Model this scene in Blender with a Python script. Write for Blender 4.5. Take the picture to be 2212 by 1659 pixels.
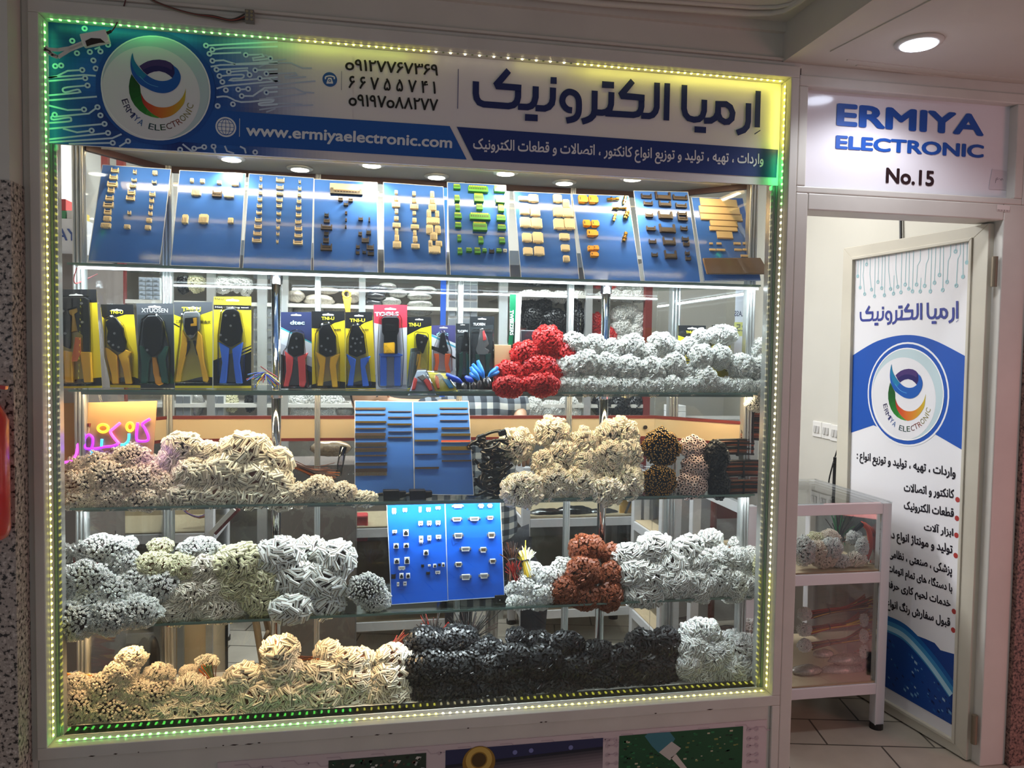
import bpy, math, random
from mathutils import Vector, Matrix
from mathutils.geometry import tessellate_polygon
rnd = random.Random(7)
for o in list(bpy.data.objects):
    bpy.data.objects.remove(o)
scn = bpy.context.scene
COL = scn.collection
V = Vector
pi = math.pi

# ------------------------------------------------------------------ camera
FW, FH, FPX = 2212.0, 1659.0, 1660.0
CAM = V((0.9432, -2.4747, 1.5496))
YAW, PITCH, ROLL = 0.18240199, -0.04574911, 0.01529206
_f = V((math.sin(YAW) * math.cos(PITCH), math.cos(YAW) * math.cos(PITCH), math.sin(PITCH)))
_r0 = V((math.cos(YAW), -math.sin(YAW), 0))
_u0 = _r0.cross(_f)
RT = math.cos(ROLL) * _r0 + math.sin(ROLL) * _u0
UP = -math.sin(ROLL) * _r0 + math.cos(ROLL) * _u0
cd = bpy.data.cameras.new('camera')
cd.sensor_width = 36.0
cd.lens = FPX / FW * 36.0
cd.clip_start = 0.05
cam = bpy.data.objects.new('camera', cd)
COL.objects.link(cam)
M3 = Matrix((RT, UP, -_f)).transposed()
cam.matrix_world = Matrix.Translation(CAM) @ M3.to_4x4()
scn.camera = cam

def ray(px, py):
    return _f + RT * ((px - FW / 2) / FPX) + UP * ((FH / 2 - py) / FPX)
def at(px, py, Y):
    d = ray(px, py); return CAM + d * ((Y - CAM.y) / d.y)
def atz(px, py, z):
    d = ray(px, py); return CAM + d * ((z - CAM.z) / d.z)
def atx(px, py, x):
    d = ray(px, py); return CAM + d * ((x - CAM.x) / d.x)

# ------------------------------------------------------------------ world, lights, exposure
scn.view_settings.view_transform = 'Standard'
scn.view_settings.look = 'None'
scn.view_settings.gamma = 1.0
scn.view_settings.use_curve_mapping = False
scn.view_settings.exposure = 0.0
w = bpy.data.worlds.new('world'); scn.world = w
w.use_nodes = True
w.node_tree.nodes['Background'].inputs[0].default_value = (0.80, 0.86, 0.95, 1)
w.node_tree.nodes['Background'].inputs[1].default_value = 0.30

def area(name, loc, target, sx, sy, power, color, spread=pi):
    l = bpy.data.lights.new(name, 'AREA'); l.shape = 'RECTANGLE'; l.size = sx; l.size_y = sy
    l.energy = power; l.color = color; l.spread = spread
    o = bpy.data.objects.new(name, l); COL.objects.link(o)
    o.location = loc
    d = V(target) - V(loc)
    o.rotation_euler = d.to_track_quat('-Z', 'Y').to_euler()
    return o
def strip_light(name, a, b, normal, width, power, color):
    """a thin lamp running from a to b, shining along normal"""
    a, b, n = V(a), V(b), V(normal).normalized()
    l = bpy.data.lights.new(name, 'AREA'); l.shape = 'RECTANGLE'
    l.size = (b - a).length; l.size_y = width; l.energy = power; l.color = color
    o = bpy.data.objects.new(name, l); COL.objects.link(o)
    x = (b - a).normalized(); z = -n; z = (z - x * z.dot(x)).normalized(); y = z.cross(x)
    o.matrix_world = Matrix.Translation((a + b) / 2) @ Matrix((x, y, z)).transposed().to_4x4()
    return o
def spot(name, loc, target, power, color, size, radius=0.03, blend=0.5):
    l = bpy.data.lights.new(name, 'SPOT'); l.energy = power; l.color = color
    l.spot_size = size; l.spot_blend = blend; l.shadow_soft_size = radius
    o = bpy.data.objects.new(name, l); COL.objects.link(o); o.location = loc
    o.rotation_euler = (V(target) - V(loc)).to_track_quat('-Z', 'Y').to_euler()
    return o
# arcade corridor lighting (ceiling panels behind the viewer) and the pinkish shop neon to the right
area('corridor_lamp', (0.2, -2.3, 3.05), (0.4, -0.4, 1.0), 1.6, 0.5, 84, (1.0, 0.965, 0.97))
area('corridor_lamp', (2.6, -2.6, 3.05), (2.6, -0.4, 1.0), 1.6, 0.5, 20, (1.0, 0.95, 0.92))
area('neighbour_neon', (4.3, -1.7, 1.0), (2.6, 0.0, 0.8), 0.5, 1.2, 10, (1.0, 0.32, 0.30))
area('shop_lamp', (1.0, 1.35, 2.75), (1.0, 1.5, 0.0), 2.2, 0.4, 95, (0.95, 0.97, 1.0))
area('shop_lamp', (2.75, 0.9, 2.75), (2.8, 0.9, 0.0), 0.5, 0.5, 9, (1.0, 0.97, 0.92))

# shelf heights of the display case
Z1, Z2, Z3, Z4, Z0 = 1.795, 1.402, 1.030, 0.650, 0.335
YS = 0.12            # front edge of the shelves
YB = 0.47            # back of the case
COOL, WARM = (0.82, 0.93, 1.0), (1.0, 0.76, 0.48)
strip_light('led_tube_light', (0.05, YS + 0.012, Z1 - 0.012), (2.33, YS + 0.012, Z1 - 0.012), (0, 0.7, -1), 0.012, 25, COOL)
strip_light('led_tube_light', (0.05, YS + 0.04, Z2 - 0.012), (2.33, YS + 0.04, Z2 - 0.012), (0, 0.25, -1), 0.012, 8.5, WARM)
strip_light('led_tube_light', (0.05, YS + 0.04, Z3 - 0.012), (2.33, YS + 0.04, Z3 - 0.012), (0, 0.2, -1), 0.012, 14, (0.88, 0.96, 1.0))
strip_light('led_tube_light', (0.05, YS + 0.04, Z4 - 0.012), (1.02, YS + 0.04, Z4 - 0.012), (0, 0.2, -1), 0.012, 5.5, (1.0, 0.64, 0.32))
strip_light('led_tube_light', (1.07, YS + 0.04, Z4 - 0.012), (2.33, YS + 0.04, Z4 - 0.012), (0, 0.2, -1), 0.012, 7, (0.86, 0.95, 1.0))

# ------------------------------------------------------------------ materials
def srgb(r, g, b):
    def c(x):
        x /= 255.0
        return x / 12.92 if x <= 0.04045 else ((x + 0.055) / 1.055) ** 2.4
    return (c(r), c(g), c(b), 1.0)
MATS = {}
def mat(name, rgb, rough=0.5, metal=0.0, var=0.0, vscale=30.0, coat=0.0, bump=0.0, trans=0.0, sss=0.0, alpha=1.0):
    if name in MATS: return MATS[name]
    m = bpy.data.materials.new(name); m.use_nodes = True
    nt = m.node_tree; b = nt.nodes['Principled BSDF']
    c = srgb(*rgb)
    b.inputs['Base Color'].default_value = c
    b.inputs['Roughness'].default_value = rough
    b.inputs['Metallic'].default_value = metal
    b.inputs['Coat Weight'].default_value = coat
    b.inputs['Coat Roughness'].default_value = 0.04
    b.inputs['Transmission Weight'].default_value = trans
    if sss:
        b.inputs['Subsurface Weight'].default_value = sss
        b.inputs['Subsurface Radius'].default_value = (0.01, 0.008, 0.006)
    if var or bump:
        tc = nt.nodes.new('ShaderNodeTexCoord')
        n = nt.nodes.new('ShaderNodeTexNoise'); n.inputs['Scale'].default_value = vscale; n.inputs['Detail'].default_value = 4
        nt.links.new(tc.outputs['Object'], n.inputs['Vector'])
        if var:
            r = nt.nodes.new('ShaderNodeValToRGB')
            r.color_ramp.elements[0].position = 0.3; r.color_ramp.elements[1].position = 0.7
            r.color_ramp.elements[0].color = [max(0, x * (1 - var)) for x in c[:3]] + [1]
            r.color_ramp.elements[1].color = [min(1, x * (1 + var)) for x in c[:3]] + [1]
            nt.links.new(n.outputs['Fac'], r.inputs[0]); nt.links.new(r.outputs[0], b.inputs['Base Color'])
        if bump:
            bp = nt.nodes.new('ShaderNodeBump'); bp.inputs['Strength'].default_value = bump; bp.inputs['Distance'].default_value = 0.002
            nt.links.new(n.outputs['Fac'], bp.inputs['Height']); nt.links.new(bp.outputs[0], b.inputs['Normal'])
    MATS[name] = m
    return m
def printmat(name, rough=0.45, coat=0.0):
    """printed surface: pigment comes from the face colours of the mesh"""
    if name in MATS: return MATS[name]
    m = bpy.data.materials.new(name); m.use_nodes = True
    nt = m.node_tree; b = nt.nodes['Principled BSDF']
    a = nt.nodes.new('ShaderNodeAttribute'); a.attribute_name = 'Col'
    nt.links.new(a.outputs['Color'], b.inputs['Base Color'])
    b.inputs['Roughness'].default_value = rough
    b.inputs['Coat Weight'].default_value = coat; b.inputs['Coat Roughness'].default_value = 0.03
    MATS[name] = m
    return m
def emit(name, rgb, strength):
    if name in MATS: return MATS[name]
    m = bpy.data.materials.new(name); m.use_nodes = True
    b = m.node_tree.nodes['Principled BSDF']
    b.inputs['Base Color'].default_value = srgb(*rgb)
    b.inputs['Emission Color'].default_value = srgb(*rgb)
    b.inputs['Emission Strength'].default_value = strength
    MATS[name] = m
    return m
def clear(name, tint=(1, 1, 1), gloss=0.06, rough=0.02, fres=1.45):
    """thin sheet of glass or clear plastic: transparent with a fresnel sheen"""
    if name in MATS: return MATS[name]
    m = bpy.data.materials.new(name); m.use_nodes = True
    nt = m.node_tree
    for n in list(nt.nodes): nt.nodes.remove(n)
    out = nt.nodes.new('ShaderNodeOutputMaterial'); mix = nt.nodes.new('ShaderNodeMixShader')
    t = nt.nodes.new('ShaderNodeBsdfTransparent'); t.inputs[0].default_value = (*tint, 1)
    g = nt.nodes.new('ShaderNodeBsdfGlossy'); g.inputs['Roughness'].default_value = rough
    f = nt.nodes.new('ShaderNodeFresnel'); f.inputs[0].default_value = fres
    ad = nt.nodes.new('ShaderNodeMath'); ad.operation = 'MULTIPLY_ADD'; ad.inputs[1].default_value = 0.8; ad.inputs[2].default_value = gloss - 0.035
    ad.use_clamp = True
    nt.links.new(f.outputs[0], ad.inputs[0]); nt.links.new(ad.outputs[0], mix.inputs[0])
    nt.links.new(t.outputs[0], mix.inputs[1]); nt.links.new(g.outputs[0], mix.inputs[2]); nt.links.new(mix.outputs[0], out.inputs[0])
    MATS[name] = m
    return m
def speckle(name, base, dark, light, scale):
    m = bpy.data.materials.new(name); m.use_nodes = True
    nt = m.node_tree; b = nt.nodes['Principled BSDF']; b.inputs['Roughness'].default_value = 0.35
    tc = nt.nodes.new('ShaderNodeTexCoord')
    v = nt.nodes.new('ShaderNodeTexNoise'); v.inputs['Scale'].default_value = scale; v.inputs['Detail'].default_value = 3
    r = nt.nodes.new('ShaderNodeValToRGB'); r.color_ramp.interpolation = 'LINEAR'
    e = r.color_ramp.elements
    e[0].position = 0.40; e[0].color = srgb(*dark); e[1].position = 0.46; e[1].color = srgb(*base)
    x = e.new(0.56); x.color = srgb(*base); x = e.new(0.64); x.color = srgb(*light)
    nt.links.new(tc.outputs['Object'], v.inputs['Vector']); nt.links.new(v.outputs['Fac'], r.inputs[0]); nt.links.new(r.outputs[0], b.inputs['Base Color'])
    MATS[name] = m
    return m
PR = printmat('print'); PG = printmat('print_gloss', 0.25, 0.6)
WHITE = mat('painted_frame', (206, 202, 194), 0.45, var=0.05, vscale=6)
PLASTER = mat('plaster', (205, 200, 190), 0.8, var=0.06, vscale=3, bump=0.2)
CEIL = mat('ceiling_paint', (204, 198, 188), 0.85, var=0.05, vscale=2)
GRAN = speckle('granite', (170, 156, 146), (52, 46, 44), (206, 194, 184), 85)
GRANR = speckle('granite_dark', (128, 98, 90), (60, 44, 42), (160, 125, 112), 110)
ALU = mat('aluminium', (205, 206, 204), 0.32, 0.75)
CHROME = mat('chrome', (225, 225, 228), 0.08, 1.0)
CREAM = mat('cream_board', (208, 184, 148), 0.5)
MAROON = mat('maroon_trim', (112, 32, 26), 0.45)
GLASS = clear('glass', (0.97, 0.99, 0.98), 0.05)
GEDGE = mat('glass_edge', (112, 138, 130), 0.15, coat=0.5)
PLASTIC = clear('clear_plastic', (0.97, 0.97, 0.98), 0.09, 0.06)
BLACK = mat('black_plastic', (24, 24, 26), 0.35)
STEEL = mat('steel', (185, 185, 185), 0.28, 0.9)

# ------------------------------------------------------------------ mesh builder
class MB:
    def __init__(s):
        s.v = []; s.f = []; s.m = []; s.c = []
    def add(s, vs, fs, mi=0, col=None):
        n = len(s.v); s.v.extend(tuple(x) for x in vs)
        for f in fs:
            s.f.append(tuple(n + i for i in f)); s.m.append(mi); s.c.append(col)
        return s
    def box(s, c, d, R=None, mi=0, col=None):
        c = V(c); d = V(d) * 0.5
        vs = []
        for sx, sy, sz in ((-1,-1,-1),(1,-1,-1),(1,1,-1),(-1,1,-1),(-1,-1,1),(1,-1,1),(1,1,1),(-1,1,1)):
            p = V((sx * d.x, sy * d.y, sz * d.z))
            vs.append(c + (R @ p if R else p))
        return s.add(vs, [(3,2,1,0),(4,5,6,7),(0,1,5,4),(1,2,6,5),(2,3,7,6),(3,0,4,7)], mi, col)
    def span(s, a, b, mi=0, col=None):
        a, b = V(a), V(b); return s.box((a + b) / 2, (abs(b.x - a.x), abs(b.y - a.y), abs(b.z - a.z)), None, mi, col)
    def bar(s, a, b, w, t, up=(0, 0, 1), mi=0, col=None):
        """rectangular bar from a to b, w wide and t thick (t along up)"""
        a, b = V(a), V(b); x = (b - a); L = x.length; x.normalize()
        u = V(up); u = (u - x * u.dot(x))
        if u.length < 1e-5: u = x.orthogonal()
        u.normalize(); y = u.cross(x)
        return s.box((a + b) / 2, (L, w, t), Matrix((x, y, u)).transposed(), mi, col)
    def tube(s, path, r, n=8, mi=0, col=None, caps=True):
        P = [V(p) for p in path]; rs = r if isinstance(r, (list, tuple)) else [r] * len(P)
        t = (P[1] - P[0]).normalized(); u = t.orthogonal().normalized(); vs = []; fs = []
        for i, p in enumerate(P):
            if i == 0: t2 = P[1] - P[0]
            elif i == len(P) - 1: t2 = P[-1] - P[-2]
            else: t2 = P[i + 1] - P[i - 1]
            t2.normalize(); u = (u - t2 * u.dot(t2)).normalized(); w_ = t2.cross(u)
            for k in range(n):
                a = 2 * pi * k / n; vs.append(p + (u * math.cos(a) + w_ * math.sin(a)) * rs[i])
        for i in range(len(P) - 1):
            for k in range(n):
                fs.append((i * n + k, i * n + (k + 1) % n, (i + 1) * n + (k + 1) % n, (i + 1) * n + k))
        if caps:
            fs.append(tuple(range(n))[::-1]); fs.append(tuple((len(P) - 1) * n + k for k in range(n)))
        return s.add(vs, fs, mi, col)
    def cyl(s, a, b, r, n=16, mi=0, col=None, r2=None):
        return s.tube([a, b], [r, r if r2 is None else r2], n, mi, col)
    def ball(s, c, r, nu=12, nv=8, mi=0, col=None, R=None, fn=None):
        c = V(c); r = V(r) if not isinstance(r, (int, float)) else V((r, r, r)); vs = []; fs = []
        for j in range(nv + 1):
            th = pi * j / nv
            for i in range(nu):
                a = 2 * pi * i / nu; d = V((math.sin(th) * math.cos(a), math.sin(th) * math.sin(a), math.cos(th)))
                p = V((d.x * r.x, d.y * r.y, d.z * r.z))
                if fn: p = fn(p, d)
                vs.append(c + (R @ p if R else p))
        for j in range(nv):
            for i in range(nu):
                fs.append((j * nu + i, (j + 1) * nu + i, (j + 1) * nu + (i + 1) % nu, j * nu + (i + 1) % nu))
        return s.add(vs, fs, mi, col)
    def prism(s, pl, pts, h0, h1, mi=0, col=None):
        n = len(pts)
        ar = sum(pts[i][0] * pts[(i + 1) % n][1] - pts[(i + 1) % n][0] * pts[i][1] for i in range(n))
        if ar < 0: pts = pts[::-1]
        vs = [pl.P(a, b, h0) for a, b in pts] + [pl.P(a, b, h1) for a, b in pts]
        fs = [tuple(range(n))[::-1], tuple(range(n, 2 * n))] + [(i, (i + 1) % n, n + (i + 1) % n, n + i) for i in range(n)]
        return s.add(vs, fs, mi, col)
    def poly(s, pl, pts, h, col=None, mi=0):
        n = len(pts)
        ar = sum(pts[i][0] * pts[(i + 1) % n][1] - pts[(i + 1) % n][0] * pts[i][1] for i in range(n))
        if ar < 0: pts = pts[::-1]
        return s.add([pl.P(a, b, h) for a, b in pts], [tuple(range(n))], mi, col)
    def stroke(s, pl, pts, w, h, col=None, mi=0, closed=False):
        P = [V((a, b)) for a, b in pts]; n = len(P); L = []; Rr = []
        for i in range(n):
            if closed: d0 = (P[i] - P[i - 1]); d1 = (P[(i + 1) % n] - P[i])
            else:
                d0 = P[i] - P[i - 1] if i else P[1] - P[0]
                d1 = P[i + 1] - P[i] if i < n - 1 else P[-1] - P[-2]
            d0.normalize(); d1.normalize()
            nn = V((-d0.y - d1.y, d0.x + d1.x))
            if nn.length < 1e-6: nn = V((-d0.y, d0.x))
            nn.normalize(); k = 1 / max(0.5, nn.dot(V((-d0.y, d0.x))))
            L.append(P[i] + nn * (w / 2 * k)); Rr.append(P[i] - nn * (w / 2 * k))
        vs = [pl.P(p.x, p.y, h) for p in L] + [pl.P(p.x, p.y, h) for p in Rr]
        m = n if closed else n - 1
        for i in range(m):          # each segment a hair above the last, so overlaps never coincide
            j = (i + 1) % n; hh = h + 1.5e-5 * i
            s.add([pl.P(*L[i], hh), pl.P(*Rr[i], hh), pl.P(*Rr[j], hh), pl.P(*L[j], hh)], [(0, 1, 2, 3)], mi, col)
        return s
    def ring(s, pl, c, r0, r1, h, col=None, n=32, mi=0, ey=1.0):
        if r0 <= 0: return s.poly(pl, [(c[0] + r1 * math.cos(2 * pi * k / n), c[1] + ey * r1 * math.sin(2 * pi * k / n)) for k in range(n)], h, col, mi)
        return s.stroke(pl, [(c[0] + (r0 + r1) / 2 * math.cos(2 * pi * k / n), c[1] + ey * (r0 + r1) / 2 * math.sin(2 * pi * k / n)) for k in range(n)], r1 - r0, h, col, mi, True)
    def build(s, name, mats, parent=None, smooth=False, bevel=0.0, origin=None):
        me = bpy.data.meshes.new(name)
        off = V(origin) if origin is not None else V((0, 0, 0))
        base = parent_origin(parent)
        if parent is not None: off = base
        me.from_pydata([(x - off.x, y - off.y, z - off.z) for x, y, z in s.v], [], s.f)
        for m in (mats if isinstance(mats, (list, tuple)) else [mats]): me.materials.append(m)
        if any(s.m): me.polygons.foreach_set('material_index', s.m)
        if any(c is not None for c in s.c):
            a = me.color_attributes.new('Col', 'FLOAT_COLOR', 'CORNER'); buf = []
            for f, c in zip(s.f, s.c):
                buf.extend((c if c is not None else (1, 1, 1, 1)) * len(f))
            a.data.foreach_set('color', buf)
        if smooth: me.polygons.foreach_set('use_smooth', [True] * len(s.f))
        me.validate(); me.update()
        o = bpy.data.objects.new(name, me); COL.objects.link(o)
        if parent is not None: o.parent = parent
        else: o.location = off
        if bevel:
            b = o.modifiers.new('bevel', 'BEVEL'); b.width = bevel; b.segments = 2; b.limit_method = 'ANGLE'
        return o
def parent_origin(p):
    q = V((0, 0, 0))
    while p is not None:
        q += p.location; p = p.parent
    return q
def tag(o, label=None, cat=None, group=None, kind=None):
    if label: o['label'] = label
    if cat: o['category'] = cat
    if group: o['group'] = group
    if kind: o['kind'] = kind
    return o
def thing(name, label, cat, loc, group=None):
    o = bpy.data.objects.new(name, None); COL.objects.link(o); o.location = V(loc); o.empty_display_size = 0.05
    return tag(o, label, cat, group)
def struct(o): o['kind'] = 'structure'; return o
class Pl:
    """a flat face in the place: origin, two in-plane axes, normal towards the viewer's side"""
    def __init__(s, O, U, Vv):
        s.O = V(O); s.U = V(U).normalized(); s.V = V(Vv); s.V = (s.V - s.U * s.V.dot(s.U)).normalized(); s.N = s.U.cross(s.V)
    def P(s, a, b, h=0.0): return s.O + s.U * a + s.V * b + s.N * h
    def hit(s, px, py):
        d = ray(px, py); t = (s.O - CAM).dot(s.N) / d.dot(s.N); q = CAM + d * t - s.O
        return (q.dot(s.U), q.dot(s.V))
    def hits(s, pts): return [s.hit(x, y) for x, y in pts]
def Z(x0, y0, sc):
    """converter from an enlarged crop of the survey photo to full-frame pixels"""
    return lambda pts: [(x0 + x / sc, y0 + y / sc) for x, y in pts]
def cat(pts, n=4, closed=False):
    """smooth curve through points"""
    P = [V(p) for p in pts]; out = []; N = len(P)
    for i in range(N if closed else N - 1):
        g = (lambda k: P[k % N]) if closed else (lambda k: P[min(max(k, 0), N - 1)])
        a, b, c, d = g(i - 1), g(i), g(i + 1), g(i + 2)
        for k in range(n):
            t = k / n
            out.append(0.5 * ((2 * b) + (c - a) * t + (2 * a - 5 * b + 4 * c - d) * t * t + (3 * b - a - 3 * c + d) * t ** 3))
    if not closed: out.append(P[-1])
    return [tuple(p) for p in out]
def lerp(a, b, t): return tuple(x + (y - x) * t for x, y in zip(a, b))

# ------------------------------------------------------------------ lettering
_R = 'R'
AR = {}
for ch, base, ty in (('ا',0xFE8D,'R'),('آ',0xFE81,'R'),('ب',0xFE8F,'D'),('پ',0xFB56,'D'),('ت',0xFE95,'D'),('ح',0xFEA1,'D'),('خ',0xFEA5,'D'),
    ('د',0xFEA9,'R'),('ر',0xFEAD,'R'),('ز',0xFEAF,'R'),('ژ',0xFB8A,'R'),('س',0xFEB1,'D'),('ش',0xFEB5,'D'),('ص',0xFEB9,'D'),('ط',0xFEC1,'D'),
    ('ظ',0xFEC5,'D'),('ع',0xFEC9,'D'),('ف',0xFED1,'D'),('ق',0xFED5,'D'),('ک',0xFB8E,'D'),('گ',0xFB92,'D'),('ل',0xFEDD,'D'),('م',0xFEE1,'D'),
    ('ن',0xFEE5,'D'),('ه',0xFEE9,'D'),('و',0xFEED,'R'),('ی',0xFBFC,'D'),('ﻻ',0xFEFB,'R')):
    AR[ch] = (base, ty)
def shape(t):
    t = t.replace('لا', 'ﻻ'); out = []
    for i, c in enumerate(t):
        if c not in AR: out.append(c); continue
        b, ty = AR[c]
        pj = i > 0 and t[i - 1] in AR and AR[t[i - 1]][1] == 'D'
        nj = ty == 'D' and i + 1 < len(t) and t[i + 1] in AR
        k = (3 if nj else 1) if pj else (2 if nj else 0)
        out.append(chr(b + k))
    return ''.join(out[::-1])
_TX = {}
def text2d(body, bold=0.0, res=4):
    key = (body, bold)
    if key in _TX: return _TX[key]
    c = bpy.data.curves.new('lettering', 'FONT'); c.body = body; c.resolution_u = res; c.fill_mode = 'NONE'
    o = bpy.data.objects.new('lettering', c); COL.objects.link(o)
    bpy.context.view_layer.update()
    dg = bpy.context.evaluated_depsgraph_get(); ev = o.evaluated_get(dg); me = ev.to_mesh()
    co = [(p.co.x, p.co.y) for p in me.vertices]; nx = {}
    for e in me.edges: nx.setdefault(e.vertices[0], []).append(e.vertices[1]); nx.setdefault(e.vertices[1], []).append(e.vertices[0])
    ev.to_mesh_clear(); bpy.data.objects.remove(o); bpy.data.curves.remove(c)
    loops = []; seen = set()
    for s_ in range(len(co)):
        if s_ in seen or s_ not in nx: continue
        lp = [s_]; seen.add(s_); cur = s_ + 1 if s_ + 1 in nx[s_] else nx[s_][0]
        while cur not in seen:
            lp.append(cur); seen.add(cur)
            n_ = [k for k in nx[cur] if k not in seen]
            if not n_: break
            cur = cur + 1 if cur + 1 in n_ else n_[0]
        if len(lp) > 2: loops.append([co[k] for k in lp])
    def sa(P): return .5 * sum(P[k][0] * P[(k + 1) % len(P)][1] - P[(k + 1) % len(P)][0] * P[k][1] for k in range(len(P)))
    def inside(q, P):
        r_ = False
        for k in range(len(P)):
            (xa, ya), (xb, yb) = P[k], P[k - 1]
            if (ya > q[1]) != (yb > q[1]) and q[0] < (xb - xa) * (q[1] - ya) / (yb - ya) + xa: r_ = not r_
        return r_
    hol = [any(sa(Q) * sa(P) < 0 and abs(sa(Q)) > abs(sa(P)) and inside(P[0], Q) for Q in loops) for P in loops]
    outs = [P for P, h_ in zip(loops, hol) if not h_]; holes = [P for P, h_ in zip(loops, hol) if h_]
    own = {}
    for hI, hP in enumerate(holes):
        c_ = [k for k, P in enumerate(outs) if inside(hP[0], P)]
        if c_: own.setdefault(min(c_, key=lambda k: abs(sa(outs[k]))), []).append(hP)
    vs = []; fs = []
    for k, P in enumerate(outs):
        polys = [P] + own.get(k, []); flat = [(*q, (k % 4) * 1e-5) for L_ in polys for q in L_]; n0 = len(vs); vs += flat
        fs += [tuple(n0 + m for m in t_) for t_ in tessellate_polygon([[V((x, y, 0)) for x, y in L_] for L_ in polys])]
    x0 = min(p[0] for p in vs); x1 = max(p[0] for p in vs); y0 = min(p[1] for p in vs); y1 = max(p[1] for p in vs)
    if bold:                      # heavier strokes: the glyphs printed again a hair to each side
        x0 -= bold; x1 += bold; y0 -= bold; y1 += bold; base, bf = list(vs), list(fs)
        for L, (dx, dy) in enumerate(((1, 0), (-1, 0), (0, 1), (0, -1), (.7, .7), (-.7, .7), (.7, -.7), (-.7, -.7))):
            n = len(vs); vs += [(x + dx * bold, y + dy * bold, (L + 1) * 4e-5 + h_) for x, y, h_ in base]; fs += [tuple(n + i for i in f) for f in bf]
    vs = [((x - x0) / max(1e-6, x1 - x0), (y - y0) / max(1e-6, y1 - y0), L) for x, y, L in vs]
    _TX[key] = (vs, fs); return _TX[key]
def put_text(mb, pl, body, BLc, BRc, TLc, h, col, bold=0.0, mi=0):
    """lay lettering on a face; the three pixel corners bound its ink"""
    vs, fs = text2d(body, bold)
    o = V(pl.hit(*BLc)); x = V(pl.hit(*BRc)) - o; y = V(pl.hit(*TLc)) - o
    pts = []
    for a, b, L in vs:
        q = o + x * a + y * b; pts.append(pl.P(q.x, q.y, h + L))
    mb.add(pts, fs, mi, col)
def text_ab(mb, pl, body, o, x, y, h, col, bold=0.0):
    vs, fs = text2d(body, bold); o, x, y = V(o), V(x), V(y)
    mb.add([pl.P(*(o + x * a + y * b), h + L) for a, b, L in vs], fs, 0, col)
# ================================================================== the setting
def tile_mat():
    m = bpy.data.materials.new('floor_tiles'); m.use_nodes = True
    nt = m.node_tree; b = nt.nodes['Principled BSDF']; b.inputs['Roughness'].default_value = 0.3
    tc = nt.nodes.new('ShaderNodeTexCoord'); mp = nt.nodes.new('ShaderNodeMapping')
    mp.inputs['Rotation'].default_value = (0, 0, math.radians(12)); mp.inputs['Location'].default_value = (0.1, 0.05, 0)
    br = nt.nodes.new('ShaderNodeTexBrick'); br.offset = 0.5
    br.inputs['Color1'].default_value = srgb(206, 196, 180); br.inputs['Color2'].default_value = srgb(192, 182, 166)
    br.inputs['Mortar'].default_value = srgb(90, 84, 76); br.inputs['Scale'].default_value = 1.0
    br.inputs['Mortar Size'].default_value = 0.004; br.inputs['Brick Width'].default_value = 0.42; br.inputs['Row Height'].default_value = 0.21
    n = nt.nodes.new('ShaderNodeTexNoise'); n.inputs['Scale'].default_value = 9; n.inputs['Detail'].default_value = 6
    mx = nt.nodes.new('ShaderNodeMixRGB'); mx.blend_type = 'MULTIPLY'; mx.inputs[0].default_value = 0.35
    nt.links.new(tc.outputs['Object'], mp.inputs[0]); nt.links.new(mp.outputs[0], br.inputs['Vector']); nt.links.new(tc.outputs['Object'], n.inputs['Vector'])
    nt.links.new(br.outputs['Color'], mx.inputs[1]); nt.links.new(n.outputs['Fac'], mx.inputs[2]); nt.links.new(mx.outputs[0], b.inputs['Base Color'])
    return m
struct(MB().span((-1.6, -3.6, -0.06), (4.6, 2.6, 0.0)).build('floor', tile_mat()))
# upper ceiling of the arcade and the ceiling of the shop
c = MB(); c.span((-1.6, -3.6, 2.672), (2.325, 0.12, 2.75)); c.span((-0.6, 0.12, 2.80), (3.4, 2.5, 2.86))
ceil = struct(c.build('ceiling', CEIL))
c = MB(); c.span((2.325, -3.6, 2.545), (4.6, 0.10, 3.1))
struct(c.build('ceiling_soffit', CEIL))
# thin raised bars along the soffit around its lamp
mo = MB()
for a, b, wd in (((1830, 128), (2212, 172), .006), ((1850, 140), (2212, 190), .010), ((1795, 110), (2030, -10), .008)):
    p, q = atz(*a, 2.5455), atz(*b, 2.5455); mo.bar((p.x, p.y, 2.5435), (q.x, q.y, 2.5435), wd, 0.004)
struct(mo.build('trim_3', CEIL))
# rounded moulding on the upper ceiling
pth = [(-1.5, atz(1191, 0, 2.66).y - 0.02), ]
cor = [atz(x, y, 2.668) for x, y in ((1300, 4), (1547, 21), (1620, 26), (1665, 25), (1695, 19), (1722, 4))]
pts = [V((-1.5, cor[0].y, 2.664)), V((cor[0].x, cor[0].y, 2.664))] + [V((p.x, p.y, 2.664)) for p in cor[1:]] + [V((cor[-1].x, -3.4, 2.664))]
mo = MB(); mo.tube(pts, 0.011, 8); mo.tube([p + V((0, -0.035, 0.004)) for p in pts], 0.007, 6)
struct(mo.build('trim_1', CEIL, smooth=True))
mo = MB(); mo.span((-0.05, -0.012, 2.548), (2.325, 0.02, 2.556)); mo.span((-0.05, -0.02, 2.640), (2.325, 0.02, 2.672))
struct(mo.build('trim_2', CEIL))
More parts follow.
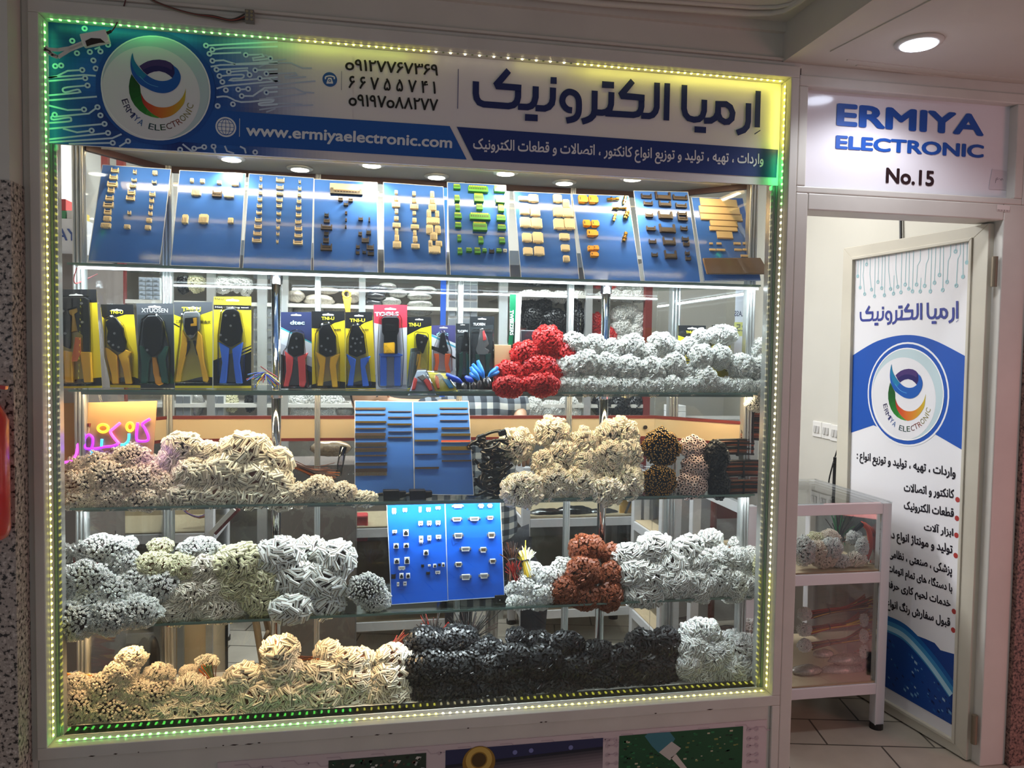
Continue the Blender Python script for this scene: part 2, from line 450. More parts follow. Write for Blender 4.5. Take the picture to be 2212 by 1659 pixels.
# facade wall over the window, granite and plaster at the left, granite at the right
mo = MB(); mo.span((-0.05, 0.0, 2.545), (2.325, 0.10, 2.672)); struct(mo.build('wall_front', PLASTER))
zg = at(20, 390, -0.09).z
mo = MB(); mo.span((-1.6, -0.09, zg), (-0.05, 0.12, 2.70)); wl = struct(mo.build('wall_left', PLASTER))
mo = MB(); mo.span((-1.6, -0.094, 0), (-0.046, 0.12, zg)); struct(mo.build('wall_left_granite', GRAN))
mo = MB(); mo.span((3.325, -0.03, 0), (4.6, 0.04, 2.11)); mo.span((3.325, 0.0, 2.11), (4.6, 0.06, 2.56), 1); struct(mo.build('wall_right_granite', [GRANR, PLASTER]))
mo = MB(); mo.span((3.32, 0.05, 0), (3.40, 2.5, 2.86)); struct(mo.build('wall_right', mat('wall_cream', (204, 201, 190), 0.7, var=0.03, vscale=2)))
mo = MB(); mo.span((-0.6, 2.42, 0), (3.4, 2.5, 2.86)); struct(mo.build('wall_back', mat('wall_grey', (200, 198, 192), 0.7)))
mo = MB(); mo.span((-0.6, 0.12, 0), (-0.52, 2.5, 2.86)); struct(mo.build('wall_left_inner', mat('wall_grey', (200, 198, 192))))
mo = MB(); mo.span((-0.02, 0.10, 2.52), (3.4, 0.16, 2.86)); struct(mo.build('wall_front_inner', mat('wall_grey', (200, 198, 192))))

# ------------------------------------------------------------------ the shop window
win = thing('window_1', None, None, (1.17, 0, 0.3)); struct(win)
W0, W1, WB, WT = 0.0, 2.352, 0.335, 2.492
fr = MB()
XR = W1 + .030
for nm, A_, B_ in (('window_frame', (-0.05, -0.005, 0.0), (-0.0285, 0.12, 2.5305)), ('window_frame', (W1 + 0.0305, -0.004, 0.0), (W1 + 0.046, 0.12, 2.5305)), ('window_frame', (-0.05, -0.005, 2.531), (W1 + 0.046, 0.12, 2.546)),
                   ('window_jamb', (-0.028, -0.018, WB), (W0, 0.12, WT)), ('window_jamb', (W1, -0.018, WB), (XR, 0.12, WT)), ('window_head', (-0.028, -0.018, WT), (XR, 0.12, 2.53)), ('window_sill', (-0.028, -0.018, 0.298), (XR, 0.12, WB)),
                   ('window_apron', (-0.028, -0.008, 0.0), (W1, 0.12, 0.2975)), ('window_apron', (W1 + .0005, -0.018, 0.0), (XR, 0.12, 0.2975))):
    fr = MB(); fr.span(A_, B_); fr.build(nm, WHITE, win, bevel=.0025)
# flaked paint along the sill
ch = MB(); chp = Pl((0, -0.0185, 0.3), (1, 0, 0), (0, 0, 1))
for x in (0.12, 0.2, 0.27, 0.45, 0.5, 0.53, 0.56, 0.62, 0.9, 0.95, 1.0, 1.28, 1.5, 1.52, 1.9, 2.1):
    x += rnd.uniform(-.02, .02); zz = rnd.uniform(0.0, 0.004); l = rnd.uniform(0.004, 0.03)
    ch.poly(chp, [(x, zz), (x + l * .4, zz + .0025), (x + l, zz + .001), (x + l * .6, zz - .0015)], 0.0004)
ch.build('paint_chip', mat('rust', (52, 34, 26), 0.9), win)
pn = MB(); pn.span((W0, 0.052, WB), (W1, 0.057, 2.14)); pn.build('pane', GLASS, win)
ge = MB(); ge.span((W0 + .001, 0.0515, WB), (W0 + 0.008, 0.0575, 2.14)); ge.span((W1 - .008, 0.0515, WB), (W1 - .001, 0.0575, 2.14)); ge.build('pane_edge', GEDGE, win)
# ------------------------------------------------------------------ led strips round the recess
D_Y = emit('diode_yellow', (255, 246, 96), 9.0); D_G = emit('diode_green', (130, 255, 110), 5.5); D_W = emit('diode_warm', (255, 240, 190), 7.0); D_O = mat('diode_off', (150, 160, 120), 0.4)
TAPE = mat('led_tape', (226, 226, 214), 0.5)
dm = {}
for k, m_ in (('s', emit('diode_green_strong', (110, 255, 100), 15.0)), ('y', D_Y), ('g', D_G), ('w', D_W), ('o', D_O)):
    x = MB(); x.box((0, 0, 0), (0.006, 0.006, 0.003)); me_o = x.build('diode', m_); dm[k] = me_o.data; bpy.data.objects.remove(me_o)
def led_strip(label, a, b, n, normal, cols):
    a, b, nn = V(a), V(b), V(normal)
    t = thing('led_strip', label, 'light strip', (a + b) / 2, 'colour changing light strips round the window')
    mb = MB(); mb.bar(a, b, 0.010, 0.0015, up=nn); mb.build('tape', TAPE, t)
    R = nn.to_track_quat('Z', 'Y')
    for i in range(n):
        o = bpy.data.objects.new('diode', dm[cols((i + .5) / n)]); COL.objects.link(o); o.parent = t
        o.location = a + (b - a) * ((i + .5) / n) + nn * 0.0022 - t.location; o.rotation_mode = 'QUATERNION'; o.rotation_quaternion = R
    return t
ym = 0.020
led_strip('light strip along the top edge of the window recess above the wide sign', (0.01, ym, WT - .001), (W1 - .01, ym, WT - .001), 100, (0, 0, -1),
          lambda t: 'g' if t < .30 else 'y' if t < .48 else ('o' if int(t * 100) % 2 else 'w') if t < .68 else 'y')
led_strip('light strip down the left edge of the window recess', (W0 + .001, ym, WB + .01), (W0 + .001, ym, WT - .01), 100, (1, 0, 0),
          lambda t: 'y' if t < .35 else 'w' if t < .5 else 'y' if t < .8 else 'g')
led_strip('light strip along the sill under the lowest bundles', (0.01, ym, WB + .001), (W1 - .01, ym, WB + .001), 100, (0, 0, 1),
          lambda t: 's' if t < .38 else 'y' if t < .5 else 'w' if t < .62 else 'y')
led_strip('light strip down the right edge of the window recess', (W1 - .001, ym, WB + .01), (W1 - .001, ym, WT - .01), 96, (-1, 0, 0),
          lambda t: 'y' if t < .2 else 'w' if t < .8 else 'g' if t < .88 else 'y')
GR, YG, YE = (0.05, 1.0, 0.22), (0.55, 1.0, 0.12), (1.0, 0.95, 0.12)
def edge_light(a, b, n, p, c): strip_light('led_strip_light', a, b, n, 0.006, p, c)
for x0, x1, p_, c_ in ((.02, .30, .034, GR), (.30, .60, .018, GR), (.60, .85, .014, YG), (.85, 1.05, .008, YG), (1.40, 1.65, .010, YE), (1.65, 1.95, .028, YE), (1.95, W1 - .02, .055, YE)):
    edge_light((x0, ym, WT - .006), (x1, ym, WT - .006), (0, 1, -.45), p_, c_)
edge_light((W0 + .006, ym, 2.13), (W0 + .006, ym, WT - .02), (.45, 1, 0), .045, GR)
edge_light((W1 - .006, ym, 2.26), (W1 - .006, ym, WT - .02), (-.45, 1, 0), .07, YE)
edge_light((W1 - .006, ym, 2.13), (W1 - .006, ym, 2.25), (-.45, 1, 0), .06, GR)

# ------------------------------------------------------------------ the display case behind the glass
CX = [(0.005, 0.06), (0.045, 0.20), (0.225, YB), (2.075, YB), (2.342, 0.20), (2.348, 0.06)]   # its plan
case = thing('display_case', 'tall window display case with aluminium corner posts and cream back rail', 'display case', (1.17, 0.3, Z0))
fl = MB()
def plan_prism(mb, pts, z0, z1, mi=0):
    mb.prism(Pl((0, 0, 0), (1, 0, 0), (0, 1, 0)), pts, z0, z1, mi)
plan_prism(fl, CX, Z0 - 0.03, Z0); fl.build('case_floor', mat('case_floor', (196, 196, 190), 0.4), case)
sf = MB(); plan_prism(sf, CX, 2.178, 2.20); sf.build('soffit', mat('soffit', (150, 146, 140), 0.5), case)
tr = MB()
for a, b in zip(CX[1:4], CX[2:5]): tr.bar((*a, 2.168), (*b, 2.168), 0.02, 0.020)
tr.build('soffit_trim', mat('trim_dark', (62, 30, 28), .5), case)
def profile(px, Y, z0=Z0, z1=2.178, wd=0.030, x=None):
    """fluted aluminium corner post"""
    X = at(px, 800, Y).x if x is None else x
    mb = MB(); mb.span((X - wd / 2, Y - .014, z0), (X + wd / 2, Y + .014, z1))
    for k in (-1, 0, 1): mb.cyl((X + k * wd / 3, Y - .015, z0), (X + k * wd / 3, Y - .015, z1), wd / 7, 8)
    mb.build('corner_post', ALU, case)
for x, Y, wd in ((0.030, 0.20, .034), (0.227, YB, .034), (2.150, YB, .04), (2.333, 0.20, .034), (0.75, YB, .02), (1.28, YB, .02), (1.715, YB, .022), (2.338, 0.075, .018), (0.012, 0.075, .012)):
    profile(0, Y, wd=wd, x=x)
rb = MB()
for a, b in zip(CX[1:4], CX[2:5]): rb.bar((*a, 1.242), (*b, 1.242), 0.018, 0.072)
rb.build('back_rail', CREAM, case)
rt = MB()
for a, b in zip(CX[1:4], CX[2:5]):
    rt.bar((a[0], a[1] - .001, 1.2835), (b[0], b[1] - .001, 1.2835), 0.022, 0.011); rt.bar((a[0], a[1] - .001, 1.201), (b[0], b[1] - .001, 1.201), 0.022, 0.011)
rt.build('rail_trim', MAROON, case)
bg = MB()
for a, b in zip(CX[1:4], CX[2:5]):
    bg.bar((*a, 1.73), (*b, 1.73), 0.004, 0.88); bg.bar((*a, 0.77), (*b, 0.77), 0.004, 0.85)
bg.build('back_glass', clear('back_glass', (0.93, 0.95, 0.95), 0.05), case)
kn = MB()
for px_, py_, Y in ((1391, 922, YB), (1427, 924, 0.44)):
    p = at(px_, py_, Y); kn.cyl(p + V((0, -.012, 0)), p + V((0, -.020, 0)), 0.008, 12)
kn.build('rail_lock', mat('lock_dark', (60, 50, 44), 0.3, 0.5), case)
# chrome poles
for px_, lb in ((597, 'chrome pole behind the pliers and the dark red cutter pack, left one'), (1308, 'chrome pole rising behind the white bundles, right one')):
    X = at(px_, 700, 0.30).x
    t = thing('chrome_pole', lb, 'pole', (X, 0.30, Z0))
    m_ = MB(); m_.cyl((X, .30, Z0), (X, .30, Z1 - .007), 0.0165, 24); m_.build('tube', CHROME, t, smooth=True)
    m_ = MB()
    for z in (Z1, Z2, Z3, Z4): m_.cyl((X, .30, z - .035), (X, .30, z - .006), 0.021, 20)
    m_.build('shelf_clamp', CHROME, t)
# glass shelves
SH = (('upper glass shelf holding the row of blue sample boards', Z1, [(0.02, YS), (0.04, 0.2), (0.22, .455), (2.07, .455), (2.335, 0.2), (2.335, YS)]),
      ('glass shelf carrying the packed pliers and the red bundles', Z2, [(0.02, YS), (0.04, 0.2), (0.22, .455), (2.07, .455), (2.335, 0.2), (2.335, YS)]),
      ('glass shelf carrying the neon sign board and the cream bundles', Z3, [(0.02, YS), (0.04, 0.2), (0.22, .455), (2.07, .455), (2.335, 0.2), (2.335, YS)]),
      ('lowest glass shelf carrying the brown bundles', Z4, [(0.02, YS), (0.04, 0.2), (0.22, .455), (2.07, .455), (2.335, 0.2), (2.335, YS)]))
for lb, z, pl_ in SH:
    t = thing('glass_shelf', lb, 'shelf', (1.17, 0.3, z - 0.006), 'glass shelves of the display case')
    m_ = MB(); plan_prism(m_, pl_, z - 0.006, z); m_.build('sheet', clear('shelf_glass', (0.86, 0.93, 0.90), 0.06), t)
    m_ = MB(); m_.span((0.02, YS - .0006, z - 0.0065), (2.335, YS + .0005, z + .0002)); m_.build('front_edge', GEDGE, t)
# light tubes under the shelves
TW = emit('tube_white', (235, 245, 255), 5.0); TY = emit('tube_warm', (255, 214, 140), 4.0)
def tube_light(label, x0, x1, Y, z, m_, mh):
    t = thing('led_tube', label, 'light tube', ((x0 + x1) / 2, Y, z), 'light tubes under the shelves')
    a = MB(); a.span((x0, Y - .004, z + .002), (x1, Y + .012, z + .006)); a.build('housing', ALU, t)
    if mh < .005: b = MB(); b.span((x0, Y - .008, z - mh - .001), (x1, Y - .006, z + .006)); b.build('front_lip', mat('lip_grey', (120, 132, 128), .4, .3), t)
    a = MB(); a.span((x0 + .004, Y - .0045, z - mh), (x1 - .004, Y + .0045, z + .002)); a.build('diffuser', m_, t)
tube_light('cold white light tube under the shelf of blue boards', 0.05, 2.33, YS + .004, Z1 - .012, TW, .006)
tube_light('warm light tube under the shelf of pliers', 0.05, 2.33, YS + .030, Z2 - .0125, TY, .003)
tube_light('cold light tube under the shelf with the neon sign', 0.05, 2.33, YS + .030, Z3 - .0125, TW, .003)
tube_light('warm light tube at the left under the lowest glass shelf', 0.05, 1.02, YS + .030, Z4 - .0125, TY, .003)
tube_light('cold light tube at the right under the lowest glass shelf', 1.07, 2.33, YS + .030, Z4 - .0125, TW, .003)
m_ = MB(); p = at(166, 578, .125); m_.tube(cat([p, at(160, 600, .12), at(163, 612, .13), at(180, 606, .2), at(210, 592, .3)], 5), 0.002, 6)
tag(m_.build('tube_cable', mat('cable_red', (150, 60, 60), 0.5), origin=p), 'short red grey cable hanging off the left end of the white light tube', 'cable')
# downlights in the soffit
LENS = emit('downlight_lens', (255, 244, 225), 9.0)
DL = [(500, 341, .12), (648, 363, .30), (803, 354, .12), (943, 380, .30), (1092, 372, .12), (1219, 393, .30), (1366, 384, .12)]
dlab = ['near the round logo', 'over the third blue board', 'under the phone numbers', 'over the board of cream housings', 'under the thin line beside the phone numbers', 'over the board of large white housings', 'under the right half of the sign']
for (px_, py_, Y), lb in zip(DL, dlab):
    p = atz(px_, py_, 2.178)
    t = thing('case_downlight', 'small lit downlight in the display case soffit ' + lb, 'downlight', p, 'downlights in the display case soffit')
    a = MB(); a.tube([p + V((0, 0, 0)), p + V((0, 0, -.004)), p + V((0, 0, -.007))], [0.046, 0.045, 0.036], 28); a.build('ring', ALU, t, smooth=True)
    a = MB(); a.cyl(p + V((0, 0, -.004)), p + V((0, 0, -.0085)), 0.031, 24); a.build('lens', LENS, t)
    spot('downlight_beam', p + V((0, 0, -.012)), p + V((0, -.02, -1)), 12, (1.0, 0.84, 0.62), math.radians(125), 0.03, 0.6)
# big downlight in the soffit by the door
p = atz(1985, 90, 2.545)
t = thing('ceiling_downlight', 'bright round downlight in the lowered ceiling over the door', 'ceiling light', p)
a = MB(); a.tube([p, p + V((0, 0, -.006)), p + V((0, 0, -.010))], [0.072, 0.071, 0.058], 36); a.build('ring', WHITE, t, smooth=True)
a = MB(); a.cyl(p + V((0, 0, -.006)), p + V((0, 0, -.0125)), 0.054, 32); a.build('lens', emit('downlight_cold', (225, 235, 255), 14), t)
spot('downlight_beam', p + V((0, 0, -.02)), p + V((0, 0, -1)), 20, (0.9, 0.94, 1.0), math.radians(140), 0.05, 0.5)
# warm light strip behind the lower edge of the sign, seen mirrored in the boards
tube_light('warm light tube behind the lower edge of the sign', 0.08, 2.28, 0.075, 2.165, TY, .004)

# ------------------------------------------------------------------ wires on the frame
tb = at(541, 40, -0.016)
t = thing('terminal_block', 'grey screw terminal block with loose wires on top of the window frame', 'terminal block', tb)
a = MB(); a.box(tb + V((0, -.012, 0)), (0.026, 0.02, 0.036)); a.build('body', mat('terminal_grey', (120, 118, 112), 0.5), t, bevel=.001)
a = MB()
for i in range(2):
    for k in range(3):
        q = tb + V(((i - .5) * .013, -.022, (k - 1) * .011)); a.cyl(q, q + V((0, -.002, 0)), 0.0042, 10)
a.build('screw', mat('screw_brass', (170, 160, 130), 0.4, 0.7), t)
for k, (cl, dz) in enumerate((((70, 60, 54), .010), ((150, 70, 56), 0), ((54, 46, 40), -.008), ((120, 112, 100), -.014))):
    a = MB(); a.tube(cat([tb + V((-.013, -.012, dz * .8)), at(500, 42 + k * 2, -.028), at(460, 34 + k * 2, -.03), at(420, 30 + k, -.032), at(375, 18 + k, -.032), at(330, 0 + k, -.03), at(300, -22, -.03)], 5), .0022, 6)
    a.build('wire', mat('wire_%d' % k, cl, 0.6), t)
# controller box of the strip with its tape and cord
pb = at(206, 84, 0.018)
t = thing('led_controller', 'white light strip controller box taped on the corner of the wide sign', 'controller', pb)
a = MB(); a.box(pb, (0.074, 0.022, 0.036), Matrix.Rotation(math.radians(-16), 3, 'Y')); a.build('case', mat('white_plastic', (228, 226, 220), 0.4), t, bevel=.003)
a = MB(); pc = Pl(pb + V((0, -.0112, 0)), (1, 0, 0), (0, 0, 1)); zc = Z(40, 0, 3.95)
a.poly(pc, pc.hits(zc([(570, 350), (620, 325), (700, 330), (742, 365), (690, 368), (620, 385), (585, 398)])), 0.001); a.build('cover_patch', mat('dark_brown', (40, 28, 24), 0.5), t)
a = MB(); a.tube(cat([at(228, 72, .012), at(240, 68, .012), at(250, 55, .01), at(262, 28, .0), at(270, 5, -.01), at(278, -25, -.02)], 6), .0018, 6); a.build('cord', mat('cord_dark_red', (90, 40, 44), 0.5), t)
a = MB(); a.cyl(at(226, 74, .014), at(240, 67, .012), .0045, 10); a.build('cord_plug', BLACK, t)
TP = mat('white_tape', (214, 212, 206), 0.5)
for ps in ([(180, 92), (150, 104), (125, 108), (95, 106)], [(180, 96), (150, 108), (125, 124), (95, 106)], [(125, 124), (110, 118), (98, 100)]):
    a = MB(); P_ = [at(x, y, .012) for x, y in ps]
    for q, r_ in zip(P_, P_[1:]): a.bar(q, r_, .002, .010, up=(0, 0, 1))
    a.build('tape_piece', TP, t)

# ------------------------------------------------------------------ fire extinguisher at the left
pe = at(2, 1000, -0.20)
t = thing('fire_extinguisher', 'red fire extinguisher cut by the left edge against the granite', 'fire extinguisher', (pe.x - .05, -0.20, at(10, 1170, -.2).z))
zb, zt = at(10, 1170, -.2).z, at(5, 860, -.2).z; ex = at(17, 1000, -.2).x - 0.075
prof = [(0, .05), (.012, .070), (.03, .075), (zt - zb - .06, .075), (zt - zb - .02, .055), (zt - zb, .03)]
a = MB(); a.tube([V((ex, -.20, zb + h)) for h, r_ in prof], [r_ for h, r_ in prof], 32); a.build('cylinder', mat('fire_red', (196, 38, 34), 0.25, coat=0.6), t, smooth=True)
a = MB(); a.cyl((ex, -.20, zt), (ex, -.20, zt + .05), .018, 16); a.build('valve', mat('brass', (170, 140, 70), 0.3, .9), t)
a = MB(); a.bar((ex, -.2, zt + .04), (ex + .075, -.2, zt + .028), .018, .010); a.build('handle', mat('fire_red', (196, 38, 34)), t)
# ================================================================== the wide sign over the window
NAVY = srgb(20, 48, 118); BLUE = srgb(16, 84, 168); INK = srgb(18, 36, 96)
z1, z2 = Z(40, 0, 3.95), Z(560, 60, 3.95)
z3 = Z(980, 100, 3.072); zA, zB = Z(1000, 130, 6.506), Z(1320, 140, 6.506)
SP = Pl((0, 0.049, 2.138), (1, 0, 0), (0, 0, 1))
sign = thing('shop_sign', 'wide printed shop sign with round logo across the top of the window', 'sign', (1.17, 0.05, 2.138))
a = MB(); a.span((0.001, 0.05, 2.138), (W1 - .001, 0.058, 2.491)); a.build('panel', mat('sign_white', (226, 222, 222), 0.4), sign)
# printed circuit picture fading into white
def mixc(a_, b_, t): return tuple(x + (y - x) * t for x, y in zip(a_, b_))
A0 = SP.hit(103, 42)[0]; art = MB(); NX, NY = 70, 22
def piccol(u, v):
    """u metres from the left, v 0..1 upward"""
    t = min(1, max(0, (u - 0.50 + 0.12 * (v - .3)) / 0.36)); t = t * t * (3 - 2 * t)
    k = .5 + .5 * math.sin(u * 21 + v * 4) * math.cos(v * 7 - u * 9)
    return mixc(mixc(srgb(12, 46, 122), srgb(40, 112, 200), k * .9), srgb(226, 222, 222), t)
for i in range(NX):
    for j in range(NY):
        u0, u1 = .002 + i * .88 / NX, .002 + (i + 1) * .88 / NX; v0, v1 = j * .353 / NY, (j + 1) * .353 / NY
        art.poly(SP, [(u0, v0), (u1, v0), (u1, v1), (u0, v1)], .0004, piccol((u0 + u1) / 2, (v0 + v1) / .706))
art.build('circuit_picture', PR, sign)
tr_ = MB(); LT = srgb(206, 222, 240)
def trace(pts, zz, w_=.0052, col=LT, pad=''):
    p = SP.hits(zz(cat(pts, 3) if len(pts) > 6 else pts)); tr_.stroke(SP, p, w_, .0009, col)
    for q, k in ((p[0], 's'), (p[-1], 'e')):
        if k in pad: tr_.ring(SP, q, .0035, .0085, .0011, col, 14); tr_.ring(SP, q, 0, .0035, .0012, srgb(24, 60, 130), 10)
for pts, pad in (([(255,665),(330,650),(420,605),(545,598)],'e'), ([(255,662),(560,640),(660,648)],''), ([(255,692),(570,668)],'e'),
    ([(590,730),(420,745),(378,762),(400,788),(500,765),(522,776),(505,792),(255,815)],'s'), ([(255,857),(670,825)],''), ([(255,900),(420,940),(560,935)],'e'),
    ([(255,1050),(430,1037),(450,1020),(430,1003),(300,1022),(280,1000),(310,980)],'e'), ([(310,997),(600,970),(675,915)],'e'), ([(255,1100),(735,1058)],'e'),
    ([(380,1098),(500,1130),(625,1115)],'e'), ([(255,1190),(765,1135)],'e'), ([(255,1215),(800,1180),(880,1145)],''), ([(430,1228),(690,1222),(805,1220)],'e'), ([(860,1252),(935,1205)],'e'),
    ([(650,420),(690,405),(700,440)],'e'), ([(1600,390),(2212,356)],'s'), ([(1655,425),(1750,412),(2212,398)],'s'), ([(1630,460),(1900,450)],'s'), ([(1655,520),(1750,515),(1850,547),(2212,528)],'s'),
    ([(1640,570),(1720,556),(2212,543)],''), ([(1690,595),(1960,582)],'s'), ([(1795,615),(1950,602),(1972,640)],'se'), ([(1715,650),(1900,637),(1922,654),(1900,670),(1828,672),(1835,690),(2212,660)],'s'),
    ([(1940,470),(2080,466),(2092,484),(2000,496),(2005,516),(2150,500)],'se'), ([(1690,757),(1760,735),(2212,692)],''), ([(1875,765),(1960,760)],'se'), ([(1690,830),(1780,825),(1900,872),(2150,852),(2160,872),(2060,880),(2070,900),(2212,890)],''),
    ([(1905,820),(2000,820),(2100,750),(2212,742)],'s'), ([(2115,790),(2212,782)],'s'), ([(2060,670),(2130,670),(2212,700)],'s'), ([(2020,600),(2212,592)],'s'), ([(2115,630),(2212,625)],'s'),
    ([(1500,1268),(1585,1255)],'se'), ([(1665,1250),(1680,1310)],'s'), ([(1760,1245),(1780,1290),(1840,1310)],''), ([(1890,1250),(1930,1270),(1940,1310)],''), ([(1400,1230),(1490,1300)],'')):
    trace(pts, z1, pad=pad)
for q in ((500,455),(640,517),(610,445),(660,585),(700,985),(365,560),(315,565),(765,383),(1740,700),(1770,770),(1830,890),(1700,905),(1380,1277),(2020,1300),(565,245),(460,350)): trace([q, (q[0] + 1, q[1])], z1, .001, pad='s')
FADE = srgb(178, 190, 214)
for pts in ([(0,240),(60,235),(100,265)], [(0,335),(80,300),(270,300),(370,345),(450,345)], [(60,395),(310,385),(322,404),(220,415),(226,431),(400,420)], [(0,435),(100,432),(180,458)], [(0,497),(480,455)],
            [(0,547),(80,520),(300,514),(380,550),(470,556)], [(60,600),(400,562)], [(0,612),(110,604),(120,625),(20,640),(24,656),(210,645),(370,655)], [(0,700),(200,670),(460,660)], [(60,720),(140,690)], [(0,290),(230,270)]):
    trace(pts, z2, .0045, FADE)
tr_.build('circuit_trace', PR, sign)
# blue bands
a = MB(); a.poly(SP, SP.hits(z1([(1500, 928)]) + z2([(1625, 840), (1770, 1125)]) + z1([(1380, 1212)])), .0014, BLUE); a.build('web_band', PR, sign)
a = MB(); a.poly(SP, SP.hits(z3([(20, 535), (2152, 687), (2140, 872), (130, 757)])), .0014, NAVY); a.build('slogan_band', PR, sign)

# logo drawn in units of its white disc, reused on the door
_c = V(SP.hit(*z1([(1178, 755)])[0])); _r = (V(SP.hit(*z1([(705, 752)])[0])) - _c).length
zl = Z(260, 100, 8.733)
def ln(pts): return [tuple((V(p) - _c) / _r) for p in SP.hits(zl(pts))]
def l1(pts): return [tuple((V(p) - _c) / _r) for p in SP.hits(z1(pts))]
L_SW = cat(ln([(237,128),(262,250),(310,340),(365,410),(440,490),(510,550),(600,610),(700,650),(800,663),(900,650),(985,608)]), 3)
L_SWO = cat(ln([(1000,368),(1080,430),(1130,520),(1145,600),(1120,700),(1050,800),(950,865),(830,892),(700,880),(580,840),(450,770),(370,720),(300,640),(240,550),(205,430),(198,320),(210,220),(237,128)]), 3)
L_PU = ln([(365,380),(440,330),(520,290),(620,265),(740,257),(860,275),(950,315),(1010,370),(1035,440),(1030,530),(985,605),(930,555),(850,505),(740,475),(640,485),(560,515),(512,545),(440,480)])
L_PU2 = ln([(365,380),(440,330),(520,290),(620,265),(740,257),(860,275),(950,315),(985,350),(975,455),(880,405),(740,376),(640,376),(540,400),(440,450)])
L_GO = ln([(215,530),(180,650),(162,790),(180,930),(230,1060),(320,1180),(430,1270),(560,1330),(700,1360),(760,1355)])
L_GI = ln([(300,650),(380,750),(385,820),(390,880),(400,980),(430,1080),(500,1180),(560,1240),(640,1300),(760,1355)])
L_RI = cat(ln([(390,880),(440,980),(500,1050),(600,1110),(700,1150),(850,1160),(980,1130),(1090,1060),(1170,970),(1215,880),(1240,800)]), 3)
L_RO = cat(ln([(400,960),(430,1075),(500,1175),(620,1285),(750,1355),(800,1360),(920,1335),(1040,1270),(1150,1160),(1220,1040),(1241,802)]), 3)
L_TXT = [(c_, ln([p])[0]) for c_, p in zip('ERMIYAELECTRONIC', [(100,1050),(140,1162),(203,1258),(252,1322),(312,1368),(392,1440),(590,1520),(702,1538),(808,1532),(922,1512),(1012,1472),(1110,1425),(1182,1362),(1262,1285),(1300,1212),(1318,1132)])]
L_COL = [(40,30,70),(40,30,80),(36,34,90),(40,50,120),(50,70,140),(30,90,150),(20,60,70),(20,60,60),(40,70,50),(90,40,40),(120,50,44),(140,70,50),(120,110,60),(130,120,60),(140,130,60),(140,130,64)]
L_IC = l1([(1135, 798)])[0]; L_TC = V(l1([(1195, 790)])[0])
def draw_logo(parent, pl, c, r, h, ey=1.0):
    c = V(c)
    T = lambda pts: [(c.x + p[0] * r, c.y + p[1] * r * ey) for p in pts]
    d = MB(); d.ring(pl, (c.x, c.y), 0, r, h, srgb(184, 202, 206), 56); d.ring(pl, (c.x, c.y), r * .975, r, h + .0003, srgb(236, 236, 236), 56)
    d.ring(pl, T([L_IC])[0], 0, r * .895, h + .0003, srgb(222, 220, 222), 56); d.build('logo_disc', PR, parent)
    g = MB()
    def ribbon(A, B, cols, hh):
        n = max(len(A), len(B))
        def samp(P, t):
            x = t * (len(P) - 1); i = min(int(x), len(P) - 2); return lerp(P[i], P[i + 1], x - i)
        for k in range(n):
            t0, t1 = k / n, (k + 1) / n; tm = (t0 + t1) / 2 * (len(cols) - 1); i = min(int(tm), len(cols) - 2)
            g.poly(pl, T([samp(A, t0), samp(A, t1), samp(B, t1), samp(B, t0)]), hh, mixc(srgb(*cols[i]), srgb(*cols[i + 1]), tm - i))
    ribbon(L_GO, L_GI, [(10, 70, 20), (12, 88, 24), (30, 120, 36), (90, 170, 60)], h + .0006)
    ribbon(L_RI, L_RO, [(150, 30, 30), (196, 56, 36), (208, 100, 30), (206, 132, 34), (196, 160, 40), (190, 176, 50)], h + .0009)
    g.poly(pl, T(L_PU), h + .0009, srgb(34, 22, 92)); g.poly(pl, T(L_PU2), h + .0011, srgb(66, 42, 104))
    sw = L_SW + [l for l in ln([(1030, 520), (1025, 430), (1000, 370)])] + L_SWO[1:-1]
    g.poly(pl, T(sw), h + .0014, srgb(10, 84, 168))
    g.poly(pl, T(cat(ln([(237,128),(262,250),(310,340),(365,410),(440,490),(510,550)]), 3) + cat(ln([(420,640),(330,560),(270,470),(225,360),(210,240),(225,160)]), 3)), h + .0016, srgb(10, 118, 160))
    g.stroke(pl, T(cat(ln([(370,570),(470,670),(580,735),(720,775)]), 4)), r * .012, h + .0018, srgb(90, 160, 210))
    g.build('logo_mark', PR, parent)
    t_ = MB()
    for (ch, p), cl in zip(L_TXT, L_COL):
        d_ = V(p) - L_TC; d_.normalize(); yv = -d_; xv = V((-d_.y, d_.x))   # letters stand outward-down
        s_ = .115; wd = .028 if ch == 'I' else .13 if ch == 'M' else .095
        if ch == 'I': wd = .02
        o_ = V(p) - xv * (wd / 2) - yv * (s_ / 2)
        Q = lambda q: V((c.x + q.x * r, c.y + q.y * r * ey))
        o2 = Q(o_); text_ab(t_, pl, ch, o2, Q(o_ + xv * wd) - o2, Q(o_ + yv * s_) - o2, h + .001, srgb(*cl), 0.0)
    t_.build('logo_lettering', PR, parent)
dk = MB(); dk.ring(SP, (_c.x, _c.y), 0, _r * 1.085, .0020, srgb(14, 76, 158), 64); dk.build('logo_border', PR, sign)
draw_logo(sign, SP, _c, _r, .0024)
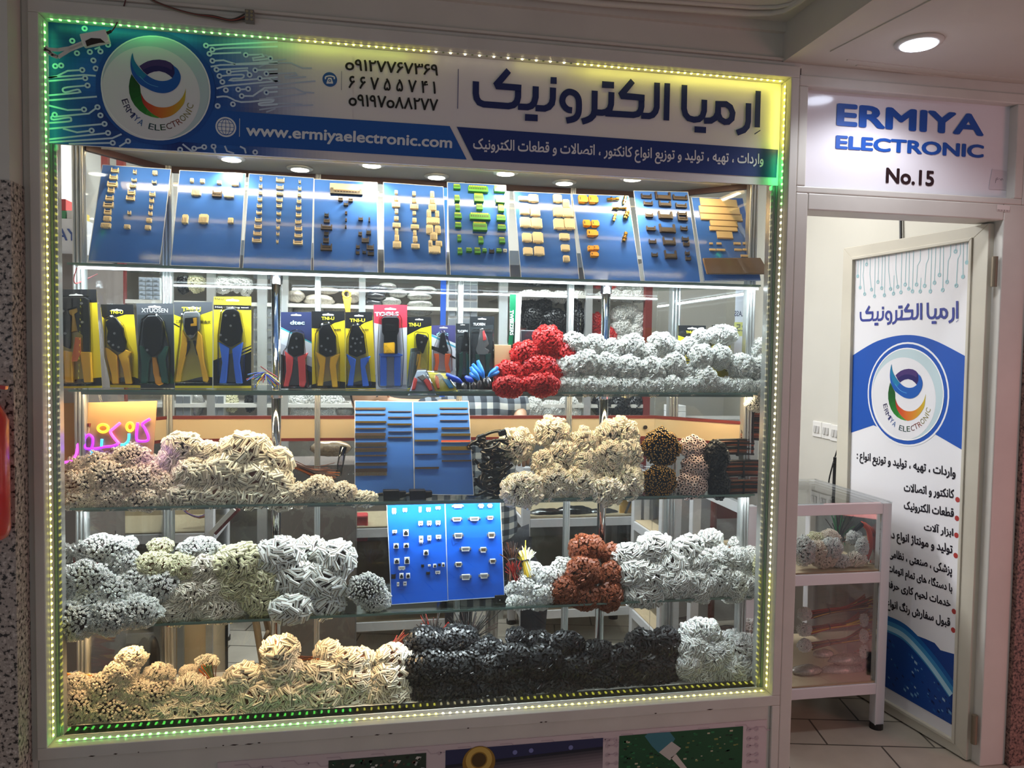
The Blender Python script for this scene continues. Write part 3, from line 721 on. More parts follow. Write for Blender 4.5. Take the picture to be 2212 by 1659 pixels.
# phone numbers, web address, slogan
a = MB(); BK = srgb(16, 14, 18)
for s_, (q0, q1, q2) in (('o۹۱۲۷۷۶۷۳۶۹', [(732,362),(1525,412),(734,262)]), ('۶ ۶ ۷ ۵ ۵ ۷ ۴ ۱', [(762,517),(1505,566),(764,408)]), ('o۹۱۹۷o۸۸۲۷۷', [(762,667),(1525,712),(764,562)])):
    put_text(a, SP, s_, *z2([q0, q1, q2]), .0016, BK, 0.02)
a.build('phone_number', PR, sign)
a = MB(); c_ = SP.hit(*z2([(602, 442)])[0]); a.ring(SP, c_, 0, .0225, .0010, srgb(40, 92, 160), 28)
WH = srgb(230, 230, 232); P2 = lambda pts: SP.hits(z2(pts))
a.stroke(SP, P2(cat([(566, 440), (566, 422), (585, 414), (602, 412), (620, 414), (640, 422), (640, 440)], 3)), .0042, .0014, WH)
a.poly(SP, P2([(588, 428), (616, 428), (630, 470), (630, 478), (574, 478), (574, 470)]), .0014, WH)
a.ring(SP, SP.hit(*z2([(602, 452)])[0]), .0022, .0045, .0017, srgb(40, 92, 160), 12); a.build('phone_icon', PR, sign)
a = MB(); a.stroke(SP, P2([(703, 370), (702, 533)]), .0010, .0014, INK); a.stroke(SP, P2([(1698, 353), (1693, 692)]), .0020, .0014, NAVY)
a.stroke(SP, SP.hits(z1([(1888, 1012), (1886, 1168)])), .0016, .0022, WH); a.build('divider_line', PR, sign)
a = MB(); c_ = SP.hit(*z1([(1770, 1085)])[0]); a.ring(SP, c_, 0, .0305, .0018, WH, 32); a.ring(SP, c_, .0235, .0255, .0022, BLUE, 28)
for e_ in (.35, .0): a.ring(SP, c_, .0225 * (e_ or 0.02) , .0225 * (e_ or .02) + .0016, .0022, BLUE, 24) if False else None
gl = [(c_[0] + x, c_[1] + y) for x, y in ((0, -.024), (0, .024))]; a.stroke(SP, gl, .0014, .0022, BLUE)
for y in (-.012, 0, .012): a.stroke(SP, [(c_[0] - math.sqrt(.024**2 - y*y), c_[1] + y), (c_[0] + math.sqrt(.024**2 - y*y), c_[1] + y)], .0014, .0022, BLUE)
a.stroke(SP, [(c_[0] + .0125 * math.cos(t), c_[1] + .024 * math.sin(t)) for t in [2 * pi * k / 24 for k in range(24)]], .0014, .0022, BLUE, closed=True); a.build('globe_icon', PR, sign)
a = MB(); put_text(a, SP, 'www.ermiyaelectronic.com', (531, 301), (976, 328), (532, 268), .0022, srgb(222, 226, 232), 0.028); a.build('web_lettering', PR, sign)
zS = Z(1000, 265, 3.253)
a = MB(); put_text(a, SP, shape('واردات ، تهیه ، تولید و توزیع انواع کانکتور ، اتصالات و قطعات الکترونیک'), *zS([(70, 224), (2108, 330), (72, 106)]), .0022, srgb(226, 226, 230), 0.022); a.build('slogan_lettering', PR, sign)
# the big name, drawn as even strokes
SW = 84 / 6.506
TS = [(zA, [(182,300),(180,470),(192,540),(228,595),(290,622),(640,648),(710,632),(757,585),(773,520),(775,385)]), (zA, [(1022,370),(1020,520),(1000,600),(960,645),(905,662),(772,655)]),
      (zA, [(1265,388),(1262,540),(1248,610),(1205,660),(1145,683),(1018,675)]), (zA, cat([(1532,708),(1470,695),(1415,640),(1395,570),(1415,500),(1465,455),(1515,450),(1575,475),(1612,525),(1627,590),(1625,720),(1600,790),(1550,830),(1450,852)], 3)),
      (zA, [(1850,432),(1846,720),(1828,780),(1790,820),(1740,845),(1670,866)]), (zA, [(2085,452),(2080,620),(2060,690),(2010,730),(1950,742),(1850,735)]),
      (zB, [(424,440),(424,590),(410,650),(370,695),(310,708),(0,690),(-85,685)]), (zB, [(643,255),(638,600),(620,660),(580,708),(530,725),(418,718)]),
      (zB, [(1027,287),(1020,620),(1040,700),(1085,755),(1160,776),(1230,768),(1280,725),(1303,650),(1306,495)]), (zB, [(1300,790),(1400,788),(1460,750),(1492,690),(1498,600)]),
      (zB, [(1460,555),(1610,557),(1670,600),(1702,680),(1690,760),(1640,805),(1590,808),(1530,770),(1500,700),(1498,530)]), (zB, [(1925,545),(1920,800),(1905,870),(1860,922),(1760,960)])]
TPOLY = [(zA, [(610,118),(672,185),(550,330),(820,352),(815,440),(728,435),(462,415),(423,330)]), (zA, [(870,762),(1048,772),(1046,865),(868,856)]), (zA, [(1228,243),(1314,247),(1313,342),(1226,337)]),
         (zA, [(1950,300),(2120,313),(2118,405),(1948,395)]), (zB, [(270,200),(328,262),(215,402),(467,427),(465,512),(378,508),(132,488),(93,405)]), (zB, [(743,262),(824,267),(810,790),(730,785)]),
         (zB, [(1165,870),(1328,880),(1326,966),(1163,955)]), (zB, [(2022,370),(2097,375),(2083,887),(2006,883)]), (zB, [(2003,972),(2088,918),(2092,930),(2010,986)])]
T_S = [SP.hits(zz(p)) for zz, p in TS]; T_P = [SP.hits(zz(p)) for zz, p in TPOLY]
ta0 = min(p[0] for q in T_P + T_S for p in q); ta1 = max(p[0] for q in T_P + T_S for p in q); tb0 = min(p[1] for q in T_P for p in q); tb1 = max(p[1] for q in T_P for p in q)
TW_ = 12.9 * (SP.hit(1301, 200)[0] - SP.hit(1300, 200)[0])
a = MB()
for i, q in enumerate(T_S): a.stroke(SP, q, TW_, .0016 + i * 2e-4, INK)
for q in T_P: a.poly(SP, q, .0046, INK)
a.build('name_lettering', PR, sign)

# ================================================================== the small sign over the door
zD = Z(1660, 0, 4.007)
FX0, FX1 = W1 + 0.046, 3.325
ds = thing('door_sign', 'white sign board with blue lettering and house number over the door', 'sign', (2.83, 0, 2.11))
a = MB(); a.span((FX0 - .012, -.012, 2.468), (3.29, .06, 2.505)); a.span((FX0 - .012, -.012, 2.105), (3.29, .06, 2.128))
a.span((FX0 - .012, -.012, 2.128), (FX0 + .022, .06, 2.468)); a.span((3.255, -.012, 2.128), (3.29, .06, 2.468)); a.build('sign_frame', WHITE, ds, bevel=.004)
DP = Pl((2.40, 0.024, 2.12), (1, 0, 0), (0, 0, 1))
a = MB(); a.span((FX0 + .01, .025, 2.115), (3.27, .035, 2.48)); a.build('panel', mat('sign_gloss', (226, 222, 228), 0.12, coat=.3), ds)
SB = srgb(22, 78, 166)
a = MB(); put_text(a, DP, 'ERMIYA', *zD([(585, 1087), (1862, 1181), (592, 892)]), .001, SB, .038); put_text(a, DP, 'ELECTRONIC', *zD([(578, 1289), (1860, 1370), (583, 1169)]), .001, SB, .038); a.build('name_lettering', PR, ds)
a = MB(); put_text(a, DP, 'No.15', *zD([(1013, 1585), (1430, 1614), (1018, 1450)]), .001, srgb(36, 12, 18), .03); a.build('number_lettering', PR, ds)
a = MB(); a.poly(DP, DP.hits(zD([(1935, 1465), (2062, 1482), (2050, 1645), (1905, 1637)])), .0008, srgb(206, 198, 204))
for s_ in ([(1962, 1585), (1968, 1545), (1985, 1540)], [(1968, 1558), (1990, 1550)], [(1998, 1545), (2012, 1562), (2018, 1545), (2030, 1560)]): a.stroke(DP, DP.hits(zD(s_)), .0012, .0012, srgb(60, 50, 70))
a.build('note_sticker', PR, ds)
# ================================================================== doorway and open door
dr = thing('door_1', None, None, (3.19, 0.02, 0)); struct(dr)
a = MB(); a.span((FX0 - .012, -.012, 0), (2.432, .10, 2.105)); a.span((3.215, -.012, 0), (3.325, .10, 2.105)); a.span((2.432, -.012, 2.047), (3.215, .10, 2.105)); a.span((3.29, -.012, 2.105), (3.325, .06, 2.505)); a.span((FX0 - .012, -.004, 2.50), (3.325, .06, 2.546))
a.build('door_frame', WHITE, dr, bevel=.004)
LU = V((3.19 - 3.103, 0.02 - 0.789, 0)).normalized(); LO = V((3.19, 0.02, 0)); LP = Pl(LO, LU, (0, 0, 1))     # a<=0 towards the free edge
zE, zF, zG = Z(1700, 420, 2.859), Z(1680, 960, 2.374), Z(1840, 960, 3.77)
a = MB()
H_ = lambda pts: LP.hits(pts)
oTL, oTR, oBR, oBL = H_([(1822, 535), (2137, 478), (2096, 1657), (1817, 1492)])
oTL, oTR, oBR, oBL = (oTL[0], 2.04), (-.006, 2.04), (-.006, .006), (oTL[0], .006)
qTL, qTR = H_(zE([(410, 405), (1130, 290)])); qBR = H_(zF([(895, 1512)]))[0]; qm = H_(zE([(385, 1475)]))[0]
qBL = (qTL[0] + (qm[0] - qTL[0]) * (qTL[1] - qBR[1]) / (qTL[1] - qm[1]), qBR[1])
PQ = [qTL, qTR, qBR, qBL]; OQ = [oTL, oTR, oBR, oBL]
pa0, pa1, pb0, pb1 = qBL[0], qBR[0], qBR[1], qTR[1]
def grow(P_, d): return [(P_[0][0] - d, P_[0][1] + d), (P_[1][0] + d, P_[1][1] + d), (P_[2][0] + d, P_[2][1] - d), (P_[3][0] - d, P_[3][1] - d)]
LIP = grow(PQ, .013)
for i in range(4):
    j = (i + 1) % 4
    a.prism(LP, [OQ[i], OQ[j], PQ[j], PQ[i]], -.04, 0); a.prism(LP, [LIP[i], LIP[j], PQ[j], PQ[i]], 0, .006)
DW = -oTL[0]
a.build('door_leaf', mat('door_paint', (198, 192, 176), 0.5, var=.05, vscale=5), dr, bevel=.002)
a = MB()
for z in (.14, 1.86):
    a.cyl((3.196, .0, z - .055), (3.196, .0, z + .055), .011, 14)
a.build('hinge', mat('hinge_brown', (130, 118, 100), .4, .5), dr)
a = MB(); b0_, b1_ = LP.hit(1816, 1085)[1], LP.hit(1816, 990)[1]; a.prism(LP, [(-DW - .016, b0_), (-DW + .002, b0_), (-DW + .002, b1_), (-DW - .016, b1_)], -.03, .004); a.cyl(LP.P(-DW - .006, b1_ - .03, .004), LP.P(-DW - .006, b1_ - .03, .012), .006, 10); a.build('door_handle', BLACK, dr, bevel=.002)
ps = thing('door_poster', 'tall printed poster with logo and bulleted text filling the open door', 'poster', LP.P((pa0 + pa1) / 2, pb0, -.010))
PL = Pl(LP.P(0, 0, -.010), LU, (0, 0, 1))
a = MB(); a.prism(PL, PQ, -.004, 0); a.build('sheet', mat('poster_white', (226, 224, 226), .4), ps)
a = MB(); TL_ = srgb(150, 190, 196)
for x0, y0, xm, x1, y1, sm in ((440,405,0,437,505,1),(457,402,0,452,575,1),(475,400,470,480,615,0),(495,396,0,492,432,0),(515,392,512,522,587,0),(545,386,0,541,628,0),(568,382,0,562,540,0),(590,378,0,585,578,0),(607,376,0,602,622,0),
    (630,372,628,640,583,0),(662,500,0,658,612,0),(675,364,672,684,570,0),(710,358,0,704,604,0),(738,352,0,730,556,0),(757,350,0,752,582,0),(782,347,0,775,598,0),(825,340,806,800,556,0),(828,515,0,823,598,0),(876,330,860,850,564,0),
    (895,326,0,886,598,0),(920,322,0,911,545,0),(948,318,0,942,497,0),(968,315,0,962,590,0),(1012,310,996,989,540,0),(1046,302,0,1041,352,0),(1072,300,1055,1046,563,0),(1090,297,0,1087,508,1),(1114,296,0,1111,420,1)):
    pts = [(x0, y0), (x1, y1)] if not xm else [(x0, y0), (x0 - 2, y0 + 70), (xm + (0 if x0 > xm else 8), y0 + 100), (x1, y1)]
    pts = PL.hits(zE(pts)); a.stroke(PL, pts, .0030, .0006, TL_)
    q = pts[-1]
    a.ring(PL, q, 0 if sm else .004, .0085, .0008, TL_, 12)
a.build('circuit_trace', PR, ps)
a = MB(); q0, q1, q2 = [V(x) for x in PL.hits(zE([(455, 812), (1062, 796), (455, 688)]))]; TXT = srgb(52, 62, 140)
Tm = lambda pts: [tuple(q0 + (q1 - q0) * ((p[0] - ta0) / (ta1 - ta0)) + (q2 - q0) * ((p[1] - tb0) / (tb1 - tb0))) for p in pts]
kk = (q1 - q0).length / (ta1 - ta0)
for i, q in enumerate(T_S): a.stroke(PL, Tm(q), TW_ * kk, .0006 + i * 1e-4, TXT)
for q in T_P: a.poly(PL, Tm(q), .0021, TXT)
a.build('name_lettering', PR, ps)
a = MB(); DB = srgb(20, 78, 168)
top = cat(zE([(397, 1000), (560, 905), (735, 868), (900, 897), (1105, 1000)]), 6)
a.poly(PL, PL.hits(top + zE([(1086, 1580), (905, 1475), (735, 1520), (535, 1425), (387, 1475)])), .0006, DB); a.build('blue_arch', PR, ps)
cc = V(PL.hit(*zE([(735, 1235)])[0])); lo, hi = V(PL.hit(*zE([(735, 1555)])[0])), V(PL.hit(*zE([(735, 912)])[0])); cc = (lo + hi) / 2; rr = (hi - lo).length / 2
a = MB(); a.ring(PL, (cc.x, cc.y), 0, rr, .0010, srgb(228, 228, 230), 48); a.ring(PL, (cc.x, cc.y), 0, rr * .965, .0013, DB, 48); a.build('logo_border', PR, ps)
draw_logo(ps, PL, cc, rr * .89, .0016)
a = MB()
for s_, q in (('واردات ، تهیه ، تولید و توزیع انواع :', [(40,150),(845,306),(42,52)]), ('کانکتور و اتصالات', [(425,402),(835,462),(425,312)]), ('قطعات الکترونیک', [(425,545),(832,616),(425,456)]), ('ابزار آلات', [(588,715),(828,766),(588,628)]),
              ('تولید و مونتاژ انواع در', [(300,792),(822,928),(300,690)]), ('پزشکی ، صنعتی ، نظامی', [(303,940),(818,1088),(303,846)]), ('با دستگاه های تمام اتومات', [(292,1060),(820,1237),(292,962)]), ('خدمات لحیم کاری حرفه', [(290,1192),(806,1362),(290,1100)]), ('قبول سفارش رنگ انواع', [(285,1350),(803,1522),(285,1243)])):
    put_text(a, PL, shape(s_), *zG(q), .0008, srgb(22, 18, 30), .035)
a.build('text_lettering', PR, ps)
a = MB()
for q in ((862,450),(857,602),(853,740),(847,905),(833,1360),(827,1512)): a.ring(PL, PL.hit(*zG([q])[0]), 0, .0105, .0008, srgb(168, 56, 52), 14)
a.build('bullet_dot', PR, ps)
# printed picture at the foot: glowing globe of circuit board
a = MB(); bx = lambda x, y: PL.hit(*zF([(x, y)])[0])
topc = [bx(*q) for q in ((555, 925), (620, 945), (700, 975), (760, 998), (805, 1018), (835, 1055), (905, 1075))]
blc, brc = bx(545, 1235), bx(893, 1437); ll = (pa0 + .004, bx(545, 1235)[1] - (bx(545,1235)[0] - pa0) * ((brc[1] - blc[1]) / (brc[0] - blc[0])) * 0 )
tl = (pa0 + .004, topc[0][1] + .06)
a.poly(PL, [ll] + [brc] + topc[::-1] + [tl], .0006, srgb(14, 58, 130))
def bez(P_, Q_, n=10): return [lerp(P_, Q_, k / n) for k in range(n + 1)]
arc = cat([bx(560, 960), bx(640, 1000), bx(720, 1080), bx(800, 1180), bx(890, 1310)], 5)
for k, (wd, cl) in enumerate(((.10, (20, 92, 160)), (.06, (60, 140, 190)), (.022, (170, 210, 226)))): a.stroke(PL, [(p[0], p[1] + .02) for p in arc], wd, .0008 + k * .0002, srgb(*cl))
a.poly(PL, [ll, brc] + arc[::-1] + [(pa0 + .004, arc[0][1] + .03)], .0016, srgb(16, 66, 140))
for k in range(70):
    u = rnd.random(); v = rnd.random(); q = lerp(lerp(blc, brc, u), arc[int(u * (len(arc) - 1))], v * .9); s_ = rnd.uniform(.004, .016)
    a.poly(PL, [q, (q[0] + s_, q[1] - s_ * .4), (q[0] + s_, q[1] + s_ * .3), (q[0], q[1] + s_ * .7)], .0018, srgb(*rnd.choice([(10, 40, 100), (30, 90, 160), (110, 160, 200), (8, 30, 84), (160, 190, 210)])))
a.build('printed_picture', PR, ps)
# barcode label on the door head
a = MB(); BPl = Pl((2.4, -.0125, 2.05), (1, 0, 0), (0, 0, 1)); q = BPl.hits(zE([(1298, 62), (1378, 70), (1374, 108), (1294, 102)])); a.poly(BPl, q, .0006, srgb(226, 216, 210))
for k in range(14): x = lerp(q[3], q[2], (k + .5) / 14); a.stroke(BPl, [(x[0], x[1] + .001), (x[0], x[1] + .006)], .0007 + .0006 * (k % 3), .0009, srgb(60, 36, 36))
tag(a.build('barcode_label', PR, origin=BPl.P(*q[0])), 'small barcode sticker on the door frame under the small sign', 'sticker')
# ================================================================== printed board under the sill
zH = Z(840, 1300, 2.572)
bz = at(1640, 1556, -.012).z
pb_ = thing('base_poster', 'printed board with three workshop photos and pale circuit pattern under the sill', 'poster', (1.5, -.012, 0))
BPn = Pl((0, -.012, 0), (1, 0, 0), (0, 0, 1))
bx0, bx1 = at(470, 1650, -.012).x, at(1655, 1600, -.012).x
a = MB(); a.span((bx0, -.012, .02), (bx1, -.004, bz)); a.build('board', mat('board_print', (206, 190, 192), .5), pb_)
RC = srgb(188, 168, 174); a = MB()
for k in range(26):
    x = bx0 + .05 + (bx1 - bx0 - .1) * k / 25; y0 = bz - .012 - .012 * (k % 2); p = [(x, y0), (x + .04, y0), (x + .052, y0 - .014), (x + .08, y0 - .014)]
    a.stroke(BPn, p, .004, .0003, RC); a.ring(BPn, p[-1], .003, .007, .0003, RC, 10)
for x_, ys in ((1215, (770, 800, 850, 900)), (2000, (710, 760, 800, 850, 890))):
    for y_ in ys: p = BPn.hit(*zH([(x_, y_)])[0]); a.ring(BPn, p, .003, .008, .001, RC, 12); a.stroke(BPn, [p, (p[0] + .03, p[1])], .004, .001, RC); a.ring(BPn, (p[0] + .03, p[1]), .003, .008, .001, RC, 12)
a.build('circuit_trace', PR, pb_)
def photo(x0, y0, x1, y1, base, name):
    m_ = MB(); l, t_ = BPn.hit(*zH([(x0, y0)])[0]); r_, t2 = BPn.hit(*zH([(x1, y1)])[0]); t_ = (t_ + t2) / 2
    m_.poly(BPn, [(l, .04), (r_, .04), (r_, t_), (l, t_)], .0010, srgb(*base)); return m_, l, r_, t_
m_, l, r_, t_ = photo(-335, 885, 208, 835, (40, 56, 44), 0)
for k in range(130):
    x = rnd.uniform(l, r_ - .02); y = t_ - rnd.uniform(.01, .12); s_ = rnd.uniform(.006, .018); m_.poly(BPn, [(x, y), (x + s_ * .6, y - .003), (x + s_, y + s_ * .4), (x + s_ * .3, y + s_ * .5)], .0013, srgb(*rnd.choice([(210, 206, 196), (30, 90, 60), (24, 26, 26), (96, 60, 50), (180, 180, 176), (16, 60, 40)])))
m_.build('cable_photo', PR, pb_)
m_, l, r_, t_ = photo(315, 825, 1190, 755, (42, 44, 84), 0)
for k in range(8): m_.poly(BPn, [(l, t_ - .05 - .010 * k), (r_, t_ - .03 - .010 * k), (r_, .04), (l, .04)], .0011 + k * .00005, mixc(srgb(24, 26, 44), srgb(150, 136, 142), k / 7))
for q in ((700, 835), (790, 825), (1010, 808)): m_.ring(BPn, BPn.hit(*zH([q])[0]), 0, .008, .0018, srgb(120, 126, 180), 14)
q = BPn.hit(*zH([(500, 890)])[0]); m_.ring(BPn, q, 0, .055, .0019, srgb(150, 112, 40), 28); m_.ring(BPn, (q[0], q[1] + .008), .028, .044, .0021, srgb(206, 170, 84), 28); m_.ring(BPn, (q[0], q[1] + .008), 0, .024, .0021, srgb(80, 56, 20), 20)
m_.build('plug_photo', PR, pb_)
m_, l, r_, t_ = photo(1280, 745, 1968, 690, (24, 78, 46), 0)
for k in range(120):
    x = rnd.uniform(l, r_ - .02); y = t_ - rnd.uniform(.01, .13); s_ = rnd.uniform(.004, .014); m_.poly(BPn, [(x, y), (x + s_, y), (x + s_, y + s_ * .5), (x, y + s_ * .5)], .0013, srgb(*rnd.choice([(14, 54, 32), (30, 104, 60), (196, 190, 160), (40, 120, 70), (120, 130, 70), (10, 36, 24)])))
B = lambda pts: BPn.hits(zH(pts))
m_.poly(BPn, B([(1420, 745), (1440, 730), (1560, 722), (1590, 760), (1570, 790), (1500, 840), (1460, 800)]), .0016, srgb(60, 120, 132))
m_.poly(BPn, B([(1500, 835), (1570, 775), (1622, 812), (1560, 880)]), .0017, srgb(190, 188, 180)); m_.poly(BPn, B([(1565, 865), (1595, 845), (1665, 935), (1640, 945)]), .0017, srgb(206, 200, 190))
m_.build('soldering_photo', PR, pb_)
# ================================================================== sample boards
BLU = mat('board_blue', (62, 112, 200), 0.12, coat=0.8); BLU2 = mat('board_blue_bright', (24, 92, 206), 0.16, coat=0.6)
CRM = mat('connector_cream', (234, 216, 176), 0.45); CDK = mat('slot_dark', (70, 58, 44), 0.7); BRZ = mat('connector_brown', (62, 50, 42), 0.5); KBL = mat('connector_black', (26, 24, 24), 0.4)
GRN = mat('terminal_green', (72, 150, 48), 0.4); YEL = mat('terminal_yellow', (214, 206, 70), 0.4); ORG = mat('plug_orange', (240, 170, 40), 0.4); GLD = mat('gold_plated', (214, 168, 84), 0.22, 1.0)
TAN = mat('flex_tan', (226, 196, 146), 0.5); TAND = mat('flex_brown', (134, 100, 66), 0.5); PALE = mat('connector_pale', (222, 224, 222), 0.35); REDP = mat('pin_red', (196, 84, 60), 0.4)
def pbox(mb, pl, a0, b0, a1, b1, h0, h1, mi=0): mb.prism(pl, [(a0, b0), (a1, b0), (a1, b1), (a0, b1)], h0, h1, mi)
SNAME = {'c': 'connector_header', 'C': 'connector_housing', 'k': 'connector_header', 'b': 'connector_header', 'B': 'latched_header', 'g': 'terminal_block', 'o': 'power_plug', 'm': 'coaxial_plug', 'v': 'coaxial_plug', 'p': 'pin_strip', 'P': 'pin_strip', 'y': 'pin_strip', 'r': 'pin_strip', 'w': 'flex_connector', 'd': 'serial_connector', 'j': 'socket_jack', 'u': 'small_socket'}
def sample(par, pl, zz, x, y, w_, h_, k):
    q0 = V(pl.hit(*zz([(x - w_ / 2, y + h_ / 2)])[0])); q1 = V(pl.hit(*zz([(x + w_ / 2, y - h_ / 2)])[0]))
    c = (q0 + q1) / 2; W_ = abs(q1.x - q0.x); H_2 = abs(q1.y - q0.y)
    a0, a1, b0, b1 = c.x - W_ / 2, c.x + W_ / 2, c.y - H_2 / 2, c.y + H_2 / 2
    mb = MB(); B = lambda u0, v0, u1, v1, h0, h1, mi=0: pbox(mb, pl, a0 + u0 * W_, b0 + v0 * H_2, a0 + u1 * W_, b0 + v1 * H_2, h0, h1, mi)
    ms = [CRM, CDK]
    if k in 'ckb':
        ms = [{'c': CRM, 'k': KBL, 'b': BRZ}[k], CDK if k != 'k' else BRZ]
        B(0, 0, 1, .85, 0, .004); B(0, 0, .1, 1, .004, .009); B(.9, 0, 1, 1, .004, .009); B(.1, 0, .9, .28, .004, .0085); B(.12, .45, .88, .62, .004, .0046, 1)
        n = max(2, min(8, int(W_ / .004)))
        for i in range(n): B(.14 + .72 * i / n, .48, .14 + .72 * (i + .4) / n, .58, .0046, .0075, 1)
    elif k == 'C':
        B(0, 0, 1, .88, 0, .009); B(.12, .8, .88, 1, 0, .007); B(.3, -.08, .7, .02, .001, .006)
        n = max(2, min(6, int(W_ / .005)))
        for i in range(n): B(.1 + .8 * i / n, .02, .1 + .8 * (i + .25) / n, .6, .009, .0094, 1) if W_ < .03 else B(.1 + .8 * i / n, .05, .1 + .8 * (i + .5) / n, .12, .009, .0094, 1)
    elif k == 'B':
        ms = [BRZ, CDK]; B(.1, 0, .9, .5, 0, .011); B(.14, .1, .86, .4, .011, .0115, 1); B(0, .0, .12, 1, 0, .008); B(.88, 0, 1, 1, 0, .008); B(.2, .5, .8, .6, 0, .005)
        n = 9
        for i in range(n): B(.15 + .7 * i / n, .5, .15 + .7 * (i + .4) / n, .68, .0, .003, 1)
    elif k == 'g':
        ms = [GRN, YEL, CDK]; B(0, 0, 1, .75, 0, .010); B(0, 0, 1, .25, .010, .013); B(.04, .75, .96, 1, 0, .006)
        n = max(1, min(10, int(W_ / .0042)))
        for i in range(n): B(.06 + .88 * i / n, .74, .06 + .88 * (i + .62) / n, .98, .006, .0075, 1); B(.06 + .88 * i / n, .36, .06 + .88 * (i + .55) / n, .6, .010, .0104, 2)
    elif k == 'o':
        ms = [ORG, CDK]; B(0, .05, .86, .95, 0, .012); B(.86, .2, 1, .8, 0, .009); B(.1, .3, .2, .7, .012, .0124, 1); B(.05, -.05, .6, .08, 0, .008)
    elif k in 'mv':
        ms = [GLD, STEEL]
        if k == 'm': A_, D_ = pl.P(a0, c.y - H_2 * .1, .006), pl.P(a1, c.y + H_2 * .1, .006); R_ = H_2 * .3
        else: A_, D_ = pl.P(a0 + W_ * .25, b0, .006), pl.P(a1 - W_ * .25, b1, .006); R_ = W_ * .3
        for t0, t1, rr_ in ((0, .3, .8), (.3, .42, 1.15), (.42, .75, .7), (.75, 1, .95)): mb.cyl(A_.lerp(D_, t0), A_.lerp(D_, t1), R_ * rr_, 12)
        mb.cyl(A_.lerp(D_, .98), A_.lerp(D_, 1.06), R_ * .4, 8, 1)
    elif k in 'pPyr':
        ms = [BRZ if k in 'pP' else GLD if k == 'y' else REDP, GLD if k != 'r' else CRM]
        if k == 'P': B(0, .5, 1, 1, 0, .006)
        else: B(0, .15, 1, .85, 0, .005)
        n = 40 if k == 'P' else 26
        for i in range(n): B(i / n, 0, (i + .45) / n, .5 if k == 'P' else .2, .001, .003 if k == 'P' else .0052, 1)
    elif k == 'w':
        ms = [TAN, TAND]; B(0, 0, 1, 1, 0, .004); B(0, .0, 1, .12, .004, .0046, 1)
    elif k == 'd':
        ms = [STEEL, PALE, CDK]; B(0, .25, 1, .75, 0, .004)
        mb.prism(pl, [(a0 + W_ * .14, b1 - H_2 * .02), (a1 - W_ * .14, b1 - H_2 * .02), (a1 - W_ * .2, b0), (a0 + W_ * .2, b0)], .004, .012, 1)
        mb.prism(pl, [(a0 + W_ * .19, b1 - H_2 * .2), (a1 - W_ * .19, b1 - H_2 * .2), (a1 - W_ * .24, b0 + H_2 * .22), (a0 + W_ * .24, b0 + H_2 * .22)], .012, .0124, 2 if rnd.random() < .4 else 0)
        for u in (.06, .94): mb.cyl(pl.P(a0 + u * W_, c.y, .004), pl.P(a0 + u * W_, c.y, .008), H_2 * .14, 10)
    elif k == 'j':
        ms = [PALE, KBL]; B(0, 0, 1, 1, 0, .012); B(.14, .12, .86, .62, .012, .0126, 1); B(.32, .6, .68, .82, .012, .0126, 1)
    elif k == 'u':
        ms = [PALE, CDK]; B(0, .2, 1, 1, 0, .006); B(.15, 0, .35, .22, 0, .004); B(.65, 0, .85, .22, 0, .004); B(.2, .5, .8, .68, .006, .0064, 1)
    mb.build(SNAME[k], ms, par)
ACR = clear('acrylic_sheet', (0.97, 0.98, 1.0), 0.07, 0.02)
def board(label, pl, zz, corners, bm, items, dk, group):
    P_ = pl.hits(zz(corners))
    t = thing('sample_board', label, 'display board', pl.P(*((V(P_[2]) + V(P_[3])) / 2)), group)
    a = MB(); a.prism(pl, P_, -.004, 0); a.build('panel', bm, t)
    a = MB()
    for i in range(4): a.stroke(pl, [P_[i], P_[(i + 1) % 4]], .0022, .0006)
    a.build('polished_edge', mat('acrylic_edge', (196, 206, 222), .15, coat=.5), t)
    for it in items:
        sample(t, pl, zz, *it[:4], it[4] if len(it) > 4 else dk)
    return t
T24 = math.radians(24)
RP = Pl((0, 0.145, Z1 + .003), (1, 0, 0), (0, math.sin(T24), math.cos(T24)))
Q1, Q2, Q3, Q4, Q5 = Z(90, 340, 3.687), Z(660, 340, 4.254), Z(1080, 380, 3.568), Z(600, 830, 3.95), Z(720, 1070, 3.814)
GRP = 'blue sample boards leaning on the upper shelf'
board('blue board of many small cream headers in three columns, nearest the warm corner post', RP, Q1, [(485,60),(1030,95),(940,850),(370,825)], BLU, [(588,110,62,28),(577,165,66,30),(567,220,82,32),(557,268,54,32),(545,330,66,32),(536,385,84,34),(530,440,60,34),(527,493,64,34,'C'),(516,548,82,34,'C'),(746,123,28,28),(740,188,40,16),(728,232,52,24),(719,287,62,28),(711,331,70,28),(702,448,28,24),(685,558,50,28,'C'),(906,130,40,30,'C'),(900,205,36,18),(885,300,48,28),(880,350,36,26),(874,402,28,28),(869,452,30,24),(859,507,44,28,'C'),(850,565,48,30,'C')], 'c', GRP)
board('blue board with only ten cream and brown card slots', RP, Q1, [(1100,103),(1625,130),(1575,880),(1027,860)], BLU, [(1200,190,30,28),(1283,195,38,28),(1418,207,36,22),(1543,207,60,44),(1236,280,80,54),(1400,297,80,44,'b'),(1495,295,82,56),(1146,497,54,66),(1293,495,80,66),(1508,510,46,40)], 'C', GRP)
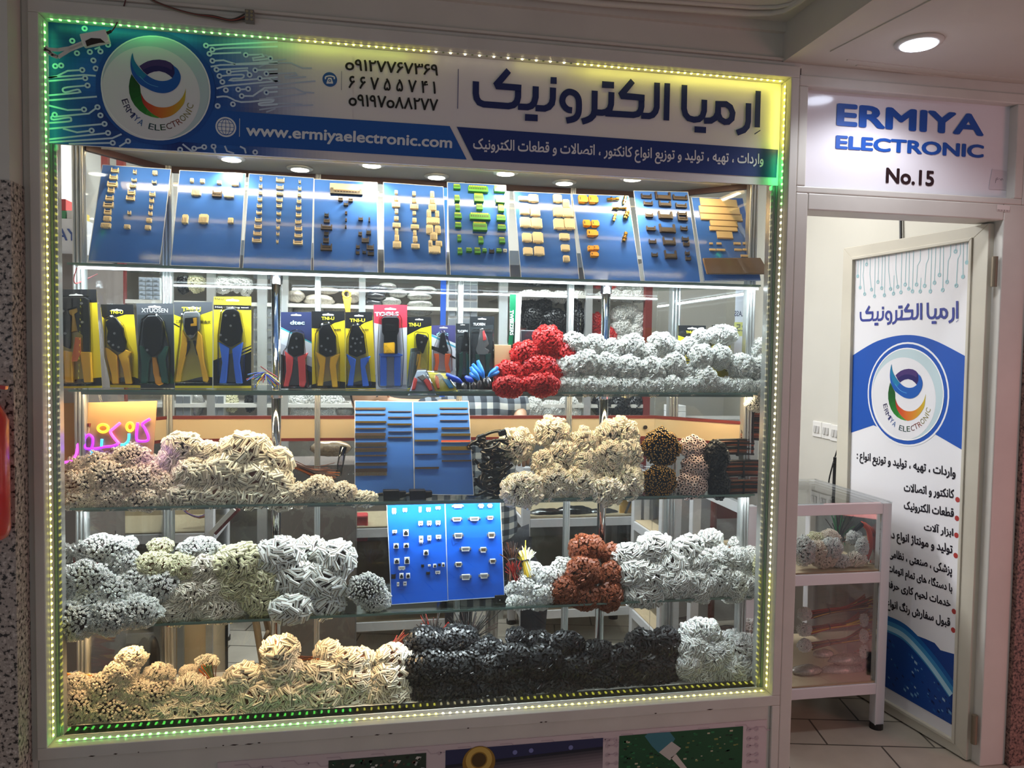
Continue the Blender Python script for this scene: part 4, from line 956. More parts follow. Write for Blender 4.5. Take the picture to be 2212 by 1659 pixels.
board('blue board with three columns of ten white headers in growing widths', RP, Q1, [(1652,130),(2168,165),(2145,912),(1602,885)], BLU, [(1748,178,18,30),(1745,236,26,26),(1743,287,30,24),(1740,338,36,26),(1736,392,42,24),(1733,445,44,20),(1728,502,54,26),(1725,557,60,26),(1720,610,66,26),(1715,666,76,28),(1902,188,66,26),(1899,245,58,26),(1898,293,56,24),(1895,343,50,24),(1893,391,44,26),(1890,452,36,22),(1887,507,34,22),(1883,565,28,22),(1882,615,24,22),(1878,675,18,24),(2057,202,16,24),(2056,255,26,24),(2054,303,30,26),(2051,356,34,28),(2047,410,42,26),(2048,464,44,26),(2045,518,50,24),(2046,573,58,26),(2046,627,64,26),(2042,683,76,30)], 'c', GRP)
board('blue board of black and brown connectors under one long cream strip', RP, Q2, [(80,200),(657,232),(665,1078),(72,1050)], BLU, [(374,280,300,46,'w'),(376,322,298,36,'k'),(323,388,44,38),(415,395,42,38),(372,436,42,28,'k'),(374,513,20,36),(373,578,16,34),(370,640,14,32),(194,535,40,34,'k'),(196,588,56,36),(194,650,104,38),(192,705,42,44,'k'),(190,766,54,50),(192,833,106,54),(507,570,42,32),(586,574,16,50,'k'),(503,706,34,44),(580,694,44,44,'k'),(549,765,66,48),(482,826,34,34),(595,832,66,46),(480,880,34,32),(540,876,34,28,'k'),(600,888,58,36,'k')], 'b', GRP)
board('blue board of cream plugs and housings in three columns, beside the green terminals', RP, Q2, [(715,230),(1265,270),(1298,1108),(722,1080)], BLU, [(832,328,28,30),(832,385,38,40),(831,442,72,42),(835,503,30,38),(834,568,40,34),(836,630,74,38),(836,690,30,54),(838,746,40,56),(840,808,76,58),(996,340,30,36),(998,402,40,36),(998,460,74,38),(998,520,30,30),(1000,584,36,36),(1004,645,74,36),(1003,702,28,44),(1006,756,40,52),(1009,822,76,38),(1163,348,34,54),(1166,407,46,50),(1165,465,70,56),(1133,524,38,70),(1208,528,34,56),(1171,588,118,54),(1140,668,62,78),(1214,672,50,72),(1177,729,64,66),(1147,800,34,60),(1224,800,58,46),(1185,853,106,64)], 'C', GRP)
board('blue board of green screw terminals', RP, Q2, [(1302,228),(1840,258),(1882,1130),(1330,1105)], BLU, [(1389,280,60,46),(1583,300,180,52),(1780,300,96,54),(1391,384,44,56),(1590,380,82,76),(1786,405,78,50),(1396,468,38,64),(1596,465,54,54),(1793,475,48,66),(1399,545,64,54),(1600,552,184,58),(1794,565,76,54),(1401,630,54,50),(1600,642,124,78),(1800,650,70,46),(1411,750,32,60),(1609,766,40,66),(1803,770,48,54),(1417,868,38,58),(1500,858,48,36),(1578,866,50,56),(1643,862,34,34),(1709,866,42,36,'k'),(1775,862,44,34),(1832,864,32,30,'u')], 'g', GRP)
board('blue board of large plain white connector blocks', RP, Q3, [(105,120),(545,140),(612,815),(165,800)], BLU, [(180,180,74,28),(255,178,70,54),(440,180,60,56),(507,220,44,60),(187,270,68,58),(268,278,68,68),(447,280,72,66),(520,285,74,70),(193,362,76,70),(279,368,78,72),(453,376,76,76),(530,376,78,76),(205,479,68,62),(289,480,74,76),(494,473,72,44),(213,586,68,54),(299,584,72,64),(501,559,60,44),(509,643,44,44)], 'C', GRP)
board('blue board of orange power plugs and golden aerial plugs', RP, Q3, [(555,140),(990,155),(1085,815),(655,812)], BLU, [(638,188,66,52),(717,190,64,54),(667,373,52,44),(732,375,52,44),(711,449,78,44),(697,565,42,32),(738,563,38,32),(726,613,58,32),(866,187,84,40,'m'),(955,196,38,56,'v'),(915,254,104,36,'m'),(880,327,34,54,'v'),(970,307,54,56,'v'),(958,478,44,64,'v')], 'o', GRP)
board('blue board of dark brown latched headers', RP, Q3, [(1030,115),(1448,125),(1545,820),(1115,812)], BLU, [(1125,163,74,30),(1253,160,110,50,'B'),(1384,173,104,30),(1138,216,64,26),(1268,220,86,36,'B'),(1392,234,78,28),(1146,308,54,28),(1272,308,100,50,'B'),(1400,297,66,22),(1404,333,66,32),(1160,410,64,30),(1286,410,112,58,'B'),(1414,410,46,30),(1172,510,50,26),(1300,508,84,54,'B'),(1424,490,44,26),(1432,530,40,28),(1188,612,42,26),(1312,612,82,58,'B'),(1440,600,28,26),(1447,640,34,28)], 'b', GRP)
board('blue board of tan flat flex strips beside the right corner post', RP, Q3, [(1475,165),(1870,172),(2010,805),(1575,810)], BLU, [(1683,213,272,48),(1690,271,300,44),(1703,320,310,42),(1722,370,200,42),(1720,412,206,24),(1730,460,110,50),(1625,524,24,12),(1686,524,34,14),(1826,524,50,16),(1897,524,50,16),(1636,572,44,14),(1700,573,64,14),(1834,572,54,14),(1905,572,68,14),(1892,620,70,16)], 'w', GRP)
# pack of brown flat cable in front of the last board
a = MB(); P_ = RP.hits(Q3([(1545,652),(1990,650),(2040,735),(2025,775),(1580,775)])); t = thing('flat_cable_pack', 'shiny pack of brown flat flex cable leaning on the board of tan strips', 'cable pack', RP.P(*P_[-1]))
a.prism(RP, P_, .012, .020); a.build('pack', mat('brown_film', (122, 92, 62), .22, coat=.6), t, bevel=.003)
a = MB(); zz = [RP.P(x, y, .012) for x, y in RP.hits(Q3([(1995, 700), (2030, 770)]))]
for k in range(14):
    b_ = zz[0].lerp(zz[1], k / 13); a.tube(cat([b_, b_ + V((.012, -.004, -.006)), b_ + V((.018 + .008 * rnd.random(), -.005, -.02 * rnd.random()))], 3), .0007, 5)
a.build('cable_end', TAND, t)
# the warm lamps on the case ceiling that the boards mirror
t = thing('led_tube', 'warm light bar across the display case ceiling above the boards', 'light tube', (1.17, .2, 2.17), 'light tubes under the shelves')
a = MB(); a.span((.10, .186, 2.162), (2.24, .189, 2.178)); a.span((.10, .189, 2.174), (2.24, .214, 2.178)); a.build('housing', ALU, t)
a = MB(); a.span((.10, .192, 2.168), (2.24, .211, 2.174)); a.build('diffuser', emit('bar_warm', (255, 216, 160), 9), t)
strip_light('led_bar_light', (.12, .2, 2.166), (2.22, .2, 2.166), (0, .2, -1), .016, 5, (1.0, .80, .52))
led_strip('row of light points along the back of the wide sign', (.1, .078, 2.174), (2.26, .078, 2.174), 100, (0, 0, -1), lambda t: 'w')
T8 = math.radians(9)
CP = Pl((0, 0.165, Z3 + .003), (1, 0, 0), (0, math.sin(T8), math.cos(T8)))
G2 = 'middle pair of blue boards'
board('blue board of brown comb pin strips on the neon sign shelf', CP, Q4, [(658,142),(1150,150),(1165,945),(658,930)], BLU, [(790,208,260,24),(790,255,258,10),(1040,232,196,8),(1040,282,200,14),(795,322,264,22,'y'),(1040,342,204,20,'y'),(793,378,262,16),(1042,405,200,8),(790,440,262,50,'P'),(1042,453,206,14),(795,515,266,40,'P'),(795,560,272,38,'P'),(797,608,266,18),(798,682,272,32,'P'),(798,750,270,66,'P')], 'p', G2)
board('blue board of gold and red pin strips beside the black cable coil', CP, Q4, [(1153,150),(1627,145),(1672,945),(1168,940)], BLU, [(1265,260,198,14),(1500,205,240,16),(1505,250,240,10),(1503,308,240,8),(1265,380,200,24),(1515,375,236,22),(1268,480,200,20,'y'),(1518,430,248,30,'y'),(1518,485,246,24,'r'),(1520,545,250,44,'y'),(1268,597,194,10),(1518,595,240,12),(1525,652,252,18),(1273,713,204,22)], 'p', G2)
DPn = Pl((0, 0.165, Z4 + .003), (1, 0, 0), (0, math.sin(T8), math.cos(T8)))
G3 = 'bright blue boards on the lowest glass shelf'
board('bright blue board of white and black sockets', DPn, Q5, [(440,75),(918,58),(945,868),(480,900)], BLU2, [(501,130,34,50,'u'),(590,122,36,34,'u'),(715,118,22,48,'u'),(784,118,36,36,'u'),(862,105,40,28,'u'),(719,232,36,40,'u'),(790,230,36,42,'u'),(862,227,38,40,'u'),(505,300,38,30,'u'),(597,307,44,52,'j'),(723,366,34,66,'u'),(790,355,32,50,'u'),(866,344,42,38,'u'),(517,415,42,42,'j'),(600,412,42,38,'j'),(762,470,40,42,'j'),(522,540,44,44,'j'),(606,535,42,56,'j'),(563,600,58,34,'u'),(495,665,36,42,'k'),(561,662,34,44,'j'),(615,660,34,42,'j'),(533,733,20,38,'u'),(590,728,28,38,'u'),(735,578,22,24,'k'),(791,577,22,18,'u'),(835,578,26,28,'j'),(873,570,22,22,'k'),(904,570,22,32,'j'),(780,638,28,24,'k'),(860,635,40,30,'u')], 'u', G3)
board('bright blue board of metal serial connectors', DPn, Q5, [(922,60),(1375,45),(1410,835),(945,865)], BLU2, [(1025,88,98,30),(1215,86,46,34),(1288,84,42,34),(1016,196,98,34),(1160,192,104,34),(1290,183,62,32),(1028,330,90,46),(1300,326,70,50),(1087,440,96,38),(1232,446,66,46),(1030,567,66,42),(1310,540,60,42),(1089,670,94,50),(1239,660,86,44)], 'd', G3)
# two black plugs and a small power inlet in front of the boards
for x, lb in ((980, 'black block plug lying before the board of comb pin strips'), (1205, 'black block plug lying before the board of gold pin strips')):
    p = atz(*Q4([(x, 985)])[0], Z3 + .001); F = Pl(p, (1, 0, 0), (0, 0, 1)); s = lambda pts: [((u - x) * .000405, (985 - v) * .000405) for u, v in pts]
    t = thing('block_plug', lb, 'plug', p, 'black plugs on the middle shelf')
    a = MB(); a.prism(F, s([(x - 80, 905), (x + 50, 905), (x + 60, 920), (x + 60, 985), (x - 75, 985)]), -.03, .006); a.build('body', KBL, t, bevel=.002)
    a = MB(); a.prism(F, s([(x + 55, 920), (x + 110, 918), (x + 110, 965), (x + 55, 975)]), -.025, .002); a.build('neck', KBL, t, bevel=.001)
    a = MB(); a.cyl(F.P(-.032, .017, -.012), F.P(-.048, .016, -.012), .006, 12); a.build('cable_stub', BLACK, t)
p = atz(*Q5([(1370, 885)])[0], Z4 + .001); F = Pl(p, (1, 0, 0), (0, 0, 1)); t = thing('power_inlet', 'square black power inlet at the foot of the board of serial connectors', 'socket', p)
a = MB(); a.prism(F, [(-.018, 0), (.018, 0), (.018, .028), (-.018, .028)], -.03, .004); a.build('body', KBL, t, bevel=.0015)
a = MB(); pbox(a, F, -.011, .006, .011, .021, .004, .0045); a.build('recess', mat('recess_dark', (8, 8, 8), .8), t)
a = MB(); pbox(a, F, -.002, .009, .002, .013, .0045, .007); a.build('pin', STEEL, t)

# ================================================================== neon sign board
zN = Z(90, 830, 3.626)
bl = at(*zN([(120, 765)])[0], .172); bl.z = Z3 + .004; NPl = Pl(bl, (1, 0, 0), (0, math.sin(math.radians(6)), math.cos(math.radians(6))))
t = thing('neon_sign', 'glowing purple and yellow neon lettering on a tan board', 'neon sign', bl)
a = MB(); a.prism(NPl, NPl.hits(zN([(175,148),(903,130),(868,640),(855,775),(120,765)])), -.005, 0); a.build('board', mat('neon_board', (168, 130, 88), .28, coat=.3), t)
def neon(name, groups, m_):
    mb = MB()
    for g in groups:
        P_ = NPl.hits(zN(g)); mb.tube([NPl.P(x, y, .007) for x, y in cat(P_, 4)], .0042, 8)
    mb.build(name, m_, t, smooth=True)
N_P = emit('neon_purple', (150, 40, 250), 2.2); N_K = emit('neon_pink', (240, 80, 230), 2.2); N_Y = emit('neon_yellow', (255, 190, 40), 2.4); N_C = emit('neon_cyan', (60, 180, 255), 2.0)
neon('letter_kaf', [[(852,272),(795,310),(812,345),(838,405),(832,442),(765,444),(748,425),(750,360),(758,300)]], N_P)
el = lambda x, y, a_, b_: [(x + a_ * math.cos(k * pi / 6), y + b_ * math.sin(k * pi / 6)) for k in range(13)]
neon('dot_ring', [el(697, 334, 26, 32)], N_Y); neon('dots_ring', [el(487, 345, 40, 30)], N_Y)
neon('letter_noon', [[(690,385),(684,440),(655,470),(625,472)]], N_C)
neon('letter_kaf_small', [[(620,302),(570,345),(545,370),(565,410),(612,465)]], N_K)
neon('letter_baseline', [[(600,468),(560,484),(500,490),(440,502),(385,506),(350,500),(340,470),(345,425),(375,395),(405,420),(405,470),(395,505)]], N_P)
neon('letter_teh', [[(478,428),(474,488)]], N_C); neon('letter_tail', [[(402,512),(392,550),(372,580)]], N_C)
neon('letter_reh', [[(276,440),(284,500),(272,560),(240,598),(180,612)]], N_K)
p = NPl.P(.3, .16, .05)
neon_l = bpy.data.lights.new('neon_glow', 'POINT'); neon_l.energy = .10; neon_l.color = (.7, .3, 1); neon_l.shadow_soft_size = .05; o_ = bpy.data.objects.new('neon_glow', neon_l); COL.objects.link(o_); o_.location = p

# ================================================================== packed pliers on the second shelf
zT, zU, zW = Z(90, 580, 4.424), Z(560, 590, 3.95), Z(1040, 590, 3.352)
YC, KC, GC, NC = srgb(206, 178, 34), srgb(22, 22, 24), srgb(60, 62, 66), srgb(34, 40, 78)
HY = mat('handle_yellow', (255, 192, 44), .35); HB = mat('handle_blue', (66, 122, 232), .3); HR = mat('handle_red', (240, 84, 84), .35); HG = mat('handle_green', (44, 92, 78), .35); HO = mat('handle_orange', (255, 112, 52), .35); HOY = mat('stripper_orange', (250, 164, 44), .35)
TBK = mat('tool_black', (22, 22, 24), .3, .3); RIV = mat('rivet', (170, 170, 172), .3, .9)
PACKGRP = 'packed hand tools on the second shelf'
def pack(label, zz, corners, cardcol, art=(), parts=(), texts=(), rivets=(), blister=None, lean=3.0, name='tool_pack', depth=.21, hidden=False, slot=True):
    """hanging card with printed art, a tool built in relief and a clear bubble over it"""
    c = zz(corners)
    bl_ = at(*c[3], depth); L = math.radians(lean)
    pl = Pl(bl_, (1, 0, 0), (0, math.sin(L), math.cos(L)))
    P_ = pl.hits(c); low = (Z2 + .0015 - bl_.z) / math.cos(L)
    if hidden: P_[2], P_[3] = (P_[2][0], low), (P_[3][0], low)      # foot out of sight: card reaches the shelf
    else:
        pl.O = pl.O + V((0, 0, Z2 + .0015 - bl_.z - min(P_[2][1], P_[3][1], 0) * math.cos(L)))
    t = thing(name, label, 'packed tool', pl.P(*((V(P_[2]) + V(P_[3])) / 2)), PACKGRP)
    a = MB(); a.prism(pl, P_, -.0012, 0, col=cardcol)
    for k, (pts, col) in enumerate(art): a.poly(pl, pl.hits(zz(pts)), .0003 + .0001 * k, col)
    if slot:
        m0 = V(P_[0]).lerp(V(P_[1]), .5); w_ = (V(P_[1]) - V(P_[0])).length
        a.poly(pl, [(m0.x + x * w_, m0.y + y * w_) for x, y in ((-.16, -.13), (.16, -.13), (.18, -.10), (.14, -.08), (.05, -.075), (0, -.05), (-.05, -.075), (-.14, -.08), (-.18, -.10))], .0013, srgb(176, 172, 166))
    a.build('backing_card', PG, t)
    if texts:
        a = MB()
        for s_, q, col, bo in texts: put_text(a, pl, s_, *zz(q), .0016, col, bo)
        a.build('lettering', PR, t)
    for nm, m_, pts, h0, h1 in parts:
        a = MB(); a.prism(pl, pl.hits(zz(pts)), h0, h1); a.build(nm, m_, t, bevel=.0025)
    for q in rivets:
        a = MB(); x, y = pl.hit(*zz([q])[0]); a.cyl(pl.P(x, y, .02), pl.P(x, y, .0245), .0038, 12); a.build('rivet', RIV, t)
    if blister:
        a = MB(); a.prism(pl, pl.hits(zz(blister)), .0015, .030); a.build('blister', PLASTIC, t, bevel=.008)
    return t, pl
TXY = srgb(220, 206, 40); CHN = '工具精密制造优'
pack('large yellow card with tall black frame crimper and orange tag, nearest the left post', zT, [(137,200),(523,200),(577,1120),(205,1125)], YC,
     [([(137,200),(523,200),(530,325),(150,330)], KC), ([(205,1125),(577,1120),(572,1040),(470,1050),(330,1060),(205,1085)], KC)],
     [('tool_frame', TBK, [(180,320),(200,290),(225,282),(430,280),(465,300),(475,480),(475,800),(415,800),(410,640),(365,610),(330,440),(362,420),(355,375),(270,400),(275,440),(300,460),(285,770),(225,745),(205,640),(185,480)], .004, .018),
      ('handle', HY, [(230,785),(310,800),(322,1090),(245,1090)], .004, .020), ('handle', HY, [(385,800),(485,800),(500,1085),(425,1090)], .004, .020), ('jaw_plate', mat('jaw_brass', (196, 150, 60), .35, .5), [(270,400),(355,378),(362,420),(330,440),(360,600),(290,615),(300,460),(275,440)], .004, .012),
      ('price_tag', mat('tag_orange', (244, 120, 36), .4), [(345,660),(400,665),(400,800),(362,890),(310,890)], .020, .022)],
     rivets=[(215,335),(405,340),(212,370),(232,412),(412,518),(250,625)], blister=[(165,270),(485,265),(510,1100),(225,1105)], depth=.163)
TNI = lambda x0, y0, x1, y1: ('TNI-U', [(x0, y1), (x1, y1), (x0, y0)], TXY, .03)
pack('small yellow crimper slanting on a yellow and black card, second from the left post', zT, [(563,343),(875,343),(945,1115),(655,1110)], YC,
     [([(563,343),(875,343),(882,440),(800,440),(700,470),(620,490),(577,460)], KC), ([(655,1110),(945,1115),(940,1060),(880,1035),(760,1040),(652,1075)], KC)],
     [('tool_head', TBK, [(630,510),(690,465),(722,475),(792,570),(802,650),(822,700),(815,785),(790,805),(745,800),(690,770),(645,720),(640,660),(650,600),(632,550)], .004, .020),
      ('handle', HY, [(625,755),(655,765),(735,830),(737,880),(747,1100),(690,1100),(680,1000),(640,860)], .003, .018), ('handle', HY, [(745,830),(810,775),(870,800),(842,850),(877,1100),(815,1105),(790,960)], .003, .018)],
     [TNI(655, 402, 780, 434), ('TN-10A-12', [(700, 1000), (700, 895), (690, 1000)], KC, .02)], [(718,625),(665,702),(705,735),(757,755)], [(610,470),(700,445),(800,540),(840,720),(890,800),(890,1105),(680,1108),(620,850)])
pack('dark green crimper with an orange wire stripper on a black card', zT, [(903,312),(1257,312),(1270,1120),(945,1120)], GC,
     [([(918,440),(1259,440),(1268,1080),(940,1080)], srgb(40, 44, 46)), ([(1000,900),(1140,880),(1240,1000),(1268,1100),(990,1100)], srgb(40, 74, 50))],
     [('tool_head', TBK, [(985,510),(1030,455),(1120,455),(1165,510),(1172,620),(1150,780),(1080,842),(1020,800),(990,730),(980,620)], .004, .022),
      ('handle', HG, [(948,738),(980,742),(1060,850),(1035,900),(1020,1095),(960,1100),(965,900)], .003, .018), ('handle', HG, [(1120,845),(1190,742),(1222,745),(1190,870),(1218,1100),(1160,1092),(1130,920)], .003, .018),
      ('wire_stripper', HOY, [(1062,845),(1102,850),(1130,950),(1140,1030),(1172,1060),(1168,1105),(1130,1120),(1095,1100),(1090,1060),(1075,1000)], .004, .014)],
     [('XTUOSEN', [(955,420), (1208,424), (955,378)], srgb(150, 150, 150), .02)], [(1028,783)], [(965,490),(1030,435),(1130,435),(1185,510),(1240,760),(1240,1105),(940,1105),(935,740)])
pack('grey and yellow wire stripper on a bright yellow card under a grey header', zT, [(1262,320),(1632,320),(1632,1120),(1275,1120)], srgb(214, 196, 34),
     [([(1262,320),(1632,320),(1632,405),(1560,430),(1440,465),(1340,470),(1265,440)], GC), ([(1275,1120),(1632,1120),(1632,1040),(1560,1030),(1480,1045),(1390,1070),(1275,1095)], KC), ([(1262,520),(1330,560),(1330,572),(1262,535)], KC)],
     [('tool_head', mat('tool_grey', (150, 152, 154), .3, .7), [(1360,450),(1380,420),(1500,415),(1525,450),(1520,590),(1480,622),(1470,660),(1435,682),(1405,650),(1370,590)], .004, .022),
      ('jaw', TBK, [(1385,480),(1500,470),(1505,600),(1470,640),(1400,640),(1378,560)], .022, .025), ('depth_stop', HY, [(1462,480),(1500,475),(1500,555),(1440,560),(1440,535),(1470,530)], .025, .028),
      ('handle', HY, [(1355,590),(1402,680),(1392,800),(1342,1000),(1332,1082),(1288,1080),(1310,950),(1345,720)], .003, .018), ('handle', HY, [(1500,600),(1540,640),(1562,900),(1604,1060),(1592,1088),(1553,1080),(1520,900),(1483,760)], .003, .018),
      ('grip_pad', BLACK, [(1390,700),(1422,690),(1418,760),(1380,850)], .003, .012), ('grip_pad', BLACK, [(1450,690),(1480,690),(1520,840),(1490,830)], .003, .012)],
     [TNI(1340, 368, 1522, 416), ('工具精', [(1280,524), (1362,524), (1280,490)], KC, .02), ('制造优', [(1515,528), (1616,528), (1515,495)], KC, .02)], [(1413,505),(1437,645),(1408,598)], [(1345,430),(1400,400),(1500,400),(1545,450),(1560,620),(1620,1095),(1275,1095),(1320,700)])
pack('tall crimper with blue handles on a yellow card ending in black', zT, [(1645,245),(2003,245),(2003,1120),(1640,1120)], srgb(196, 174, 40),
     [([(1645,345),(2003,352),(2003,398),(1645,392)], KC), ([(1640,880),(2003,735),(2003,1120),(1640,1120)], KC), ([(1900,790),(2003,745),(2003,760),(1900,810)], srgb(190, 170, 60)), ([(1900,825),(2003,780),(2003,790),(1900,838)], srgb(190, 170, 60))],
     [('tool_head', TBK, [(1710,640),(1735,430),(1770,390),(1850,385),(1895,420),(1930,600),(1912,700),(1822,748),(1790,748),(1705,690)], .004, .022),
      ('handle', HB, [(1702,703),(1800,760),(1790,900),(1772,1098),(1708,1098),(1735,900)], .003, .019), ('handle', HB, [(1932,703),(1828,772),(1845,950),(1865,1098),(1927,1098),(1897,900)], .003, .019)],
     [('TNI-U', [(1650,302), (1740,302), (1650,280)], KC, .03), ('Hot stamping tool', [(1660,378), (1975,384), (1660,362)], srgb(200, 196, 190), .01)], [(1770,455),(1852,455),(1818,552),(1722,640),(1775,685)], [(1690,640),(1720,400),(1765,365),(1865,365),(1912,410),(1955,690),(1935,1108),(1690,1108)])
pack('crimper with red handles on a navy and white card', zU, [(185,330),(445,330),(452,985),(185,982)], srgb(40, 46, 78),
     [([(185,460),(300,520),(448,600),(450,720),(185,600)], srgb(196, 198, 204)), ([(185,462),(446,588),(446,600),(185,476)], srgb(60, 150, 160)), ([(185,600),(450,720),(450,800),(185,690)], srgb(160, 160, 168)), ([(185,690),(450,850),(452,985),(185,982)], KC)],
     [('tool_head', TBK, [(245,640),(265,560),(285,512),(325,500),(370,515),(388,570),(386,690),(330,702),(300,716),(258,690),(243,665)], .004, .020),
      ('handle', HR, [(218,663),(296,722),(282,840),(252,967),(213,967),(235,840),(230,720)], .003, .018), ('handle', HR, [(330,717),(422,678),(395,740),(402,930),(386,972),(345,967),(340,840)], .003, .018)],
     [('dtec', [(264,440), (388,440), (264,404)], srgb(170, 200, 206), .03), ('CE', [(405,975), (445,975), (405,955)], srgb(190, 190, 190), .02)], [(322,562),(290,640),(325,632)], [(235,640),(262,500),(325,480),(385,500),(400,680),(430,975),(205,975),(205,665)])
for lb, hm, card, head, hl, hr, tx, riv, bls in (
    ('crimper with yellow handles on a black and yellow card, beside the navy card', HY, [(447,325),(728,325),(735,985),(452,985)], [(510,500),(545,440),(600,432),(655,540),(660,690),(580,716),(512,682)], [(485,672),(570,720),(545,962),(498,962),(520,800)], [(608,717),(692,687),(655,790),(672,972),(625,972),(603,800)], TNI(532, 372, 640, 400), [(588,560),(535,625),(572,655),(612,668)], [(480,520),(530,430),(605,415),(670,530),(690,680),(690,978),(490,978),(470,680)]),
    ('crimper with blue handles on a black and yellow card, beside the red tools card', HB, [(735,332),(965,332),(995,980),(737,980)], [(766,545),(795,445),(842,440),(892,520),(912,682),(832,716),(765,692)], [(743,688),(826,737),(802,962),(753,962),(780,800)], [(863,732),(952,708),(905,800),(937,962),(883,967),(865,800)], TNI(772, 388, 902, 418), [(835,565),(800,560),(878,548),(866,597),(820,602),(785,630),(822,665),(868,668)], [(745,560),(790,440),(850,425),(905,510),(930,690),(960,970),(745,970)])):
    x0, x1 = card[0][0], card[1][0]
    pack(lb, zU, card, YC, [([card[0], card[1], (card[1][0] + 1, 402), (x0 + (x1 - x0) * .7, 425), (x0 + (x1 - x0) * .35, 480), (x0 + 1, 470)], KC), ([card[3], card[2], (card[2][0], 930), (x0 + (x1 - x0) * .6, 915), (x0 + 5, 950)], KC)],
         [('tool_head', TBK, head, .004, .020), ('handle', hm, hl, .003, .018), ('handle', hm, hr, .003, .018)],
         [tx, ('工具精', [(x0 + 18, 497), (x0 + 70, 497), (x0 + 18, 478)], KC, .02), ('制造优', [(x1 - 85, 493), (x1 - 30, 493), (x1 - 85, 474)], KC, .02)], riv, bls)
pack('network crimper with blue handles and yellow block on a red tools card', zU, [(975,272),(1262,272),(1256,985),(998,985)], srgb(196, 196, 204),
     [([(975,272),(1262,272),(1261,462),(1180,470),(980,425)], srgb(200, 44, 58)), ([(1080,960),(1256,950),(1256,985),(1080,985)], srgb(150, 150, 166))],
     [('tool_head', TBK, [(1045,395),(1062,375),(1172,375),(1190,395),(1190,500),(1175,535),(1180,690),(1060,690),(1062,535),(1047,505)], .004, .024), ('head_window', mat('recess_dark', (8, 8, 8)), [(1075,440),(1160,440),(1160,500),(1075,500)], .024, .025),
      ('cutter_block', HY, [(1058,600),(1150,592),(1158,605),(1155,690),(1060,690)], .024, .030), ('handle_collar', HB, [(1018,690),(1060,682),(1180,680),(1227,700),(1205,715),(1035,715)], .004, .022),
      ('handle', HB, [(1030,710),(1088,710),(1086,962),(1032,962)], .003, .020), ('handle', HB, [(1150,710),(1206,710),(1205,962),(1152,962)], .003, .020)],
     [('TOOLS', [(985,368), (1190,366), (985,332)], srgb(222, 214, 220), .04)], [(1075,617),(1075,668)], [(1020,380),(1050,345),(1190,345),(1215,385),(1235,690),(1220,975),(1015,975),(1005,700)])
a = MB(); R_ = MB()
o0 = atz(*zU([(765, 390)])[0], Z2 + .30); F = Pl((0, .245, Z2), (1, 0, 0), (0, 0, 1))
t = thing('wire_stripper', 'flat orange wire stripper with a ring end sticking up behind the blue handled crimper', 'wire stripper', F.P(*F.hit(*zU([(765, 395)])[0])), PACKGRP)
c_ = F.hit(*zU([(746, 178)])[0]); rr_ = .5 * (F.hit(*zU([(785, 178)])[0])[0] - F.hit(*zU([(707, 178)])[0])[0])
a.tube([F.P(c_[0] + rr_ * .8 * math.cos(k * pi / 10), c_[1] + rr_ * .8 * math.sin(k * pi / 10)) for k in range(21)], rr_ * .24, 10); a.build('ring_end', HOY, t, smooth=True)
a = MB(); a.prism(F, F.hits(zU([(712,205),(735,218),(770,212),(788,205),(780,260),(776,330),(778,392),(750,390),(738,330),(722,260)])), -.005, .005); a.build('body', HOY, t, bevel=.002)
a = MB(); a.prism(F, F.hits(zU([(755,250),(772,240),(765,300),(752,290)])), .005, .007); a.build('blade_slot', HO, t)
pack('black headed stripper on a half hidden yellow card, right of the red tools card', zU, [(1262,375),(1468,375),(1475,870),(1262,870)], srgb(220, 204, 30),
     [([(1262,375),(1468,375),(1469,450),(1380,470),(1262,530)], KC), ([(1350,700),(1400,720),(1440,800),(1475,850),(1475,870),(1400,870),(1370,780)], srgb(236, 220, 60))],
     [('tool_head', TBK, [(1330,545),(1345,515),(1420,530),(1442,560),(1395,690),(1345,650)], .004, .018), ('handle', HY, [(1345,690),(1380,690),(1370,800),(1420,860),(1350,865),(1335,780)], .003, .014)],
     [TNI(1275, 424, 1378, 456)], [(1410,540),(1382,592)], [(1320,500),(1440,510),(1450,600),(1440,860),(1320,860)], depth=.222, hidden=True)
pack('slim clear pack holding tweezers leaning against the red tools card', zU, [(1290,640),(1385,632),(1312,965),(1254,990)], srgb(150, 166, 166), [([(1300,650),(1375,645),(1372,665),(1297,672)], srgb(60, 80, 70))],
     [('tweezers', STEEL, [(1300,680),(1310,680),(1285,960),(1270,965)], .002, .008), ('tweezers_arm', STEEL, [(1330,680),(1340,680),(1292,960),(1286,960)], .002, .008)], blister=[(1288,645),(1380,640),(1310,960),(1258,985)], name='tweezer_pack', slot=False)
pack('orange handled cutter on a white and purple card', zU, [(1470,445),(1675,445),(1675,850),(1480,850)], srgb(206, 206, 212),
     [([(1470,445),(1675,445),(1675,600),(1580,560),(1470,520)], srgb(58, 56, 96)), ([(1470,520),(1675,625),(1675,640),(1470,540)], srgb(70, 150, 170)), ([(1470,620),(1540,640),(1675,720),(1675,735),(1470,650)], KC)],
     [('blade', TBK, [(1530,640),(1545,525),(1562,503),(1580,510),(1602,620),(1615,660),(1580,692),(1515,672)], .004, .012), ('handle', HO, [(1488,685),(1530,690),(1532,760),(1520,832),(1488,832),(1500,770)], .003, .016), ('handle', HO, [(1582,690),(1632,688),(1612,780),(1632,850),(1592,850),(1580,770)], .003, .016)],
     [('dtec', [(1512,536), (1612,536), (1512,502)], srgb(150, 190, 200), .03)], [(1568,628)], [(1480,650),(1540,490),(1585,490),(1640,660),(1645,845),(1482,845)], depth=.222, hidden=True)
